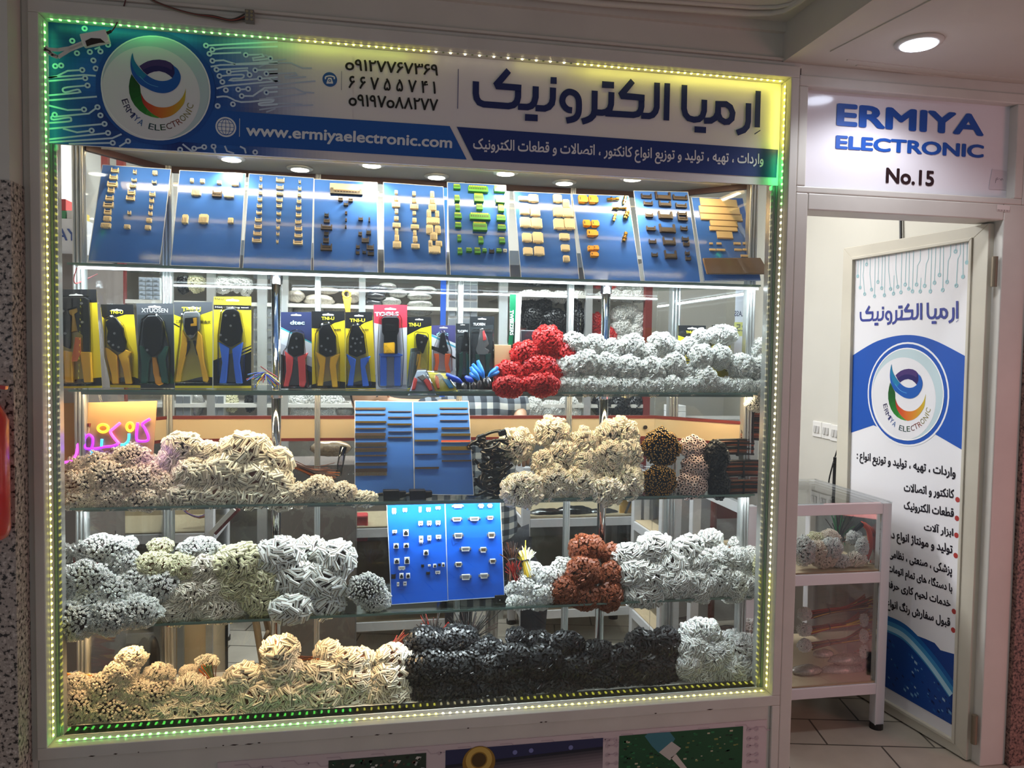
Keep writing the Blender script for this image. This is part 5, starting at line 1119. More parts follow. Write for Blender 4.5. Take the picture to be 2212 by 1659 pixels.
for lb, cs, pa in (('dark pack of a black and green stripper squeezed between two others', [(1678,430),(1793,430),(1795,900),(1680,900)], [('blade', TBK, [(1730,600),(1745,500),(1775,500),(1785,610),(1760,670),(1715,665)], .004, .014), ('handle', HG, [(1700,690),(1735,670),(1735,780),(1720,895),(1690,895),(1705,790)], .003, .015), ('handle', HG, [(1760,680),(1788,700),(1790,890),(1765,890)], .003, .015)]),
                   ('dark pack of a silver snip with green handles beside the brown box', [(1797,370),(2005,370),(2000,890),(1800,890)], [('blade', STEEL, [(1860,600),(1880,480),(1905,470),(1945,560),(1955,610),(1925,640),(1960,660),(1940,700),(1860,700),(1840,660)], .004, .014), ('red_spring', HR, [(1900,500),(1915,490),(1935,570),(1905,580)], .014, .017), ('handle', HG, [(1838,690),(1875,700),(1880,800),(1860,885),(1830,885),(1850,780)], .003, .016), ('handle', HG, [(1925,690),(1975,685),(1960,780),(1975,885),(1935,885),(1930,780)], .003, .016)])):
    x0, x1 = cs[0][0], cs[1][0]
    pack(lb, zU, cs, srgb(34, 36, 38), [([(x0 + 4, cs[0][1] + 90), (x1 - 6, cs[0][1] + 70), (x1 - 6, 860), (x0 + 6, 870)], srgb(44, 48, 50))], pa, [('TUOSEN', [(x0 + (28 if x1 - x0 > 150 else 12), cs[0][1] + 78), (x0 + (130 if x1 - x0 > 150 else 100), cs[0][1] + 78), (x0 + (28 if x1 - x0 > 150 else 12), cs[0][1] + 55)], srgb(200, 204, 204), .03)],
         [(1760,615)] if x0 < 1700 else [(1918,585)], [(x0 + 12, cs[0][1] + 110), (x1 - 12, cs[0][1] + 110), (x1 - 6, 885), (x0 + 8, 885)], depth=.222, hidden=True)
# brown carton, tall tweezer card, grey display card
F = Pl((0, .20, Z2), (1, 0, 0), (0, 0, 1)); q = F.hits(zU([(2008, 610), (2150, 605)])); t = None
a = MB(); a.span((q[0][0], F.O.y, Z2 + .001), (q[1][0], F.O.y + .06, Z2 + q[0][1])); tag(a.build('carton', mat('carton', (196, 160, 118), .7), origin=(q[0][0], F.O.y, Z2), bevel=.002), 'plain brown carton standing between the snip pack and the tweezer card', 'box')
pack('tall narrow green and white tweezers card', zW, [(205,152),(292,155),(262,640),(205,640)], srgb(214, 214, 212), [([(205,152),(252,154),(240,520),(193,520),(205,400)], srgb(16, 92, 60)), ([(240,520),(225,640),(210,640),(215,520)], KC)],
     [('tweezers', TBK, [(236,350),(243,350),(228,640),(218,640)], .002, .006)], [('TWEEZERS', [(205, 268), (205, 450), (232, 268)], srgb(220, 226, 220), .03), ('HRC40', [(260, 278), (260, 345), (272, 278)], srgb(60, 60, 64), .0)], name='tweezer_pack', slot=False, lean=1.0, depth=.222, hidden=True)
pack('grey black card standing behind the red bundles', zW, [(285,412),(403,415),(400,640),(285,640)], srgb(150, 148, 150), [([(288,418),(400,420),(398,498),(288,496)], srgb(36, 34, 40))], name='tool_pack', depth=.27, hidden=True, slot=False)
for x0, x1, lb in ((1425, 1625, 'black and yellow card half hidden behind white bundles, left of the other'), (1668, 1805, 'black and yellow card half hidden behind white bundles, nearer the right corner')):
    pack(lb, zW, [(x0, 378), (x1, 380), (x1 - 5, 640), (x0, 640)], srgb(196, 176, 40), [([(x0, 378), (x1, 380), (x1, 450), (x0 + 60, 470), (x0, 452)], KC)], texts=[TNI(x0 + 55, 418, x0 + 115, 436)] if x0 < 1500 else [], depth=.28, hidden=True)
# two flat packs lying at the shelf front
def flatpack(lb, pts, card, parts):
    q = [atz(*zU([p_])[0], Z2 + .004) for p_ in pts]; zc = [Z2 + .055, Z2 + .055, Z2 + .004, Z2 + .004]
    w3 = [at(*zU([p_])[0], y) for p_, y in zip(pts, (.17, .17, .125, .125))]
    n = (w3[1] - w3[0]); pl = Pl(w3[3], w3[2] - w3[3], w3[0] - w3[3]); P_ = pl.hits(zU(pts))
    t = thing('cutter_pack', lb, 'packed tool', w3[3], PACKGRP); a = MB(); a.prism(pl, P_, -.001, 0); a.build('backing_card', card, t)
    for nm, m_, pp in parts:
        a = MB(); a.prism(pl, pl.hits(zU(pp)), .002, .010); a.build(nm, m_, t, bevel=.002)
    a = MB(); a.prism(pl, P_, .0015, .013); a.build('blister', PLASTIC, t, bevel=.004)
flatpack('small pale pack of red handled cutters lying at the shelf edge', [(1345,830),(1425,826),(1512,1040),(1268,1042)], mat('card_pale', (176, 190, 204), .5), [('handle', HR, [(1320,895),(1350,915),(1330,1000),(1300,1005)]), ('handle', HR, [(1425,905),(1455,930),(1480,1005),(1450,1010),(1400,925)]), ('blade', STEEL, [(1350,895),(1400,870),(1425,905),(1390,930)])])
flatpack('small bright yellow pack of a red and blue cutter lying at the shelf edge', [(1415,845),(1598,857),(1695,1010),(1515,1028)], mat('card_yellow', (226, 208, 40), .5), [('handle', HO, [(1500,880),(1530,890),(1540,990),(1520,995),(1500,930)]), ('handle', mat('handle_sky', (60, 150, 206), .4), [(1560,905),(1620,920),(1660,985),(1620,990)]), ('blade', STEEL, [(1500,880),(1540,860),(1580,905),(1540,920)])])
# loose blue cutters heaped at the shelf edge
def cutter(lb, piv, tipv, h1, h2, hm):
    """flush cutter: two handles from the pivot, jaws to the tip, given as crop points with depth"""
    P_ = lambda q: at(*zU([q[:2]])[0], q[2])
    pv, tv, a1, a2 = P_(piv), P_(tipv), P_(h1), P_(h2)
    t = thing('side_cutter', lb, 'cutter', (pv.x, pv.y, pv.z), 'loose blue handled cutters')
    for q in (a1, a2):
        a = MB(); a.tube(cat([pv, pv.lerp(q, .35) + V((0, -.004, .004)), pv.lerp(q, .75), q], 4), [.003, .0035, .005, .007, .0075, .008, .0085, .0085, .008, .0075, .007, .006, .005], 10); a.build('handle', hm, t, smooth=True)
    a = MB()
    for s_ in (-1, 1): a.tube([pv, pv.lerp(tv, .5) + V((.005 * s_, 0, .002)), tv + V((.0015 * s_, 0, 0))], [.007, .0055, .001], 8)
    a.build('jaw', mat('jaw_steel', (120, 120, 124), .25, .9), t); a = MB(); a.cyl(pv + V((0, -.006, 0)), pv + V((0, .006, 0)), .006, 12); a.build('rivet', RIV, t)
SKY = mat('cutter_sky', (52, 140, 230), .35); RBL = mat('cutter_royal', (34, 70, 190), .35)
cutter('bright blue cutter with handles fanned upward, tallest in the cutter heap', (1920,905,.15), (1945,975,.13), (1865,745,.17), (1820,775,.17), SKY)
cutter('bright blue cutter with a handle pointing to the red bundle', (1950,895,.14), (1965,970,.12), (2035,800,.15), (2045,840,.15), SKY)
cutter('bright blue cutter lying at the left of the cutter heap', (1880,925,.13), (1870,985,.12), (1805,800,.15), (1800,850,.15), SKY)
cutter('royal blue cutter lying flat before the dark packs', (1740,945,.135), (1765,990,.12), (1595,860,.15), (1610,890,.15), RBL)
cutter('royal blue cutter under the bright blue ones', (1830,940,.13), (1830,990,.12), (1760,880,.15), (1770,900,.15), RBL)
# ================================================================== cable bundles
import numpy as np
rs = np.random.RandomState(11)
def proto_box(c=.12, lip=True):
    """little connector housing, unit size, mouth up: chamfered box with a rib along one side"""
    vs = []; fs = []
    def ring(z, s): vs.extend([(-.5*s[0], -.5*s[1], z), (.5*s[0], -.5*s[1], z), (.5*s[0], .5*s[1], z), (-.5*s[0], .5*s[1], z)])
    ring(-.5, (1, 1)); ring(.5 - c, (1, 1)); ring(.5, (1 - c * .8, 1 - 2 * c))
    for k in (0, 4):
        for i in range(4): fs.append((k + i, k + (i + 1) % 4, k + 4 + (i + 1) % 4, k + 4 + i))
    fs.append((8, 9, 10, 11))
    m = [0] * len(fs)
    if lip:
        n = len(vs)
        vs += [(-.42, -.12, .505), (.42, -.12, .505), (.42, .12, .505), (-.42, .12, .505)]; fs.append((n, n + 1, n + 2, n + 3)); m.append(1)
    return np.array(vs, float), fs, m
def proto_bar():
    vs, fs, m = proto_box(.10, False)
    vs = list(map(tuple, vs)); fs = list(fs); m = list(m)
    for y0, y1 in ((-.30, -.05), (.10, .2)):
        n = len(vs); vs += [(-.46, y0, .505), (.46, y0, .505), (.46, y1, .505), (-.46, y1, .505)]; fs.append((n, n + 1, n + 2, n + 3)); m.append(1 if y0 < 0 else 0)
    return np.array(vs, float), fs, m
def proto_sock():
    vs, fs, m = proto_box(.08, False)
    vs = list(map(tuple, vs)); fs = list(fs); m = list(m)
    for x in (-.22, .22):
        n = len(vs); vs += [(x - .10, -.14, .506), (x + .10, -.14, .506), (x + .10, .14, .506), (x - .10, .14, .506)]; fs.append((n, n + 1, n + 2, n + 3)); m.append(1)
    return np.array(vs, float), fs, m
def proto_tube(n=8, hole=.55, deep=.2):
    vs = []; fs = []; m = []
    for z, r in ((-.5, .5), (.5, .5), (.5, hole * .5), (deep, hole * .5)):
        for k in range(n): vs.append((r * math.cos(2 * pi * k / n), r * math.sin(2 * pi * k / n), z))
    for j in range(3):
        for k in range(n): fs.append((j * n + k, j * n + (k + 1) % n, (j + 1) * n + (k + 1) % n, (j + 1) * n + k)); m.append(0 if j < 2 else 1)
    fs.append(tuple(3 * n + k for k in range(n))); m.append(1)
    return np.array(vs, float), fs, m
PROTO = {'box': proto_box(), 'bar': proto_bar(), 'sock': proto_sock(), 'tube': proto_tube(), 'rod': proto_tube(6, .72, .49), 'bead': proto_tube(7, .22)}
CW = mat('housing_white', (226, 226, 222), .5); CI = mat('housing_ivory', (238, 230, 214), .5); CBG = mat('housing_beige', (238, 224, 206), .5); CYL = mat('housing_cream_yellow', (226, 222, 184), .5)
CRD = mat('housing_red', (206, 34, 32), .4); CBK = mat('housing_black', (30, 30, 32), .3); CBR = mat('housing_brown', (140, 74, 44), .4)
CTR = mat('housing_translucent', (248, 240, 224), .3, sss=.3); CPK = mat('housing_pinkish', (224, 200, 194), .35); CBK2 = mat('sleeve_black', (20, 19, 18), .35)
SLOT = mat('housing_slot', (120, 108, 92), .7); SLOTD = mat('housing_mouth', (86, 70, 56), .8); SLOTR = mat('housing_slot_red', (110, 16, 16), .6); SLOTK = mat('housing_slot_black', (6, 6, 6), .6); SLOTB = mat('housing_slot_brown', (80, 34, 18), .6)
WDK = mat('wire_dark', (52, 34, 30), .6); WRD = mat('wire_red', (150, 34, 28), .5); WOR = mat('wire_orange', (206, 110, 40), .5); WYL = mat('wire_yellow', (226, 196, 60), .5); WGR = mat('wire_grey', (140, 138, 134), .5); WBK = mat('wire_black', (26, 24, 24), .5); WWH = mat('wire_white', (216, 214, 208), .5); WBR = mat('wire_brown', (110, 62, 40), .5); WBL = mat('wire_blue', (50, 70, 150), .5); WGN = mat('wire_green', (50, 120, 70), .5); WCU = mat('gold_tip', (206, 160, 70), .35)
#        proto  width  thick  depth  body  slot  wires
KINDS = {'tiny':  ('box', .0068, .0058, .010, CBG, SLOT, (WDK, WRD, WBR)),
         'tinyw': ('box', .0078, .0064, .011, CW, SLOT, (WDK, WBK, WRD)),
         'tinyy': ('box', .0100, .0080, .012, CYL, SLOT, (WBR, WOR, WDK)),
         'small': ('bar', .0125, .0074, .011, CW, SLOT, (WDK, WBK, WGR)),
         'med':   ('bar', .0185, .0078, .013, CI, SLOT, (WDK, WRD, WYL)),
         'medy':  ('bar', .0200, .0095, .014, CYL, SLOT, (WDK, WBK, WRD)),
         'bar':   ('bar', .0340, .0125, .011, CI, SLOT, (WBR, WOR, WDK)),
         'barw':  ('bar', .0350, .0130, .011, CW, SLOT, (WDK, WRD, WGR)),
         'barb':  ('bar', .0290, .0105, .010, CI, SLOT, (WBR, WOR, WDK)),
         'petal': ('box', .0092, .0066, .013, CW, SLOT, (WWH, WGR, WBK)),
         'red':   ('box', .0095, .0068, .016, CRD, SLOTR, (WRD, WRD, WDK)),
         'brown': ('box', .0125, .0095, .018, CBR, SLOTB, (WBK, WRD, WBR)),
         'bead':  ('bead', .0085, .0085, .016, CW, SLOT, (WWH, WGR, WWH)),
         'trans': ('sock', .0155, .0120, .044, CTR, SLOTD, (WDK, WBR, WRD)),
         'transp': ('box', .0145, .0120, .050, CTR, SLOT, (WDK, WBR, WRD)),
         'rod':   ('rod', .0072, .0072, .055, CBK2, WCU, (WBK, WBK, WDK)),
         'tubes': ('tube', .0135, .0135, .040, CPK, SLOTD, (WWH, WRD, WGR)),
         'black': ('bar', .0185, .0078, .015, CBK, SLOTK, (WBK, WDK, WRD)),
         'blackt': ('box', .0110, .0080, .014, CBK, SLOTK, (WBK, WRD, WDK)),
         'clip':  ('bar', .0175, .0095, .014, CW, SLOT, (WGR, WBK, WRD)),
         'multi': ('box', .0040, .0040, .008, CW, SLOTK, (WBK, WRD, WBL)),
         'green': ('box', .0050, .0045, .009, CYL, SLOT, (WDK, WBR, WDK))}
def dome(t, c, rx, ry, rz, kind, axis, seed, cover=1.0, cap=-.30):
    """housings packed over the front of an ellipsoid, mouths outward"""
    pn, w_, th, dp, bm, sm, wm = KINDS[kind]; pv, pf, pm = PROTO[pn]
    r_ = np.random.RandomState(seed); ax = V(axis).normalized()
    ar = 2 * pi * (((rx * rz) ** 1.6 + (rx * ry) ** 1.6 + (ry * rz) ** 1.6) / 3) ** (1 / 1.6)
    n = int(min(460, max(16, ar * (1 - cap) * (1.30 if pn == 'bar' else 1.12) / (w_ * th) * cover)))
    N = int(n / ((1 - cap) / 2)); k = np.arange(N) + .5
    ph = np.arccos(1 - 2 * k / N); th_ = pi * (1 + 5 ** .5) * k
    D = np.stack([np.cos(th_) * np.sin(ph), np.sin(th_) * np.sin(ph), np.cos(ph)], 1)
    Q = ax.to_track_quat('Z', 'Y').to_matrix(); D = D @ np.array(Q).T
    D = D[(D @ np.array(ax)) > cap]; D += r_.normal(0, .045, D.shape); D /= np.linalg.norm(D, axis=1)[:, None]; n = len(D)
    S = np.array([rx, ry, rz]); lump = 1 + (.17 if kind[:5] == 'trans' else .09) * np.sin(D[:, :1] * 7 + seed) * np.cos(D[:, 2:] * 6 + seed * 2)
    P_ = D * S * lump * (1 + r_.normal(0, .035, (n, 1)))
    zax = D / S; zax /= np.linalg.norm(zax, axis=1)[:, None]; zax = zax + r_.normal(0, .07 if pn == 'rod' else .16 if kind[:5] == 'trans' else .13, zax.shape) + (np.array(ax) * (1.2 if pn in ('rod', 'tube') else .25)); zax /= np.linalg.norm(zax, axis=1)[:, None]
    rr = r_.normal(0, 1, zax.shape); lump2 = np.stack([np.sin(P_[:, 2] * 34 + seed), np.cos(P_[:, 0] * 30 + seed), np.sin(P_[:, 1] * 28 + P_[:, 0] * 30 + seed)], 1) * 1.6; rr = rr * .6 + lump2
    xax = rr - zax * (rr * zax).sum(1)[:, None]; xax /= np.linalg.norm(xax, axis=1)[:, None]; yax = np.cross(zax, xax)
    sc = r_.uniform(.88, 1.1, (n, 1)); dim = np.array([w_, th, dp])
    vv = pv * dim
    A = P_[:, None, :] + sc[:, None] * (vv[None, :, 0:1] * xax[:, None] + vv[None, :, 1:2] * yax[:, None] + (vv[None, :, 2:3] - dp * .3) * zax[:, None])
    nv = len(pv); allv = A.reshape(-1, 3)
    fs = [tuple(i * nv + q for q in f) for i in range(n) for f in pf]; ms = pm * n
    me = bpy.data.meshes.new('connector_housings'); me.from_pydata(allv.tolist(), [], fs)
    me.materials.append(bm); me.materials.append(sm); me.polygons.foreach_set('material_index', ms); me.update()
    o = bpy.data.objects.new('connector_housings', me); COL.objects.link(o); o.parent = t; o.location = V(c) - parent_origin(t); o['kind'] = 'stuff'
    # wires gathered behind
    wb = MB(); ax = V(axis).normalized(); cc = V((0, 0, 0))
    wb.ball(cc, (rx * .88, ry * .88, rz * .88), 12, 8)
    back = -ax * (min(.11, max(rx, rz) * 1.6)); side = ax.orthogonal().normalized(); up_ = ax.cross(side)
    for i in range(14):
        a_ = r_.uniform(0, 2 * pi); q = r_.uniform(.3, .8)
        p0 = side * (rx * q * math.cos(a_)) + up_ * (rz * q * math.sin(a_)); p1 = back + p0 * .22
        wb.tube([p0, p0 * .7 + back * .5, p1, p1 + back * .3], .0016, 4, 1 + i % 2, caps=False)
    wo = MB_local(wb, 'wire_bunch', [wm[0], wm[1], wm[2]], t, V(c))
def MB_local(mb, name, ms, parent, c):
    mb.v = [(x + c.x, y + c.y, z + c.z) for x, y, z in mb.v]
    return mb.build(name, ms, parent)
ORD = ['first', 'second', 'third', 'fourth', 'fifth', 'sixth', 'seventh', 'eighth', 'ninth', 'tenth', 'eleventh', 'twelfth', 'thirteenth', 'fourteenth', 'fifteenth', 'sixteenth', 'seventeenth', 'eighteenth']
BSEED = [100]
def heap(shelf_z, rows, what, where, group, front=.155, start='from left', name='connector_bundle'):
    """rows: list of (row word, list of (px, py, rx, ry, kind[, extra depth])), top row first"""
    for ri, (row, items) in enumerate(rows):
        for i, it in enumerate(sorted(items)):
            px_, py_, rx, ry, kind = it[:5]; dy = it[5] if len(it) > 5 else 0
            dep = front + .045 * (len(rows) - 1 - ri) / max(1, len(rows) - 1) + dy
            c = at(px_, py_, dep); s_ = (c - CAM).dot(_f) / FPX
            k_ = 1.22 if kind[:5] == 'trans' else 1.10; rx *= s_ * k_; rz = ry * s_ * k_; ryy = min(rx, rz) * .85
            # outer radius includes the housings standing on the dome
            hd = KINDS[kind][3] * .35; rx2, rz2, ry2 = max(.010, rx - hd), max(.010, rz - hd), max(.012, ryy - hd)
            BSEED[0] += 1; sd = BSEED[0]; r_ = random.Random(sd)
            t = thing(name, '%s, %s %s, %s%s' % (what[kind] if isinstance(what, dict) else what, ORD[i], start, row + ' row, ' if row else '', where), 'cable bundle', (c.x, c.y + ry2, c.z - rz2), group)
            dome(t, c, rx2, ry2, rz2, kind, (r_.uniform(-.25, .25), -1, .42 if ri == 0 else .15), sd)
H = lambda *a: a
# --- red and white bundles on the pliers shelf
heap(Z2, [('upper', [(1183,738,32,34,'red'),(1210,768,34,28,'red'),(1137,765,34,28,'red')]), ('middle', [(1165,800,40,32,'red'),(1100,808,34,28,'red'),(1200,808,22,26,'red')]), ('lower', [(1172,832,36,26,'red',-.03),(1098,836,34,24,'red',-.03),(1138,832,26,20,'red')])],
     'bright red cable bundle', 'beside blue cutters', 'red cable bundles on the pliers shelf')
heap(Z2, [('top', [(1240,742,28,24,'petal'),(1284,744,24,22,'petal'),(1322,756,24,24,'petal'),(1364,748,28,26,'petal'),(1400,768,24,26,'petal'),(1428,742,28,24,'petal'),(1462,756,22,20,'petal'),(1492,746,22,18,'petal'),(1514,728,22,18,'petal'),(1560,724,34,22,'petal'),(1640,757,26,26,'petal')]),
     ('middle', [(1225,795,28,28,'petal'),(1267,784,30,28,'petal'),(1312,790,30,28,'petal'),(1356,797,32,30,'petal'),(1406,800,32,30,'petal'),(1455,788,26,26,'petal'),(1482,806,20,20,'petal'),(1514,772,28,28,'petal'),(1556,772,26,26,'petal'),(1599,793,30,28,'petal'),(1643,796,28,30,'petal')]),
     ('bottom', [(1228,834,28,22,'petal'),(1272,834,30,22,'petal'),(1312,834,28,22,'petal'),(1358,835,32,22,'petal'),(1408,834,32,22,'petal'),(1450,832,24,22,'petal'),(1488,834,24,20,'petal'),(1524,820,26,28,'petal'),(1560,834,30,20,'petal'),(1606,834,28,20,'petal'),(1645,836,24,18,'petal')])],
     'fine white cable bundle', 'right of red bundles', 'white cable bundles on the pliers shelf')
# --- middle shelf left
TXT = {'tiny': 'tiny ended beige bundle', 'med': 'ivory connector bundle', 'bar': 'long ivory bar bundle', 'barb': 'long ivory bar bundle'}
heap(Z3, [('top', [(173,1006,28,26,'tiny'),(213,995,34,26,'tiny'),(283,987,44,30,'tiny'),(338,1023,34,32,'tiny'),(368,992,26,26,'med'),(395,964,40,30,'med'),(446,979,32,26,'med'),(531,973,54,38,'bar'),(597,1001,34,34,'bar')]),
     ('middle', [(140,1072,22,30,'tiny'),(180,1045,40,34,'tiny'),(236,1030,42,38,'tiny'),(298,1038,42,36,'tiny'),(362,1050,34,30,'tiny'),(415,1022,40,34,'med'),(484,1018,44,38,'barb'),(553,1030,42,36,'bar'),(592,1045,40,36,'bar')]),
     ('bottom', [(170,1078,36,24,'tiny'),(236,1075,42,26,'tiny'),(310,1078,44,26,'tiny'),(395,1072,42,28,'med'),(468,1070,40,26,'barb'),(545,1074,38,24,'bar'),(607,1078,32,24,'bar')])],
     TXT, 'before the neon sign', 'ivory cable bundles on the neon sign shelf')
heap(Z3, [('', [(646,1070,28,26,'tiny'),(688,1056,34,28,'tiny'),(735,1066,36,24,'tiny'),(784,1078,30,18,'med')])], TXT, 'before the comb pin board', 'ivory cable bundles on the neon sign shelf')
# --- middle shelf right
heap(Z3, [('top', [(1117,962,36,36,'transp',.03),(1193,934,36,32,'transp',.03),(1215,985,38,32,'transp'),(1263,960,34,34,'transp',.02),(1332,938,44,34,'transp',.02)]),
     ('middle', [(1172,1000,26,28,'transp'),(1264,1000,32,28,'trans'),(1326,982,40,30,'trans'),(1367,985,22,32,'transp'),(1310,1022,36,30,'transp')]),
     ('bottom', [(1126,1058,42,36,'trans',-.035),(1196,1042,40,36,'trans'),(1254,1044,36,34,'trans'),(1314,1062,38,30,'transp',-.035),(1358,1042,32,36,'trans')])],
     'milky two hole connector bundle', 'right of black cables', 'milky cable bundles on the neon sign shelf')
heap(Z3, [('upper', [(1427,968,44,44,'rod')]), ('lower', [(1421,1040,42,38,'rod')])], 'black sleeve bundle with golden mouths', 'beside the pinkish tubes', 'black sleeve bundles')
heap(Z3, [('upper', [(1496,968,32,28,'tubes')]), ('middle', [(1502,1012,34,32,'tubes')]), ('lower', [(1492,1050,36,30,'tubes')])], 'pinkish round tube bundle', 'beside the black sleeves', 'pinkish tube bundles')
# --- lowest glass shelf left
TX4 = {'tinyw': 'tiny ended white bundle', 'tinyy': 'pale yellow bundle', 'med': 'ivory connector bundle', 'medy': 'cream yellow bundle', 'barw': 'long white bar bundle'}
heap(Z4, [('top', [(133,1208,22,34,'tinyw'),(218,1186,58,30,'tinyw'),(279,1174,18,16,'tinyw',.03),(264,1214,38,28,'tinyw'),(347,1180,26,18,'tinyy',.03),(430,1184,40,24,'tinyw',.02),(334,1222,42,30,'tinyy'),(395,1226,40,30,'tinyy'),(443,1228,36,32,'med'),(517,1218,54,42,'medy'),(607,1202,48,40,'barw'),(668,1186,34,26,'barw',.05),(728,1208,38,38,'barw')]),
     ('second', [(130,1270,18,40,'tinyw'),(186,1248,52,36,'tinyw',-.03),(243,1288,46,40,'tinyw',-.03),(285,1258,42,32,'tinyw'),(347,1268,46,36,'tinyw'),(408,1286,46,36,'med'),(462,1274,40,32,'med'),(508,1270,44,34,'medy'),(572,1262,38,36,'medy'),(636,1250,48,38,'barw'),(700,1260,46,40,'barw')]),
     ('third', [(199,1304,52,36,'tinyw',-.03),(286,1312,46,34,'tinyw',-.025),(379,1322,50,28,'med'),(475,1316,50,30,'med'),(565,1298,42,32,'medy'),(642,1302,46,30,'barw'),(700,1308,42,28,'barw')]),
     ('bottom', [(166,1338,48,42,'tinyw',-.04),(238,1332,48,38,'tinyw',-.04),(300,1322,46,34,'tinyw',-.035),(626,1316,42,30,'barw',-.03)])],
     TX4, 'left of bright blue boards', 'white cable bundles on the lowest glass shelf, left')
heap(Z4, [('', [(792,1272,40,32,'multi'),(810,1296,32,24,'multi')])], 'fine speckled grey bundle', 'against the board of sockets', 'speckled wire bundles')
# --- lowest glass shelf right
heap(Z4, [('top', [(1216,1228,26,24,'bead',.02),(1153,1240,26,26,'bead')]), ('middle', [(1184,1250,30,26,'bead'),(1127,1272,34,28,'bead')]), ('bottom', [(1176,1282,30,24,'bead'),(1124,1298,30,20,'bead'),(1165,1304,22,16,'bead')])],
     'small round ended white bundle', 'beside the power inlet', 'round ended white bundles')
heap(Z4, [('top', [(1268,1185,38,30,'brown',.02),(1320,1200,26,26,'brown',.02)]), ('middle', [(1260,1236,38,34,'brown'),(1318,1246,26,32,'brown')]), ('bottom', [(1215,1276,36,30,'brown'),(1266,1292,40,26,'brown'),(1316,1288,30,32,'brown')])],
     'reddish brown cable bundle', 'between white bundles', 'brown cable bundles')
TX5 = {'barb': 'white bar bundle', 'clip': 'white clip bundle', 'small': 'small ended white bundle', 'green': 'tiny ended yellowish bundle'}
KINDS['barb2'] = ('bar', .0270, .0100, .010, CW, SLOT, (WDK, WRD, WGR)); TX5['barb2'] = 'white bar bundle'
heap(Z4, [('top', [(1362,1200,42,26,'barb2'),(1414,1184,42,32,'barb2'),(1485,1188,36,30,'barb2'),(1534,1165,28,22,'clip',.02),(1590,1180,18,20,'small',.02)]),
     ('middle', [(1372,1238,36,32,'barb2'),(1404,1244,44,34,'barb2'),(1450,1225,38,34,'barb2'),(1520,1216,36,30,'clip'),(1558,1212,30,32,'small'),(1592,1212,28,28,'small'),(1620,1212,24,30,'small')]),
     ('bottom', [(1396,1286,46,26,'barb2'),(1460,1258,44,34,'clip'),(1508,1266,40,34,'clip'),(1550,1252,34,34,'small'),(1584,1264,36,36,'small'),(1618,1262,28,30,'small'),(1640,1245,16,50,'green',-.02)])],
     TX5, 'right of brown bundles', 'white cable bundles on the lowest glass shelf, right')
# --- case floor
TX6 = {'tiny': 'tiny ended beige bundle', 'barb': 'long ivory bar bundle', 'med': 'ivory connector bundle', 'bar': 'long ivory bar bundle'}
heap(Z0, [('top', [(284,1422,30,24,'tiny'),(343,1455,32,22,'tiny'),(408,1452,20,16,'tiny',.02),(447,1430,24,16,'med',.03),(606,1408,38,34,'barb'),(709,1411,28,28,'barb',.02),(762,1428,46,28,'barb'),(850,1420,38,28,'barb')]),
     ('second', [(163,1478,32,26,'tiny'),(229,1484,44,32,'tiny'),(263,1454,34,26,'tiny'),(293,1492,40,30,'tiny'),(335,1498,42,32,'tiny'),(412,1488,38,30,'med'),(470,1496,38,30,'med'),(528,1466,42,32,'barb'),(611,1450,42,30,'barb'),(690,1462,46,34,'barb'),(768,1476,46,36,'barb'),(842,1466,46,38,'barb')]),
     ('third', [(170,1524,42,38,'tiny'),(238,1536,48,36,'tiny'),(299,1546,46,34,'tiny'),(361,1540,46,34,'med'),(427,1534,46,34,'med'),(492,1530,42,30,'med'),(560,1506,48,36,'barb'),(630,1500,44,34,'barb'),(700,1510,48,34,'barb'),(768,1518,46,30,'barb'),(858,1508,40,34,'barb'),(814,1502,30,34,'barb')]),
     ('bottom', [(150,1566,34,22,'tiny'),(230,1562,46,18,'tiny'),(310,1560,46,18,'tiny'),(392,1556,44,18,'med'),(548,1540,46,28,'barb'),(636,1534,46,28,'barb')])],
     TX6, 'left on the case floor', 'ivory cable bundles on the case floor')
TX7 = {'black': 'glossy black bundle', 'blackt': 'fine black bundle'}
heap(Z0, [('top', [(918,1388,42,34,'blackt',.03),(986,1384,46,34,'blackt',.03),(1050,1408,40,32,'blackt',.02),(1116,1374,24,20,'blackt',.03),(1165,1384,28,22,'blackt',.02),(1221,1390,38,26,'black'),(1290,1414,40,30,'black'),(1384,1392,36,32,'black'),(1437,1390,34,34,'black')]),
     ('middle', [(930,1446,55,42,'blackt'),(1002,1446,50,42,'blackt'),(1062,1450,40,38,'blackt'),(1104,1428,46,36,'black'),(1172,1430,50,36,'black'),(1238,1444,46,34,'black'),(1302,1460,46,34,'black'),(1352,1424,38,34,'black'),(1388,1446,44,38,'black'),(1436,1446,30,40,'black')]),
     ('bottom', [(950,1498,64,32,'blackt'),(1040,1494,54,32,'blackt'),(1122,1490,52,30,'black'),(1210,1490,52,28,'black'),(1288,1496,44,22,'black'),(1350,1490,42,22,'black'),(1418,1484,34,24,'black')])],
     TX7, 'on the case floor', 'black cable bundles on the case floor')
heap(Z0, [('top', [(1512,1364,44,28,'clip'),(1579,1388,32,26,'clip'),(1621,1358,26,20,'small',.02)]), ('middle', [(1494,1402,36,30,'clip'),(1542,1420,44,36,'clip'),(1606,1402,38,32,'small')]), ('bottom', [(1486,1438,30,28,'clip'),(1512,1464,38,22,'clip'),(1590,1446,44,34,'clip'),(1634,1432,20,44,'small')])],
     {'clip': 'bright white clip bundle', 'small': 'small ended white bundle'}, 'case floor right corner', 'white cable bundles on the case floor')
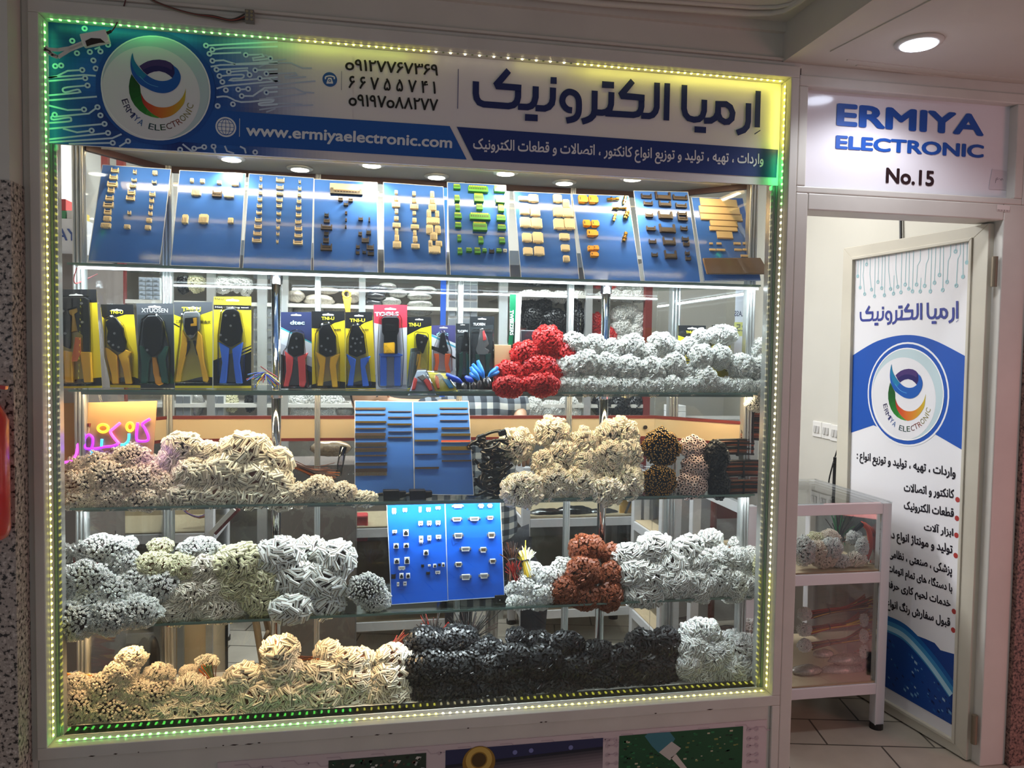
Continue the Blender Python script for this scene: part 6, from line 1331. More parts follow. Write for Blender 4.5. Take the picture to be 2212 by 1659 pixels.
# --- loose wires seen between the bundles
def wire_fan(label, pts, ms, n, spread, r=.0017, tie=None, name='wire_bunch', seed=1, catg='cable bundle'):
    """pts: [(px,py,Y)...] from cut ends to foot; wires spread at the start"""
    P_ = [at(*p) for p in pts]; r_ = random.Random(seed); t = thing(name, label, catg, P_[-1])
    mbs = [MB() for _ in ms]
    for i in range(n):
        d = V((r_.gauss(0, 1), r_.gauss(0, .6), r_.gauss(0, .7))) * spread
        path = [p + d * (1.0 if k == 0 else .32 if k < len(P_) - 1 else .5) for k, p in enumerate(P_)]
        mbs[i % len(ms)].tube(cat(path, 3), r, 5)
    for mb, m_ in zip(mbs, ms): mb.build('wires', m_, t)
    if tie is not None:
        a = MB(); d = (P_[min(tie + 1, len(P_) - 1)] - P_[max(tie - 1, 0)]).normalized(); u = d.orthogonal().normalized(); v = d.cross(u)
        a.tube([P_[tie] + (u * math.cos(k * pi / 8) + v * math.sin(k * pi / 8)) * spread * .75 for k in range(17)], .0022, 6); a.build('tie', BLACK, t)
    return t
wire_fan('dark bunch of brown wires above red strands beside the bright blue boards', [(1100,1188,.22),(1105,1210,.20),(1112,1250,.17)], [WBR, WDK, WDK], 120, .022, r=.002, tie=1, seed=3)
wire_fan('cream and yellow wire bunch tied with a black tie', [(1132,1192,.22),(1135,1212,.19),(1145,1245,.17)], [WWH, WYL, CYL], 80, .017, r=.002, tie=1, seed=4)
wire_fan('bunch of red wire strands below the dark brown bunch', [(1108,1222,.18),(1110,1240,.17),(1116,1252,.165)], [WRD, WRD], 60, .012, seed=5)
wire_fan('orange and brown wires leaving a bundle beside the comb pin board', [(712,1032,.27),(670,1020,.25),(630,1005,.22),(605,1010,.20)], [WOR, WBR, WDK, WBR], 60, .022, r=.0013, seed=6)
wire_fan('orange brown wires behind the long bar bundles on the case floor', [(705,1420,.2),(670,1422,.22),(630,1420,.2)], [WOR, WBR], 30, .012, seed=7)
wire_fan('dark red wires rising at the left of the black bundles', [(870,1378,.26),(845,1400,.24),(815,1420,.22)], [WRD, WBR], 24, .014, seed=8)
wire_fan('tan and green wires under a small ivory bundle on the case floor', [(445,1440,.2),(460,1470,.2),(480,1490,.18)], [WOR, WGN, WBR], 24, .010, seed=9)
wire_fan('yellow green wire loops lying behind the leftmost floor bundles', [(120,1455,.17),(150,1458,.18),(195,1462,.18)], [WYL, WGN, WOR], 18, .008, seed=10)
wire_fan('orange brown wires of the white clip bundle on the lowest glass shelf', [(1590,1182,.22),(1565,1190,.2),(1545,1205,.185)], [WOR, WRD], 26, .009, seed=11)
wire_fan('tangle of red yellow and green wires beside the tall blue handled crimper', [(548,818,.16),(570,808,.18),(592,828,.17)], [WRD, WYL, WGN, WBL], 44, .016, seed=12)
# tangled black cables right of the pin boards
c_ = at(1052, 1000, .20); t = thing('black_cable_coil', 'tangled coil of thick glossy black power cables right of the pin strip boards', 'cable', (c_.x, c_.y, Z3)); r_ = random.Random(5); BCB = mat('cable_black', (18, 17, 16), .22, coat=.4)
for k in range(30):
    a = MB(); cx, cy = r_.uniform(1030, 1088), 946 + k * 4.1 + r_.uniform(-6, 6); p0 = at(cx, cy, .17 + r_.uniform(-.02, .05)); R0 = r_.uniform(.022, .05); tl = r_.uniform(-.9, .9); ph = r_.uniform(0, 6)
    a.tube(cat([p0 + V((R0 * math.cos(ph + q * .8), r_.uniform(-.012, .012) + .3 * R0 * math.sin(ph + q * .8), .55 * R0 * math.sin(ph + q * .8 + tl))) for q in range(7)], 4), .0058, 8); a.build('cable', BCB, t, smooth=True)
for q in ((1085, 935), (1092, 1000), (1075, 1020), (1040, 945)):
    a = MB(); p0 = at(*q, .18); a.box(p0, (.028, .022, .020), Matrix.Rotation(r_.uniform(-.6, .6), 3, 'Y')); a.build('plug', BCB, t, bevel=.003)
# striped ribbon cable packs by the right corner
def ribbon(label, q, w_, h_, n, Y, bend=0, seed=1):
    c = at(*q, Y); t = thing('ribbon_cable', label, 'cable bundle', (c.x, Y, c.z - h_ / 2), 'ribbon cable packs'); r_ = random.Random(seed)
    mbs = [MB(), MB(), MB()]
    for k in range(n):
        z = c.z - h_ / 2 + h_ * (k + .5) / n; o_ = bend * (k / n) ** 2
        mbs[k % 3 if k % 4 else 0].tube(cat([V((c.x - w_ / 2 + o_, Y + r_.uniform(-.004, .004), z + r_.uniform(-.002, .002))), V((c.x + o_, Y - .012, z + .004)), V((c.x + w_ / 2 + o_, Y + r_.uniform(-.004, .004), z))], 3), h_ / n * .62, 6)
    for mb, m_ in zip(mbs, (WBK, WBR, mat('ribbon_orange', (150, 78, 44), .5))): mb.build('strands', m_, t)
    if not bend: a = MB(); a.box((c.x, Y + .018, c.z), (w_ * .96, .03, h_ * .94)); a.build('core', WBK, t, bevel=.004)
    a = MB(); a.box((c.x, Y - .012, c.z), (.005, .016, h_ * 1.04)); a.build('tie', BLACK, t)
ribbon('curled brown ribbon cable standing highest by the right corner', (1622, 915), .08, .13, 15, .20, .03, 1)
ribbon('orange striped ribbon cable pack under the curled one', (1590, 966), .14, .06, 9, .19, 0, 2)
ribbon('dark ribbon cable pack in the middle of the ribbon pile', (1602, 1012), .15, .062, 9, .18, 0, 3)
ribbon('striped ribbon cable pack at the bottom of the pile', (1602, 1052), .15, .05, 8, .165, 0, 4)
heap(Z3, [('', [(1548,990,26,38,'blackt'),(1552,1048,24,30,'blackt')])], 'dark brown wire end bundle', 'left of ribbon cables', 'dark wire bundles', start='from left')
heap(Z3, [('', [(1636,872,26,18,'multi',.02)])], 'brush of fine dark wire ends', 'over curled ribbon cable', None)
# ================================================================== inside the shop, behind the case
FRM = mat('counter_frame', (214, 212, 214), .4); DGL = clear('counter_glass', (.93, .95, .95), .05); WOODP = mat('wood_cream', (206, 184, 150), .5); GRP_ = mat('panel_grey', (150, 148, 144), .5); DRK = mat('panel_dark', (112, 102, 96), .5)
def counter(label, x0, x1, y0, y1, ztop=.945, zmid=.64, zlow=.175, foot=.04, bar=.042, panel=None):
    t = thing('glass_counter', label, 'counter', ((x0 + x1) / 2, (y0 + y1) / 2, 0), 'white framed glass counters')
    for x in (x0 + bar / 2, x1 - bar / 2):
        for y in (y0 + bar / 2, y1 - bar / 2):
            a = MB(); a.span((x - bar / 2, y - bar / 2, .02), (x + bar / 2, y + bar / 2, ztop)); a.build('leg', FRM, t, bevel=.004)
            a = MB(); a.cyl((x, y, 0), (x, y, .025), .027, 14); a.build('foot', BLACK, t)
    a = MB()
    for z in (ztop - .022, zmid, zlow):
        for y in (y0 + .012, y1 - .012): a = MB(); a.span((x0 + bar, y - .012, z - .022), (x1 - bar, y + .012, z + .022)); a.build('rail', FRM, t, bevel=.002)
        for x in (x0 + .012, x1 - .012): a = MB(); a.span((x - .012, y0 + bar, z - .022), (x + .012, y1 - bar, z + .022)); a.build('rail', FRM, t, bevel=.002)
    a = MB(); a.span((x0, y0, ztop), (x1, y1, ztop + .006)); a.build('glass_top', DGL, t)
    a = MB()
    for z in (zmid, zlow): a.span((x0 + .01, y0 + .01, z + .0225), (x1 - .01, y1 - .01, z + .028))
    a.build('shelf_board', WOODP, t)
    a = MB(); a.span((x0 + bar, y0 + .010, zmid + .022), (x1 - bar, y0 + .014, ztop - .044)); a.span((x0 + bar, y0 + .010, zlow + .022), (x1 - bar, y0 + .014, zmid - .022)); a.span((x1 - .014, y0 + bar, zlow + .022), (x1 - .010, y1 - bar, ztop - .044)); a.build('glass_front', DGL, t)
    if panel:
        a = MB(); a.span((x0 + bar, y1 - .02, zlow), (x1 - bar, y1 - .014, ztop - .05)); a.build('back_panel', panel, t)
    return t
BAGM = clear('bag_film', (.93, .93, .92), .10, .18)
def bag(label, c, rx, ry, rz, col, group, seed=0, name='plastic_bag'):
    """soft clear bag stuffed with small parts"""
    t = thing(name, label, 'bag', V(c) - V((0, 0, rz)), group); r_ = random.Random(seed); ph = r_.uniform(0, 6)
    fn = lambda p, d: p * (1 + .07 * math.sin(d.x * 7 + ph) * math.cos(d.z * 8 + ph) + .04 * math.sin(d.y * 13 + d.x * 11))
    a = MB(); a.ball(c, (rx * .96, ry * .96, rz * .93), 22, 12, fn=fn); a.build('filling', mat('fill_%d_%d_%d' % col, col, .6, var=.28, vscale=120, bump=.9), t, smooth=True)
    a = MB(); a.ball(c, (rx, ry, rz), 22, 12, fn=fn); a.build('film', BAGM, t, smooth=True)
    return t
def bagpx(label, px_, py_, rx, ry, Y, col, group, seed):
    c = at(px_, py_, Y); s_ = (c - CAM).dot(_f) / FPX; bag(label, c, rx * s_, min(rx, ry) * s_ * 1.2, ry * s_, col, group, seed)
# --- wall cabinet across the back
YK = 1.80
cab = thing('wall_cabinet', 'wide open shelf cabinet along the back wall of the shop', 'cabinet', (1.0, 2.0, 0))
a = MB(); X0, X1 = -.50, at(1408, 700, YK).x
BK_ = mat('cabinet_back', (186, 180, 170), .6)
a.span((X0, 2.36, .35), (X1, 2.40, 2.5)); a.build('back_panel', BK_, cab)
for px_, m_, wd in ((228, MAROON, .03), (262, MAROON, .035), (455, ALU, .04), (566, ALU, .05), (614, ALU, .04), (782, ALU, .035), (1087, ALU, .05), (1272, ALU, .04), (1401, MAROON, .04)):
    X = at(px_, 700, YK).x; a = MB(); a.span((X - wd / 2, YK, 0), (X + wd / 2, YK + .04, 2.5)); a.build('upright', m_, cab)
XM = at(1087, 700, YK).x
for xa, xb, KZ in ((X0, XM, (2.10, 1.775, 1.235, .80)), (XM, X1, (2.10, 1.865, 1.58, 1.235, .80))):
    for z in KZ: a = MB(); a.span((xa, YK + .005, z - .02), (xb, 2.36, z)); a.build('shelf', WHITE, cab)
a = MB()
for px0, px1 in ((1100, 1265), (340, 600), (620, 775)):
    p0, p1 = at(px0, 610, YK), at(px1, 610, YK)
    a.span((p0.x, YK - .002, 2.02), (p1.x, YK + .003, 2.10))
a.build('shelf_front', mat('smoke_front', (70, 74, 76), .2), cab)
def zfl(Y, zs): return zs
def bags(lst, lab, col, grp, Y):
    for i, (x, y, rx, ry) in enumerate(lst): bagpx(lab % ORD[i], x, y, rx, ry, Y, col, grp, 40 + i + int(x))
bags([(640,640,20,15),(690,650,34,16),(662,674,32,13),(736,668,36,13),(764,641,16,15),(706,628,26,9),(620,668,14,14)], 'ivory filled clear bag, %s of the pile over the navy and red handled pack', (226, 216, 200), 'clear bags on the cabinet', YK + .12)
bags([(842,652,26,12),(858,634,22,11),(906,641,28,10),(908,657,28,10),(902,674,30,10),(850,668,26,9),(836,620,22,10),(918,626,26,9)], 'greyish clear bag, %s of the pile over the red tools card', (190, 190, 182), 'clear bags on the cabinet', YK + .12)
bags([(812,640,22,10),(806,655,20,9),(815,625,24,9)], 'dark film pack, %s of the stack beside the greyish bags', (66, 68, 76), 'dark packs on the cabinet', YK + .10)
bags([(140,626,34,16),(185,640,22,14)], 'crumpled clear bag, %s behind the large yellow card', (176, 178, 172), 'bags at the left', 1.0)
# blue post and drawer tower
X = at(957, 650, YK - .1).x; a = MB(); a.span((X - .014, YK - .12, 0), (X + .014, YK - .09, 2.5)); tag(a.build('blue_post', mat('post_blue', (28, 84, 186), .4), origin=(X, YK - .1, 0)), 'slim bright blue post before the back cabinet', 'post')
def drawers(label, px0, py0, px1, py1, Y, nx, ny, fm, bm):
    p0, p1 = at(px0, py1, Y), at(px1, py0, Y); p0.z = max([z for z in (0, .80, 1.235, 1.775) if z < p0.z + .03]) + .001; t = thing('drawer_organizer', label, 'organizer', (p0.x, Y, p0.z), 'small drawer organizers')
    a = MB(); a.span((p0.x, Y, p0.z), (p1.x, Y + .14, p1.z)); a.build('frame', bm, t)
    for i in range(nx):
        for j in range(ny):
            xa, xb = p0.x + (p1.x - p0.x) * (i + .06) / nx, p0.x + (p1.x - p0.x) * (i + .94) / nx; za, zb = p0.z + (p1.z - p0.z) * (j + .08) / ny, p0.z + (p1.z - p0.z) * (j + .92) / ny
            a = MB(); a.span((xa, Y - .008, za), (xb, Y, zb)); a.span(((xa + xb) / 2 - .006, Y - .014, (za + zb) / 2 - .003), ((xa + xb) / 2 + .006, Y - .008, (za + zb) / 2 + .003)); a.build('drawer', fm, t)
DRF = mat('drawer_smoke', (112, 116, 120), .2, coat=.3); DRW = mat('organizer_white', (214, 214, 210), .5); DRB = mat('organizer_blue_grey', (150, 160, 172), .4)
drawers('white framed drawer tower beside the blue post', 968, 612, 1032, 692, YK + .02, 4, 7, DRF, DRW)
drawers('drawer organizer behind the small yellow crimper card', 300, 600, 346, 640, YK + .02, 3, 5, DRB, DRW)
drawers('drawer organizer right of the neon sign, nearest it', 380, 852, 412, 900, YK + .02, 2, 4, DRF, DRW)
drawers('drawer organizer between the fluffy bag and the ivory bundle', 455, 852, 484, 900, YK + .02, 2, 4, DRF, DRW)
drawers('drawer organizer behind the tall blue handled crimper card', 548, 660, 606, 800, YK + .02, 4, 8, DRF, DRW)
bags([(425,872,16,28)], 'fluffy white clear bag standing beside the drawers, %s one', (216, 214, 208), 'bags at the left', YK + .1)
# boxes added as solid stand-ins for a reflection in the left side glass
p0, p1 = at(112, 585, .75), at(182, 372, .75)
t = thing('reflection_box', 'white box lettered in blue, standing in for a reflection in the left side glass', 'box', at(140, 550, .75)); FB = Pl((0, .75, 0), (1, 0, 0), (0, 0, 1))
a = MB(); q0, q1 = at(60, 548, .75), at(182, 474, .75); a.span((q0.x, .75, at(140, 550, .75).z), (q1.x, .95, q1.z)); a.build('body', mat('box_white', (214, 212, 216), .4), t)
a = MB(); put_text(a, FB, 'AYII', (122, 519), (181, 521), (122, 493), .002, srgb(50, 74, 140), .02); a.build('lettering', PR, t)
a = MB(); q0, q1 = at(20, 640, .75), at(186, 550, .75); a.span((q0.x, .74, 0), (q1.x, 1.2, q1.z)); CUPZ = q1.z; tag(a.build('cupboard', DRK, origin=(q0.x, .8, 0)), 'dark cupboard of the stand-in reflection, under the lettered white box', 'cupboard')
for k, (x0, y0, x1, y1, cl, lb) in enumerate(((115, 455, 142, 473, (60, 130, 80), 'green carton on top of the lettered white box'), (144, 455, 160, 473, (196, 192, 186), 'pale carton on the lettered box beside the green one'), (160, 458, 178, 473, (196, 170, 60), 'yellow carton on the lettered box'), (118, 430, 142, 454, (170, 50, 44), 'red carton resting on the green one'))):
    q0, q1 = at(x0, y1, .78), at(x1, y0, .78); a = MB(); a.span((q0.x, .78, q0.z), (q1.x, .86, q1.z)); tag(a.build('carton', mat('carton_%d' % k, cl, .6), origin=q0, bevel=.002), lb, 'box', 'cartons standing in for the left side reflection')
# heaps on the cabinet shelves
def backheap(lst, what, where, grp, Y, kind_shelf=None):
    for i, (x, y, rx, ry, k) in enumerate(lst):
        c = at(x, y, Y); s_ = (c - CAM).dot(_f) / FPX; BSEED[0] += 1
        t = thing('connector_bundle', '%s, %s from left, %s' % (what, ORD[i], where), 'cable bundle', c - V((0, 0, ry * s_)), grp)
        dome(t, c, rx * s_, min(rx, ry) * s_ * .9, ry * s_, k, (0, -1, .3), BSEED[0], .8)
KINDS['far'] = ('box', .011, .008, .03, CW, SLOT, (WWH, WGR, WDK)); KINDS['fark'] = ('box', .016, .010, .02, CBK, SLOTK, (WBK, WBK, WDK)); KINDS['farr'] = ('box', .012, .009, .024, CRD, SLOTR, (WRD, WDK, WRD))
KINDS['fari'] = ('box', .012, .010, .02, CYL, SLOT, (WDK, WBR, WGR))
backheap(sorted([(1142,640,22,12,'far'),(1176,640,22,12,'far'),(1212,642,24,12,'far'),(1246,642,22,12,'far')]), 'dim white bundle', 'over the black back heap', 'white bundles on the back cabinet', YK + .08)
backheap(sorted([(1142,660,18,16,'fark'),(1174,658,18,16,'fark'),(1238,660,18,18,'fark'),(1150,690,26,28,'fark'),(1196,694,28,28,'fark'),(1242,692,26,30,'fark'),(1160,734,30,28,'fark'),(1214,736,30,28,'fark'),(1252,734,18,28,'fark')]), 'black bundle', 'heap on the back cabinet', 'black bundles on the back cabinet', YK + .08)
backheap(sorted([(1288,700,14,24,'farr'),(1292,738,14,24,'farr'),(1318,728,14,20,'farr')]), 'dark red bundle', 'beside the right chrome pole', 'red bundles on the back cabinet', YK + .08)
backheap(sorted([(1338,680,17,16,'far'),(1360,672,17,15,'far'),(1382,690,16,18,'far'),(1342,708,20,18,'far'),(1372,718,22,18,'far'),(1348,738,22,18,'far'),(1386,742,18,18,'far')]), 'pale bundle', 'pile right of the chrome pole', 'white bundles on the back cabinet', YK + .08)
backheap(sorted([(1328,638,16,12,'far'),(1354,640,16,12,'far'),(1380,640,16,12,'far'),(1302,640,14,9,'far')]), 'white bundle', 'high right of the back cabinet', 'white bundles on the back cabinet', YK + .08)
backheap(sorted([(425,612,18,20,'fari'),(482,616,18,18,'far'),(512,612,18,18,'far'),(532,620,12,18,'far'),(396,612,12,22,'fark')]), 'small bundle', 'high over the green crimper', 'bundles high on the back cabinet', YK + .08)
backheap(sorted([(640,868,24,20,'far'),(676,864,26,22,'far'),(716,868,24,20,'far'),(655,892,26,16,'far'),(700,894,28,16,'far')]), 'greyish bundle', 'above the rail beside the chrome pole', 'white bundles on the back cabinet', YK + .08)
backheap(sorted([(500,868,14,22,'fari'),(540,868,10,22,'fark')]), 'upright bundle', 'beside the drawers above the rail', 'bundles above the rail', YK + .1)
backheap(sorted([(1152,880,24,20,'far'),(1190,884,26,18,'far'),(1228,872,20,16,'far'),(1232,892,24,14,'far'),(1090,894,24,14,'far'),(1050,894,22,14,'far')]), 'pale bundle', 'around the plaid sleeve', 'white bundles on the back cabinet', YK + .05)
backheap(sorted([(1300,876,22,24,'fark'),(1340,878,24,24,'fark'),(1376,878,18,24,'fark')]), 'dull black bundle', 'over the right part of the rail', 'black bundles on the back cabinet', YK + .05)
bagpx('limp clear bag above the rail, beside the middle boards', 742, 886, 22, 18, YK + .1, (206, 204, 198), 'clear bags on the cabinet', 77)
# small white boxes and soft packs on the counter at the right
q0, q1 = at(1425, 905, 1.6), at(1640, 905, 1.6); a = MB(); a.span((q0.x, 1.6, 0), (q1.x, 1.8, q0.z)); tag(a.build('grey_cupboard', mat('cupboard_grey', (170, 168, 166), .5), origin=(q0.x, 1.6, 0), bevel=.004), 'grey cupboard carrying two white cartons at the right of the shop', 'cupboard'); CZ = q0.z
for k, (x0, y0, x1, y1, lb) in enumerate(((1448, 878, 1482, 892, 'upper of two white cartons behind the right rail'), (1448, 892, 1482, 905, 'lower of two white cartons behind the right rail'))):
    q0, q1 = at(x0, y1, 1.64), at(x1, y0, 1.64); q0.z = CZ + .001 + .036 * (1 - k); q1.z = q0.z + .035; a = MB(); a.span((q0.x, 1.64, q0.z), (q1.x, 1.74, q1.z)); tag(a.build('carton', mat('carton_white', (222, 222, 222), .6), origin=q0, bevel=.002), lb, 'box', 'white cartons')
# --- counters
cD = counter('white framed glass counter standing in the doorway', 2.405, 3.040, .300, .86)
cA = counter('white framed glass counter behind the right corner of the case', at(1430, 1100, .92).x, 2.395, .92, 1.35)
xB0, xB1 = at(1128, 1140, 1.35).x, at(1386, 1140, 1.35).x
cB = counter('white framed counter with grey back panel behind the brown bundles', xB0, xB1, 1.35, 1.75, zmid=.655, panel=GRP_)
cC = counter('white framed glass counter at the far left of the shop', -.45, at(462, 1100, 1.3).x, 1.30, 1.72, panel=mat('panel_cream', (196, 176, 142), .5))
cE = counter('white framed glass counter behind the bright blue boards', at(722, 1100, 1.30).x, at(1000, 1100, 1.30).x, 1.30, 1.70, panel=DRK)
# maroon edged ramp of the low display at the left
a = MB(); a.bar(at(507, 1098, 1.28), at(455, 1152, 1.28), .05, .02); a.bar(at(515, 1098, 1.28), at(463, 1152, 1.28), .012, .024, mi=1); a.build('slanted_rail', [WHITE, MAROON], cC)
# things in the counters
bags([(1180,1112,40,14),(1240,1108,44,16),(1300,1112,40,14),(1330,1118,24,12)], 'grey clear pack, %s from left in the counter behind the brown bundles', (132, 128, 122), 'packs in the rear counter', 1.45)
q = at(1352, 1102, 1.42); t = thing('yellow_pack', 'yellow and black packed tool at the right end of the rear counter', 'packed tool', q); a = MB(); a.box(q, (.07, .012, .12)); a.build('card', HY, t); a = MB(); a.bar(q + V((-.02, -.01, -.05)), q + V((.02, -.01, .05)), .018, .01); a.build('tool', TBK, t, bevel=.002)
bags([(1500,1170,50,18),(1570,1180,50,16),(1620,1190,36,16),(1480,1192,36,12)], 'dull clear pack, %s from left in the counter behind the right corner', (128, 118, 112), 'packs in the right counter', 1.05)
bags([(1480,1360,60,26),(1560,1380,60,26),(1470,1410,60,24)], 'reddish dark pack, %s from left low in the counter behind the right corner', (92, 76, 74), 'packs in the right counter', 1.05)
q = at(775, 1138, 1.38); t = thing('red_tool_case', 'red tool case in the counter left of the bright blue boards', 'box', q); a = MB(); a.box(q, (.09, .08, .13)); a.build('case', HR, t, bevel=.008); a = MB(); a.box(q + V((0, -.042, 0)), (.06, .004, .03)); a.build('label_patch', PALE, t)
t = wire_fan('loops of orange and violet wire in the far left counter', [(455,1098,1.42),(430,1092,1.40),(400,1104,1.38),(430,1118,1.37),(460,1106,1.4)], [WOR, mat('wire_violet', (110, 80, 160), .5)], 20, .012, seed=20)
wire_fan('blue and orange wire lengths lying in the far left counter', [(128,1140,1.4),(165,1128,1.39),(205,1122,1.38)], [WBL, WOR, WBK], 22, .018, seed=21)
# between rail and middle shelf: bag of orange parts, clear tube
bagpx('clear bag of orange brown parts under the rail beside the comb pin board', 715, 968, 44, 18, .80, (226, 196, 156), 'clear bags on the cabinet', 31)
q0, q1 = at(731, 1028, .32), at(742, 965, .30); a = MB(); a.cyl(q0, q1, .012, 16); a.cyl(q0, q1, .010, 16); tag(a.build('clear_tube', PLASTIC, origin=q0, smooth=True), 'clear plastic tube leaning left of the comb pin board', 'tube')
bx0, bx1 = at(600, 1040, 1.0).x, at(770, 1040, 1.0).x; a = MB(); a.span((bx0, .95, .0), (bx1, 1.22, at(700, 1000, 1.0).z)); tag(a.build('dark_cabinet', DRK, origin=(bx0, .95, 0), bevel=.004), 'dark low cabinet under the bag of orange parts', 'cabinet')
# cream cupboard low at the left, dark bags, stool
x0, x1 = at(340, 1400, .62).x, at(452, 1400, .62).x; zt_ = at(400, 1310, .62).z
t = thing('cream_cupboard', 'cream cupboard with aluminium edges low behind the ivory floor bundles', 'cupboard', ((x0 + x1) / 2, .8, 0)); a = MB(); a.span((x0, .63, 0), (x1, .95, zt_)); a.build('body', CREAM, t)
for x in (x0, (x0 * .55 + x1 * .45), x1): a = MB(); a.span((x - .012, .615, 0), (x + .012, .635, zt_)); a.build('edge_profile', ALU, t)
for k, (x, y) in enumerate(((312, 1405), (330, 1402))):
    q = at(x, y, .42); t = thing('dark_pouch', 'dark pouch leaning before the cream cupboard, %s one' % ('left', 'right')[k], 'bag', q); a = MB(); a.ball((q.x, q.y, (q.z + .05 + Z0) / 2), (.026, .02, (q.z + .05 - Z0) / 2), 14, 8); a.build('pouch', BLACK, t, smooth=True)
def stool(label, px_, Y, m_):
    x = at(px_, 1400, Y).x; t = thing('stool', label, 'stool', (x, Y, 0), 'stools'); a = MB(); a.cyl((x, Y, .44), (x, Y, .47), .17, 28); a.build('seat', DRK, t, bevel=.006)
    for sx, sy in ((-1, -1), (1, -1), (-1, 1), (1, 1)): a = MB(); a.tube([(x + sx * .09, Y + sy * .09, .44), (x + sx * .17, Y + sy * .17, 0)], [.016, .014], 10); a.build('leg', m_, t)
    a = MB()
    for sx in (-1, 1): a.tube([(x + sx * .13, Y - .13, .2), (x + sx * .13, Y + .13, .2)], .009, 8)
    a.build('stretcher', m_, t)
stool('stool with tan legs seen under the lowest glass shelf', 506, 1.12, mat('leg_tan', (176, 146, 108), .5))
X = at(487, 1370, 1.0).x; a = MB(); a.cyl((X, 1.0, 0), (X, 1.0, at(487, 1330, 1.0).z + .3), .011, 12); tag(a.build('black_pole', BLACK, origin=(X, 1.0, 0)), 'thin black pole behind the floor bundles', 'pole')
wire_fan('dark red and black bundle standing behind the black floor bundles', [(930,1345,.34),(935,1375,.33),(945,1400,.32)], [WRD, WBK, WDK, WBK], 60, .03, seed=23)
wire_fan('tall black bundle behind the black floor bundles under the blue boards', [(1010,1345,.34),(1010,1375,.33),(1005,1400,.32)], [WBK, WBK, WDK], 80, .04, seed=24)
# --- the shopkeeper behind the rail
SKIN = mat('skin', (196, 150, 120), .5, sss=.1); HAIR = mat('hair', (30, 24, 22), .6)
def plaid_mat():
    m = bpy.data.materials.new('plaid'); m.use_nodes = True; nt = m.node_tree; b = nt.nodes['Principled BSDF']; b.inputs['Roughness'].default_value = .8
    tc = nt.nodes.new('ShaderNodeTexCoord'); sx = nt.nodes.new('ShaderNodeSeparateXYZ'); nt.links.new(tc.outputs['Object'], sx.inputs[0]); outs = []
    for ax in ('X', 'Z'):
        mu = nt.nodes.new('ShaderNodeMath'); mu.operation = 'MULTIPLY'; mu.inputs[1].default_value = 18; nt.links.new(sx.outputs[ax], mu.inputs[0])
        fr_ = nt.nodes.new('ShaderNodeMath'); fr_.operation = 'FRACT'; nt.links.new(mu.outputs[0], fr_.inputs[0]); g = nt.nodes.new('ShaderNodeMath'); g.operation = 'GREATER_THAN'; g.inputs[1].default_value = .5; nt.links.new(fr_.outputs[0], g.inputs[0]); outs.append(g)
    s_ = nt.nodes.new('ShaderNodeMath'); s_.operation = 'ADD'; nt.links.new(outs[0].outputs[0], s_.inputs[0]); nt.links.new(outs[1].outputs[0], s_.inputs[1]); h = nt.nodes.new('ShaderNodeMath'); h.operation = 'MULTIPLY'; h.inputs[1].default_value = .5; nt.links.new(s_.outputs[0], h.inputs[0])
    r = nt.nodes.new('ShaderNodeValToRGB'); r.color_ramp.interpolation = 'CONSTANT'; e = r.color_ramp.elements; e[0].color = srgb(222, 220, 214); e[1].position = .75; e[1].color = srgb(34, 42, 56); n_ = e.new(.25); n_.color = srgb(118, 124, 132)
    nt.links.new(h.outputs[0], r.inputs[0]); nt.links.new(r.outputs[0], b.inputs['Base Color']); return m
PLAID = plaid_mat(); TROU = mat('trousers', (40, 42, 52), .8)
YPn = 1.02
hd = at(800, 862, YPn); sh_r = at(1092, 868, YPn); sh_l = at(930, 880, YPn); nk = at(850, 880, YPn)
pel = V((sh_r.x - .04, YPn + .06, .62)); chest = at(1010, 900, YPn + .02)
per = thing('person', 'person in a plaid shirt leaning sideways behind the rail, face half hidden', 'person', (pel.x, YPn, 0))
def skin_body(name, verts, edges, radii, m_, root=0, sub=2):
    me = bpy.data.meshes.new(name); base = parent_origin(per); me.from_pydata([tuple(V(v) - base) for v in verts], edges, [])
    o = bpy.data.objects.new(name, me); COL.objects.link(o); o.parent = per; me.materials.append(m_)
    sk = o.modifiers.new('skin', 'SKIN'); sk.use_smooth_shade = True
    for i, r_ in enumerate(radii): me.skin_vertices[0].data[i].radius = (r_, r_) if not isinstance(r_, tuple) else r_
    me.skin_vertices[0].data[root].use_root = True
    sb = o.modifiers.new('sub', 'SUBSURF'); sb.levels = sub; sb.render_levels = sub; return o
elb = at(1122, 884, YPn - .10); wri = at(1128, 930, YPn - .24); hnd = wri + V((-.01, -.04, -.05))
elb2 = sh_l + V((-.06, -.10, -.20)); wri2 = elb2 + V((.08, -.16, -.02)); hnd2 = wri2 + V((.05, -.06, .0))
hipl, hipr = pel + V((-.10, -.02, -.04)), pel + V((.10, -.02, -.04)); kl, kr = hipl + V((-.08, -.18, -.10)), hipr + V((.06, -.20, -.10)); al, ar = V((kl.x, kl.y + .06, .09)), V((kr.x, kr.y + .06, .09)); tl_, tr2 = V((al.x - .02, al.y - .15, .05)), V((ar.x + .02, ar.y - .15, .05))
BVS = [pel, pel.lerp(chest, .5), chest, nk.lerp(chest, .35), nk, hd + V((.03, .02, -.02)), sh_r, elb, wri, hnd, sh_l, elb2, wri2, hnd2, hipl, kl, al, tl_, hipr, kr, ar, tr2]
BE = [(0,1),(1,2),(2,3),(3,4),(4,5),(2,6),(6,7),(7,8),(8,9),(3,10),(10,11),(11,12),(12,13),(0,14),(14,15),(15,16),(16,17),(0,18),(18,19),(19,20),(20,21)]
BR_ = [.085,.085,.09,.055,.045,.052,.038,.034,.030,.030,.034,.042,.028,.028,.085,.062,.042,.036,.085,.062,.042,.036]
skin_body('body', BVS, BE, BR_, SKIN)
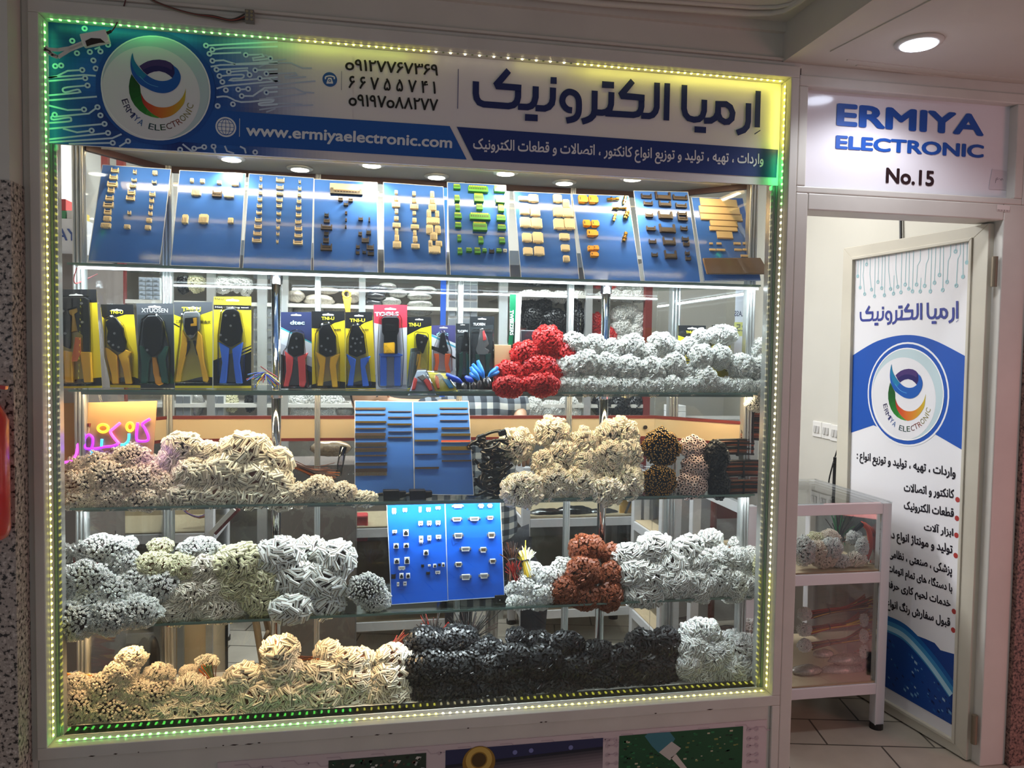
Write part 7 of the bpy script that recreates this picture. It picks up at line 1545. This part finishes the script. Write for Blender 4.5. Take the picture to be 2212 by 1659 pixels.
sh = skin_body('plaid_shirt', [pel + V((0, 0, -.03)), pel.lerp(chest, .5), chest, nk.lerp(chest, .40), sh_r, sh_r.lerp(elb, .6), elb.lerp(wri, .35), sh_l, sh_l.lerp(elb2, .9)], [(0,1),(1,2),(2,3),(2,4),(4,5),(5,6),(3,7),(7,8)], [.150,.155,.175,.12,.09,.078,.068,.105,.075], PLAID)
tro = skin_body('trousers', [pel, hipl, kl, al + V((0, 0, .05)), hipr, kr, ar + V((0, 0, .05))], [(0,1),(1,2),(2,3),(0,4),(4,5),(5,6)], [.132,.094,.072,.055,.094,.072,.055], TROU)
# head, looking down towards the viewer's left
Rh = Matrix.Rotation(math.radians(14), 3, 'X') @ Matrix.Rotation(math.radians(-24), 3, 'Y')
def face(p, d):
    f = max(0, -d.y); w_ = 1 - .16 * max(0, -d.z) ** 1.5; y = p.y
    nose = math.exp(-((d.x / .16) ** 2) - ((d.z + .12) / .22) ** 2) * .022 * (f > .5); brow = math.exp(-((d.z - .16) / .10) ** 2) * .006 * f; eye = (math.exp(-(((d.x - .36) / .16) ** 2) - ((d.z - .02) / .10) ** 2) + math.exp(-(((d.x + .36) / .16) ** 2) - ((d.z - .02) / .10) ** 2)) * .009 * f; lips = math.exp(-((d.x / .30) ** 2) - ((d.z + .48) / .08) ** 2) * .006 * f
    return V((p.x * w_, y - nose - brow + eye - lips, p.z))
a = MB(); a.ball(hd, (.076, .096, .115), 40, 30, R=Rh, fn=face); a.build('head', SKIN, per, smooth=True)
a = MB(); a.ball(hd + Rh @ V((0, .014, .022)), (.081, .096, .106), 28, 20, R=Rh, fn=lambda p, d: p if d.y > -.55 or d.z > .42 else p * .86); a.build('hair', HAIR, per, smooth=True)
for s_ in (-1, 1):
    a = MB(); a.ball(hd + Rh @ V((.030 * s_, -.080, .004)), (.012, .008, .006), 14, 8); a.ball(hd + Rh @ V((.030 * s_, -.0865, .003)), (.005, .003, .005), 10, 6, 1); a.build('eye', [PALE, HAIR], per, smooth=True)
    a = MB(); a.tube([hd + Rh @ V((x * s_, -.088 + .004 * k, .022 + .003 * (k == 1))) for k, x in enumerate((.014, .030, .046))], [.0025, .0035, .002], 6); a.build('eyebrow', HAIR, per)
    a = MB(); a.ball(hd + Rh @ V((.077 * s_, .008, -.004)), (.010, .020, .030), 12, 8, R=Rh); a.build('ear', SKIN, per, smooth=True)
for hc, dr_, nm in ((hnd, V((-.1, -.6, -.8)), 'r'), (hnd2, V((.6, -.7, -.1)), 'l')):
    dr_ = dr_.normalized(); sd_ = dr_.cross(V((0, 0, 1))).normalized(); up2 = sd_.cross(dr_)
    for k in range(4):
        b0 = hc + dr_ * .035 + sd_ * (.018 * (k - 1.5)); L_ = (.06, .072, .068, .052)[k]
        a = MB(); a.tube(cat([b0 - dr_ * .02, b0, b0 + dr_ * L_ * .5 - up2 * .006, b0 + dr_ * L_ * .9 - up2 * .026], 3), [.009] * 7 + [.0085, .008, .007], 8); a.build('finger', SKIN, per, smooth=True)
    a = MB(); a.tube(cat([hc + sd_ * .02, hc + sd_ * .045 + dr_ * .02, hc + sd_ * .05 + dr_ * .055 - up2 * .008], 3), [.011, .011, .010, .010, .009, .009, .008], 8); a.build('thumb', SKIN, per, smooth=True)
stool_x = pel.x; t = thing('seat_stool', 'dark padded stool the person in the plaid shirt sits on', 'stool', (pel.x, pel.y, 0)); a = MB(); a.cyl((pel.x, pel.y, .38), (pel.x, pel.y, .44), .18, 28); a.build('cushion', BLACK, t, bevel=.012); a = MB(); a.cyl((pel.x, pel.y, .02), (pel.x, pel.y, .38), .03, 16); a.build('column', STEEL, t); a = MB(); a.cyl((pel.x, pel.y, 0), (pel.x, pel.y, .02), .17, 28); a.build('base', STEEL, t)
# --- in the doorway: counter contents
heap(.628, [('top', [(1762,1168,22,18,'tinyy'),(1792,1160,22,16,'tiny'),(1845,1162,18,16,'tinyw')]), ('bottom', [(1735,1190,26,30,'tinyw'),(1764,1188,24,20,'tiny'),(1795,1184,24,22,'tinyw'),(1780,1210,30,16,'tiny'),(1818,1212,24,14,'tinyw'),(1862,1182,14,20,'tinyw'),(1848,1208,26,16,'med')])], {'tiny': 'tiny ended beige bundle', 'tinyw': 'tiny ended white bundle', 'tinyy': 'pale yellow bundle', 'med': 'ivory connector bundle'}, 'in the doorway counter', 'bundles in the doorway counter', front=.36)
t = thing('orange_pliers', 'orange handled pliers standing at the right end of the doorway counter', 'pliers', at(1874, 1215, .40)); 
for k, ps in enumerate(([(1868,1215),(1880,1180),(1876,1145),(1860,1130)], [(1884,1218),(1890,1180),(1886,1150),(1866,1132)])):
    a = MB(); a.tube(cat([at(x, y, .40 + .01 * k) for x, y in ps], 4), [.011] * 8 + [.010] * 5, 10); a.build('handle', mat('pliers_orange', (220, 78, 44), .35), t, smooth=True)
a = MB(); a.tube([at(1862, 1131, .40), at(1850, 1142, .40), at(1838, 1158, .40)], [.012, .010, .003], 8); a.build('jaw', TBK, t)
wire_fan('dark bunch of stranded wires standing in the doorway counter', [(1815,1120,.55),(1812,1150,.52),(1810,1170,.5)], [WDK, WBK, WGN], 30, .03, seed=30)
for k, (y, lb) in enumerate(((1318, 'topmost'), (1352, 'second'), (1386, 'third'))):
    y2 = y + 4
    wire_fan('tied length of red yellow and black wire, %s of the stack in the doorway counter' % lb, [(1872,y - 18,.40),(1830,y - 4,.40),(1790,y + 2,.40),(1752,y + 10,.40)], [WRD, WYL, WBR, WDK], 110, .016, r=.0024, tie=2, seed=31 + k)
    heap(.18, [('', [(1738,y + 8,16,14,'tinyw')])], 'white connector end', 'on the %s doorway wire length' % lb, 'connector ends in the doorway counter', front=.40, start='hanging')
    heap(.18, [('', [(1866,y + 22,10,14,'tinyw')])], 'small white connector end', 'right under the %s doorway wire length' % lb, 'connector ends in the doorway counter', front=.38, start='hanging')
for k, (x, y, rx, ry) in enumerate(((1778,1412,24,9),(1830,1424,44,12),(1820,1446,52,12),(1742,1448,36,12),(1826,1468,50,11),(1740,1474,40,12),(1826,1486,46,9))):
    bagpx('flat clear bag of white parts, %s from top in the doorway counter' % ORD[k], x, y, rx, ry, .42, (214, 206, 194), 'clear bags in the doorway counter', 50 + k)
# --- on the walls beyond the door
XW = 3.318
for k, (x, y) in enumerate(((1766, 927), (1786, 931), (1805, 936))):
    q = atx(x, y, XW); t = thing('light_switch', 'white double light switch on the wall beyond the door, %s of three' % ('leftmost', 'middle', 'rightmost')[k], 'light switch', q, 'light switches')
    a = MB(); a.box(q, (.010, .082, .085)); a.build('plate', mat('switch_white', (228, 226, 220), .35), t, bevel=.003)
    for s_ in (-1, 1): a = MB(); a.box(q + V((-.007, .014 * s_, 0)), (.006, .022, .036), Matrix.Rotation(.12, 3, 'Y')); a.build('rocker', mat('switch_grey', (186, 184, 180), .35), t)
q0, q1 = atx(1945, 440, XW - .01), atx(1946, 520, XW - .01); a = MB(); a.tube([(q0.x, q0.y, 2.8), q0, q1], .006, 8); tag(a.build('hanging_cable', BLACK, origin=q1), 'black cable coming down the wall above the open door', 'cable')
a = MB(); a.tube(cat([atx(1812, 962, XW - .01), atx(1800, 1000, XW - .01), atx(1790, 1045, XW - .02), atx(1795, 1085, XW - .02)], 5), .004, 6); tag(a.build('electric_cable', BLACK, origin=atx(1800, 1000, XW)), 'thin black cord running down from the light switches', 'cord')
# chair behind the counter
q = at(1722, 1020, 1.3); t = thing('chair', 'dark red wooden chair back behind the doorway counter', 'chair', (q.x - .15, 1.3, 0)); WDC = mat('chair_wood', (96, 44, 36), .4); x_ = q.x
a = MB(); a.span((x_ - .40, 1.10, .42), (x_ + .02, 1.50, .46)); a.build('seat', WDC, t, bevel=.006)
a = MB(); a.tube([(x_ - .38, 1.5, at(1722, 1000, 1.5).z), (x_ + .01, 1.5, at(1722, 1000, 1.5).z)], .02, 10); a.span((x_ - .38, 1.495, .62), (x_ + .01, 1.505, .85)); a.build('backrest', WDC, t)
for sx, sy in ((x_ - .38, 1.12), (x_, 1.12)): a = MB(); a.cyl((sx, sy, 0), (sx, sy, .42), .018, 10); a.build('leg', WDC, t)
for sx in (x_ - .38, x_): a = MB(); a.cyl((sx, 1.5, 0), (sx, 1.5, at(1722, 1000, 1.5).z), .018, 10); a.build('leg', WDC, t)
# sheet added to imitate a poster mirrored in the right side glass
FP = Pl((0, .33, 0), (1, 0, 0), (0, 0, 1)); q0, q1 = at(1585, 790, .36), at(1616, 615, .36); t = thing('reflected_poster', 'narrow pale sheet with reversed lettering, imitating a poster reflection at the right corner', 'poster', (q0.x, .36, q0.z)); FP = Pl((0, .36, 0), (1, 0, 0), (0, 0, 1))
a = MB(); a.span((q0.x, .36, q0.z), (q1.x, .362, q1.z)); a.build('sheet', mat('reflected_poster_pale', (214, 216, 224), .4), t)
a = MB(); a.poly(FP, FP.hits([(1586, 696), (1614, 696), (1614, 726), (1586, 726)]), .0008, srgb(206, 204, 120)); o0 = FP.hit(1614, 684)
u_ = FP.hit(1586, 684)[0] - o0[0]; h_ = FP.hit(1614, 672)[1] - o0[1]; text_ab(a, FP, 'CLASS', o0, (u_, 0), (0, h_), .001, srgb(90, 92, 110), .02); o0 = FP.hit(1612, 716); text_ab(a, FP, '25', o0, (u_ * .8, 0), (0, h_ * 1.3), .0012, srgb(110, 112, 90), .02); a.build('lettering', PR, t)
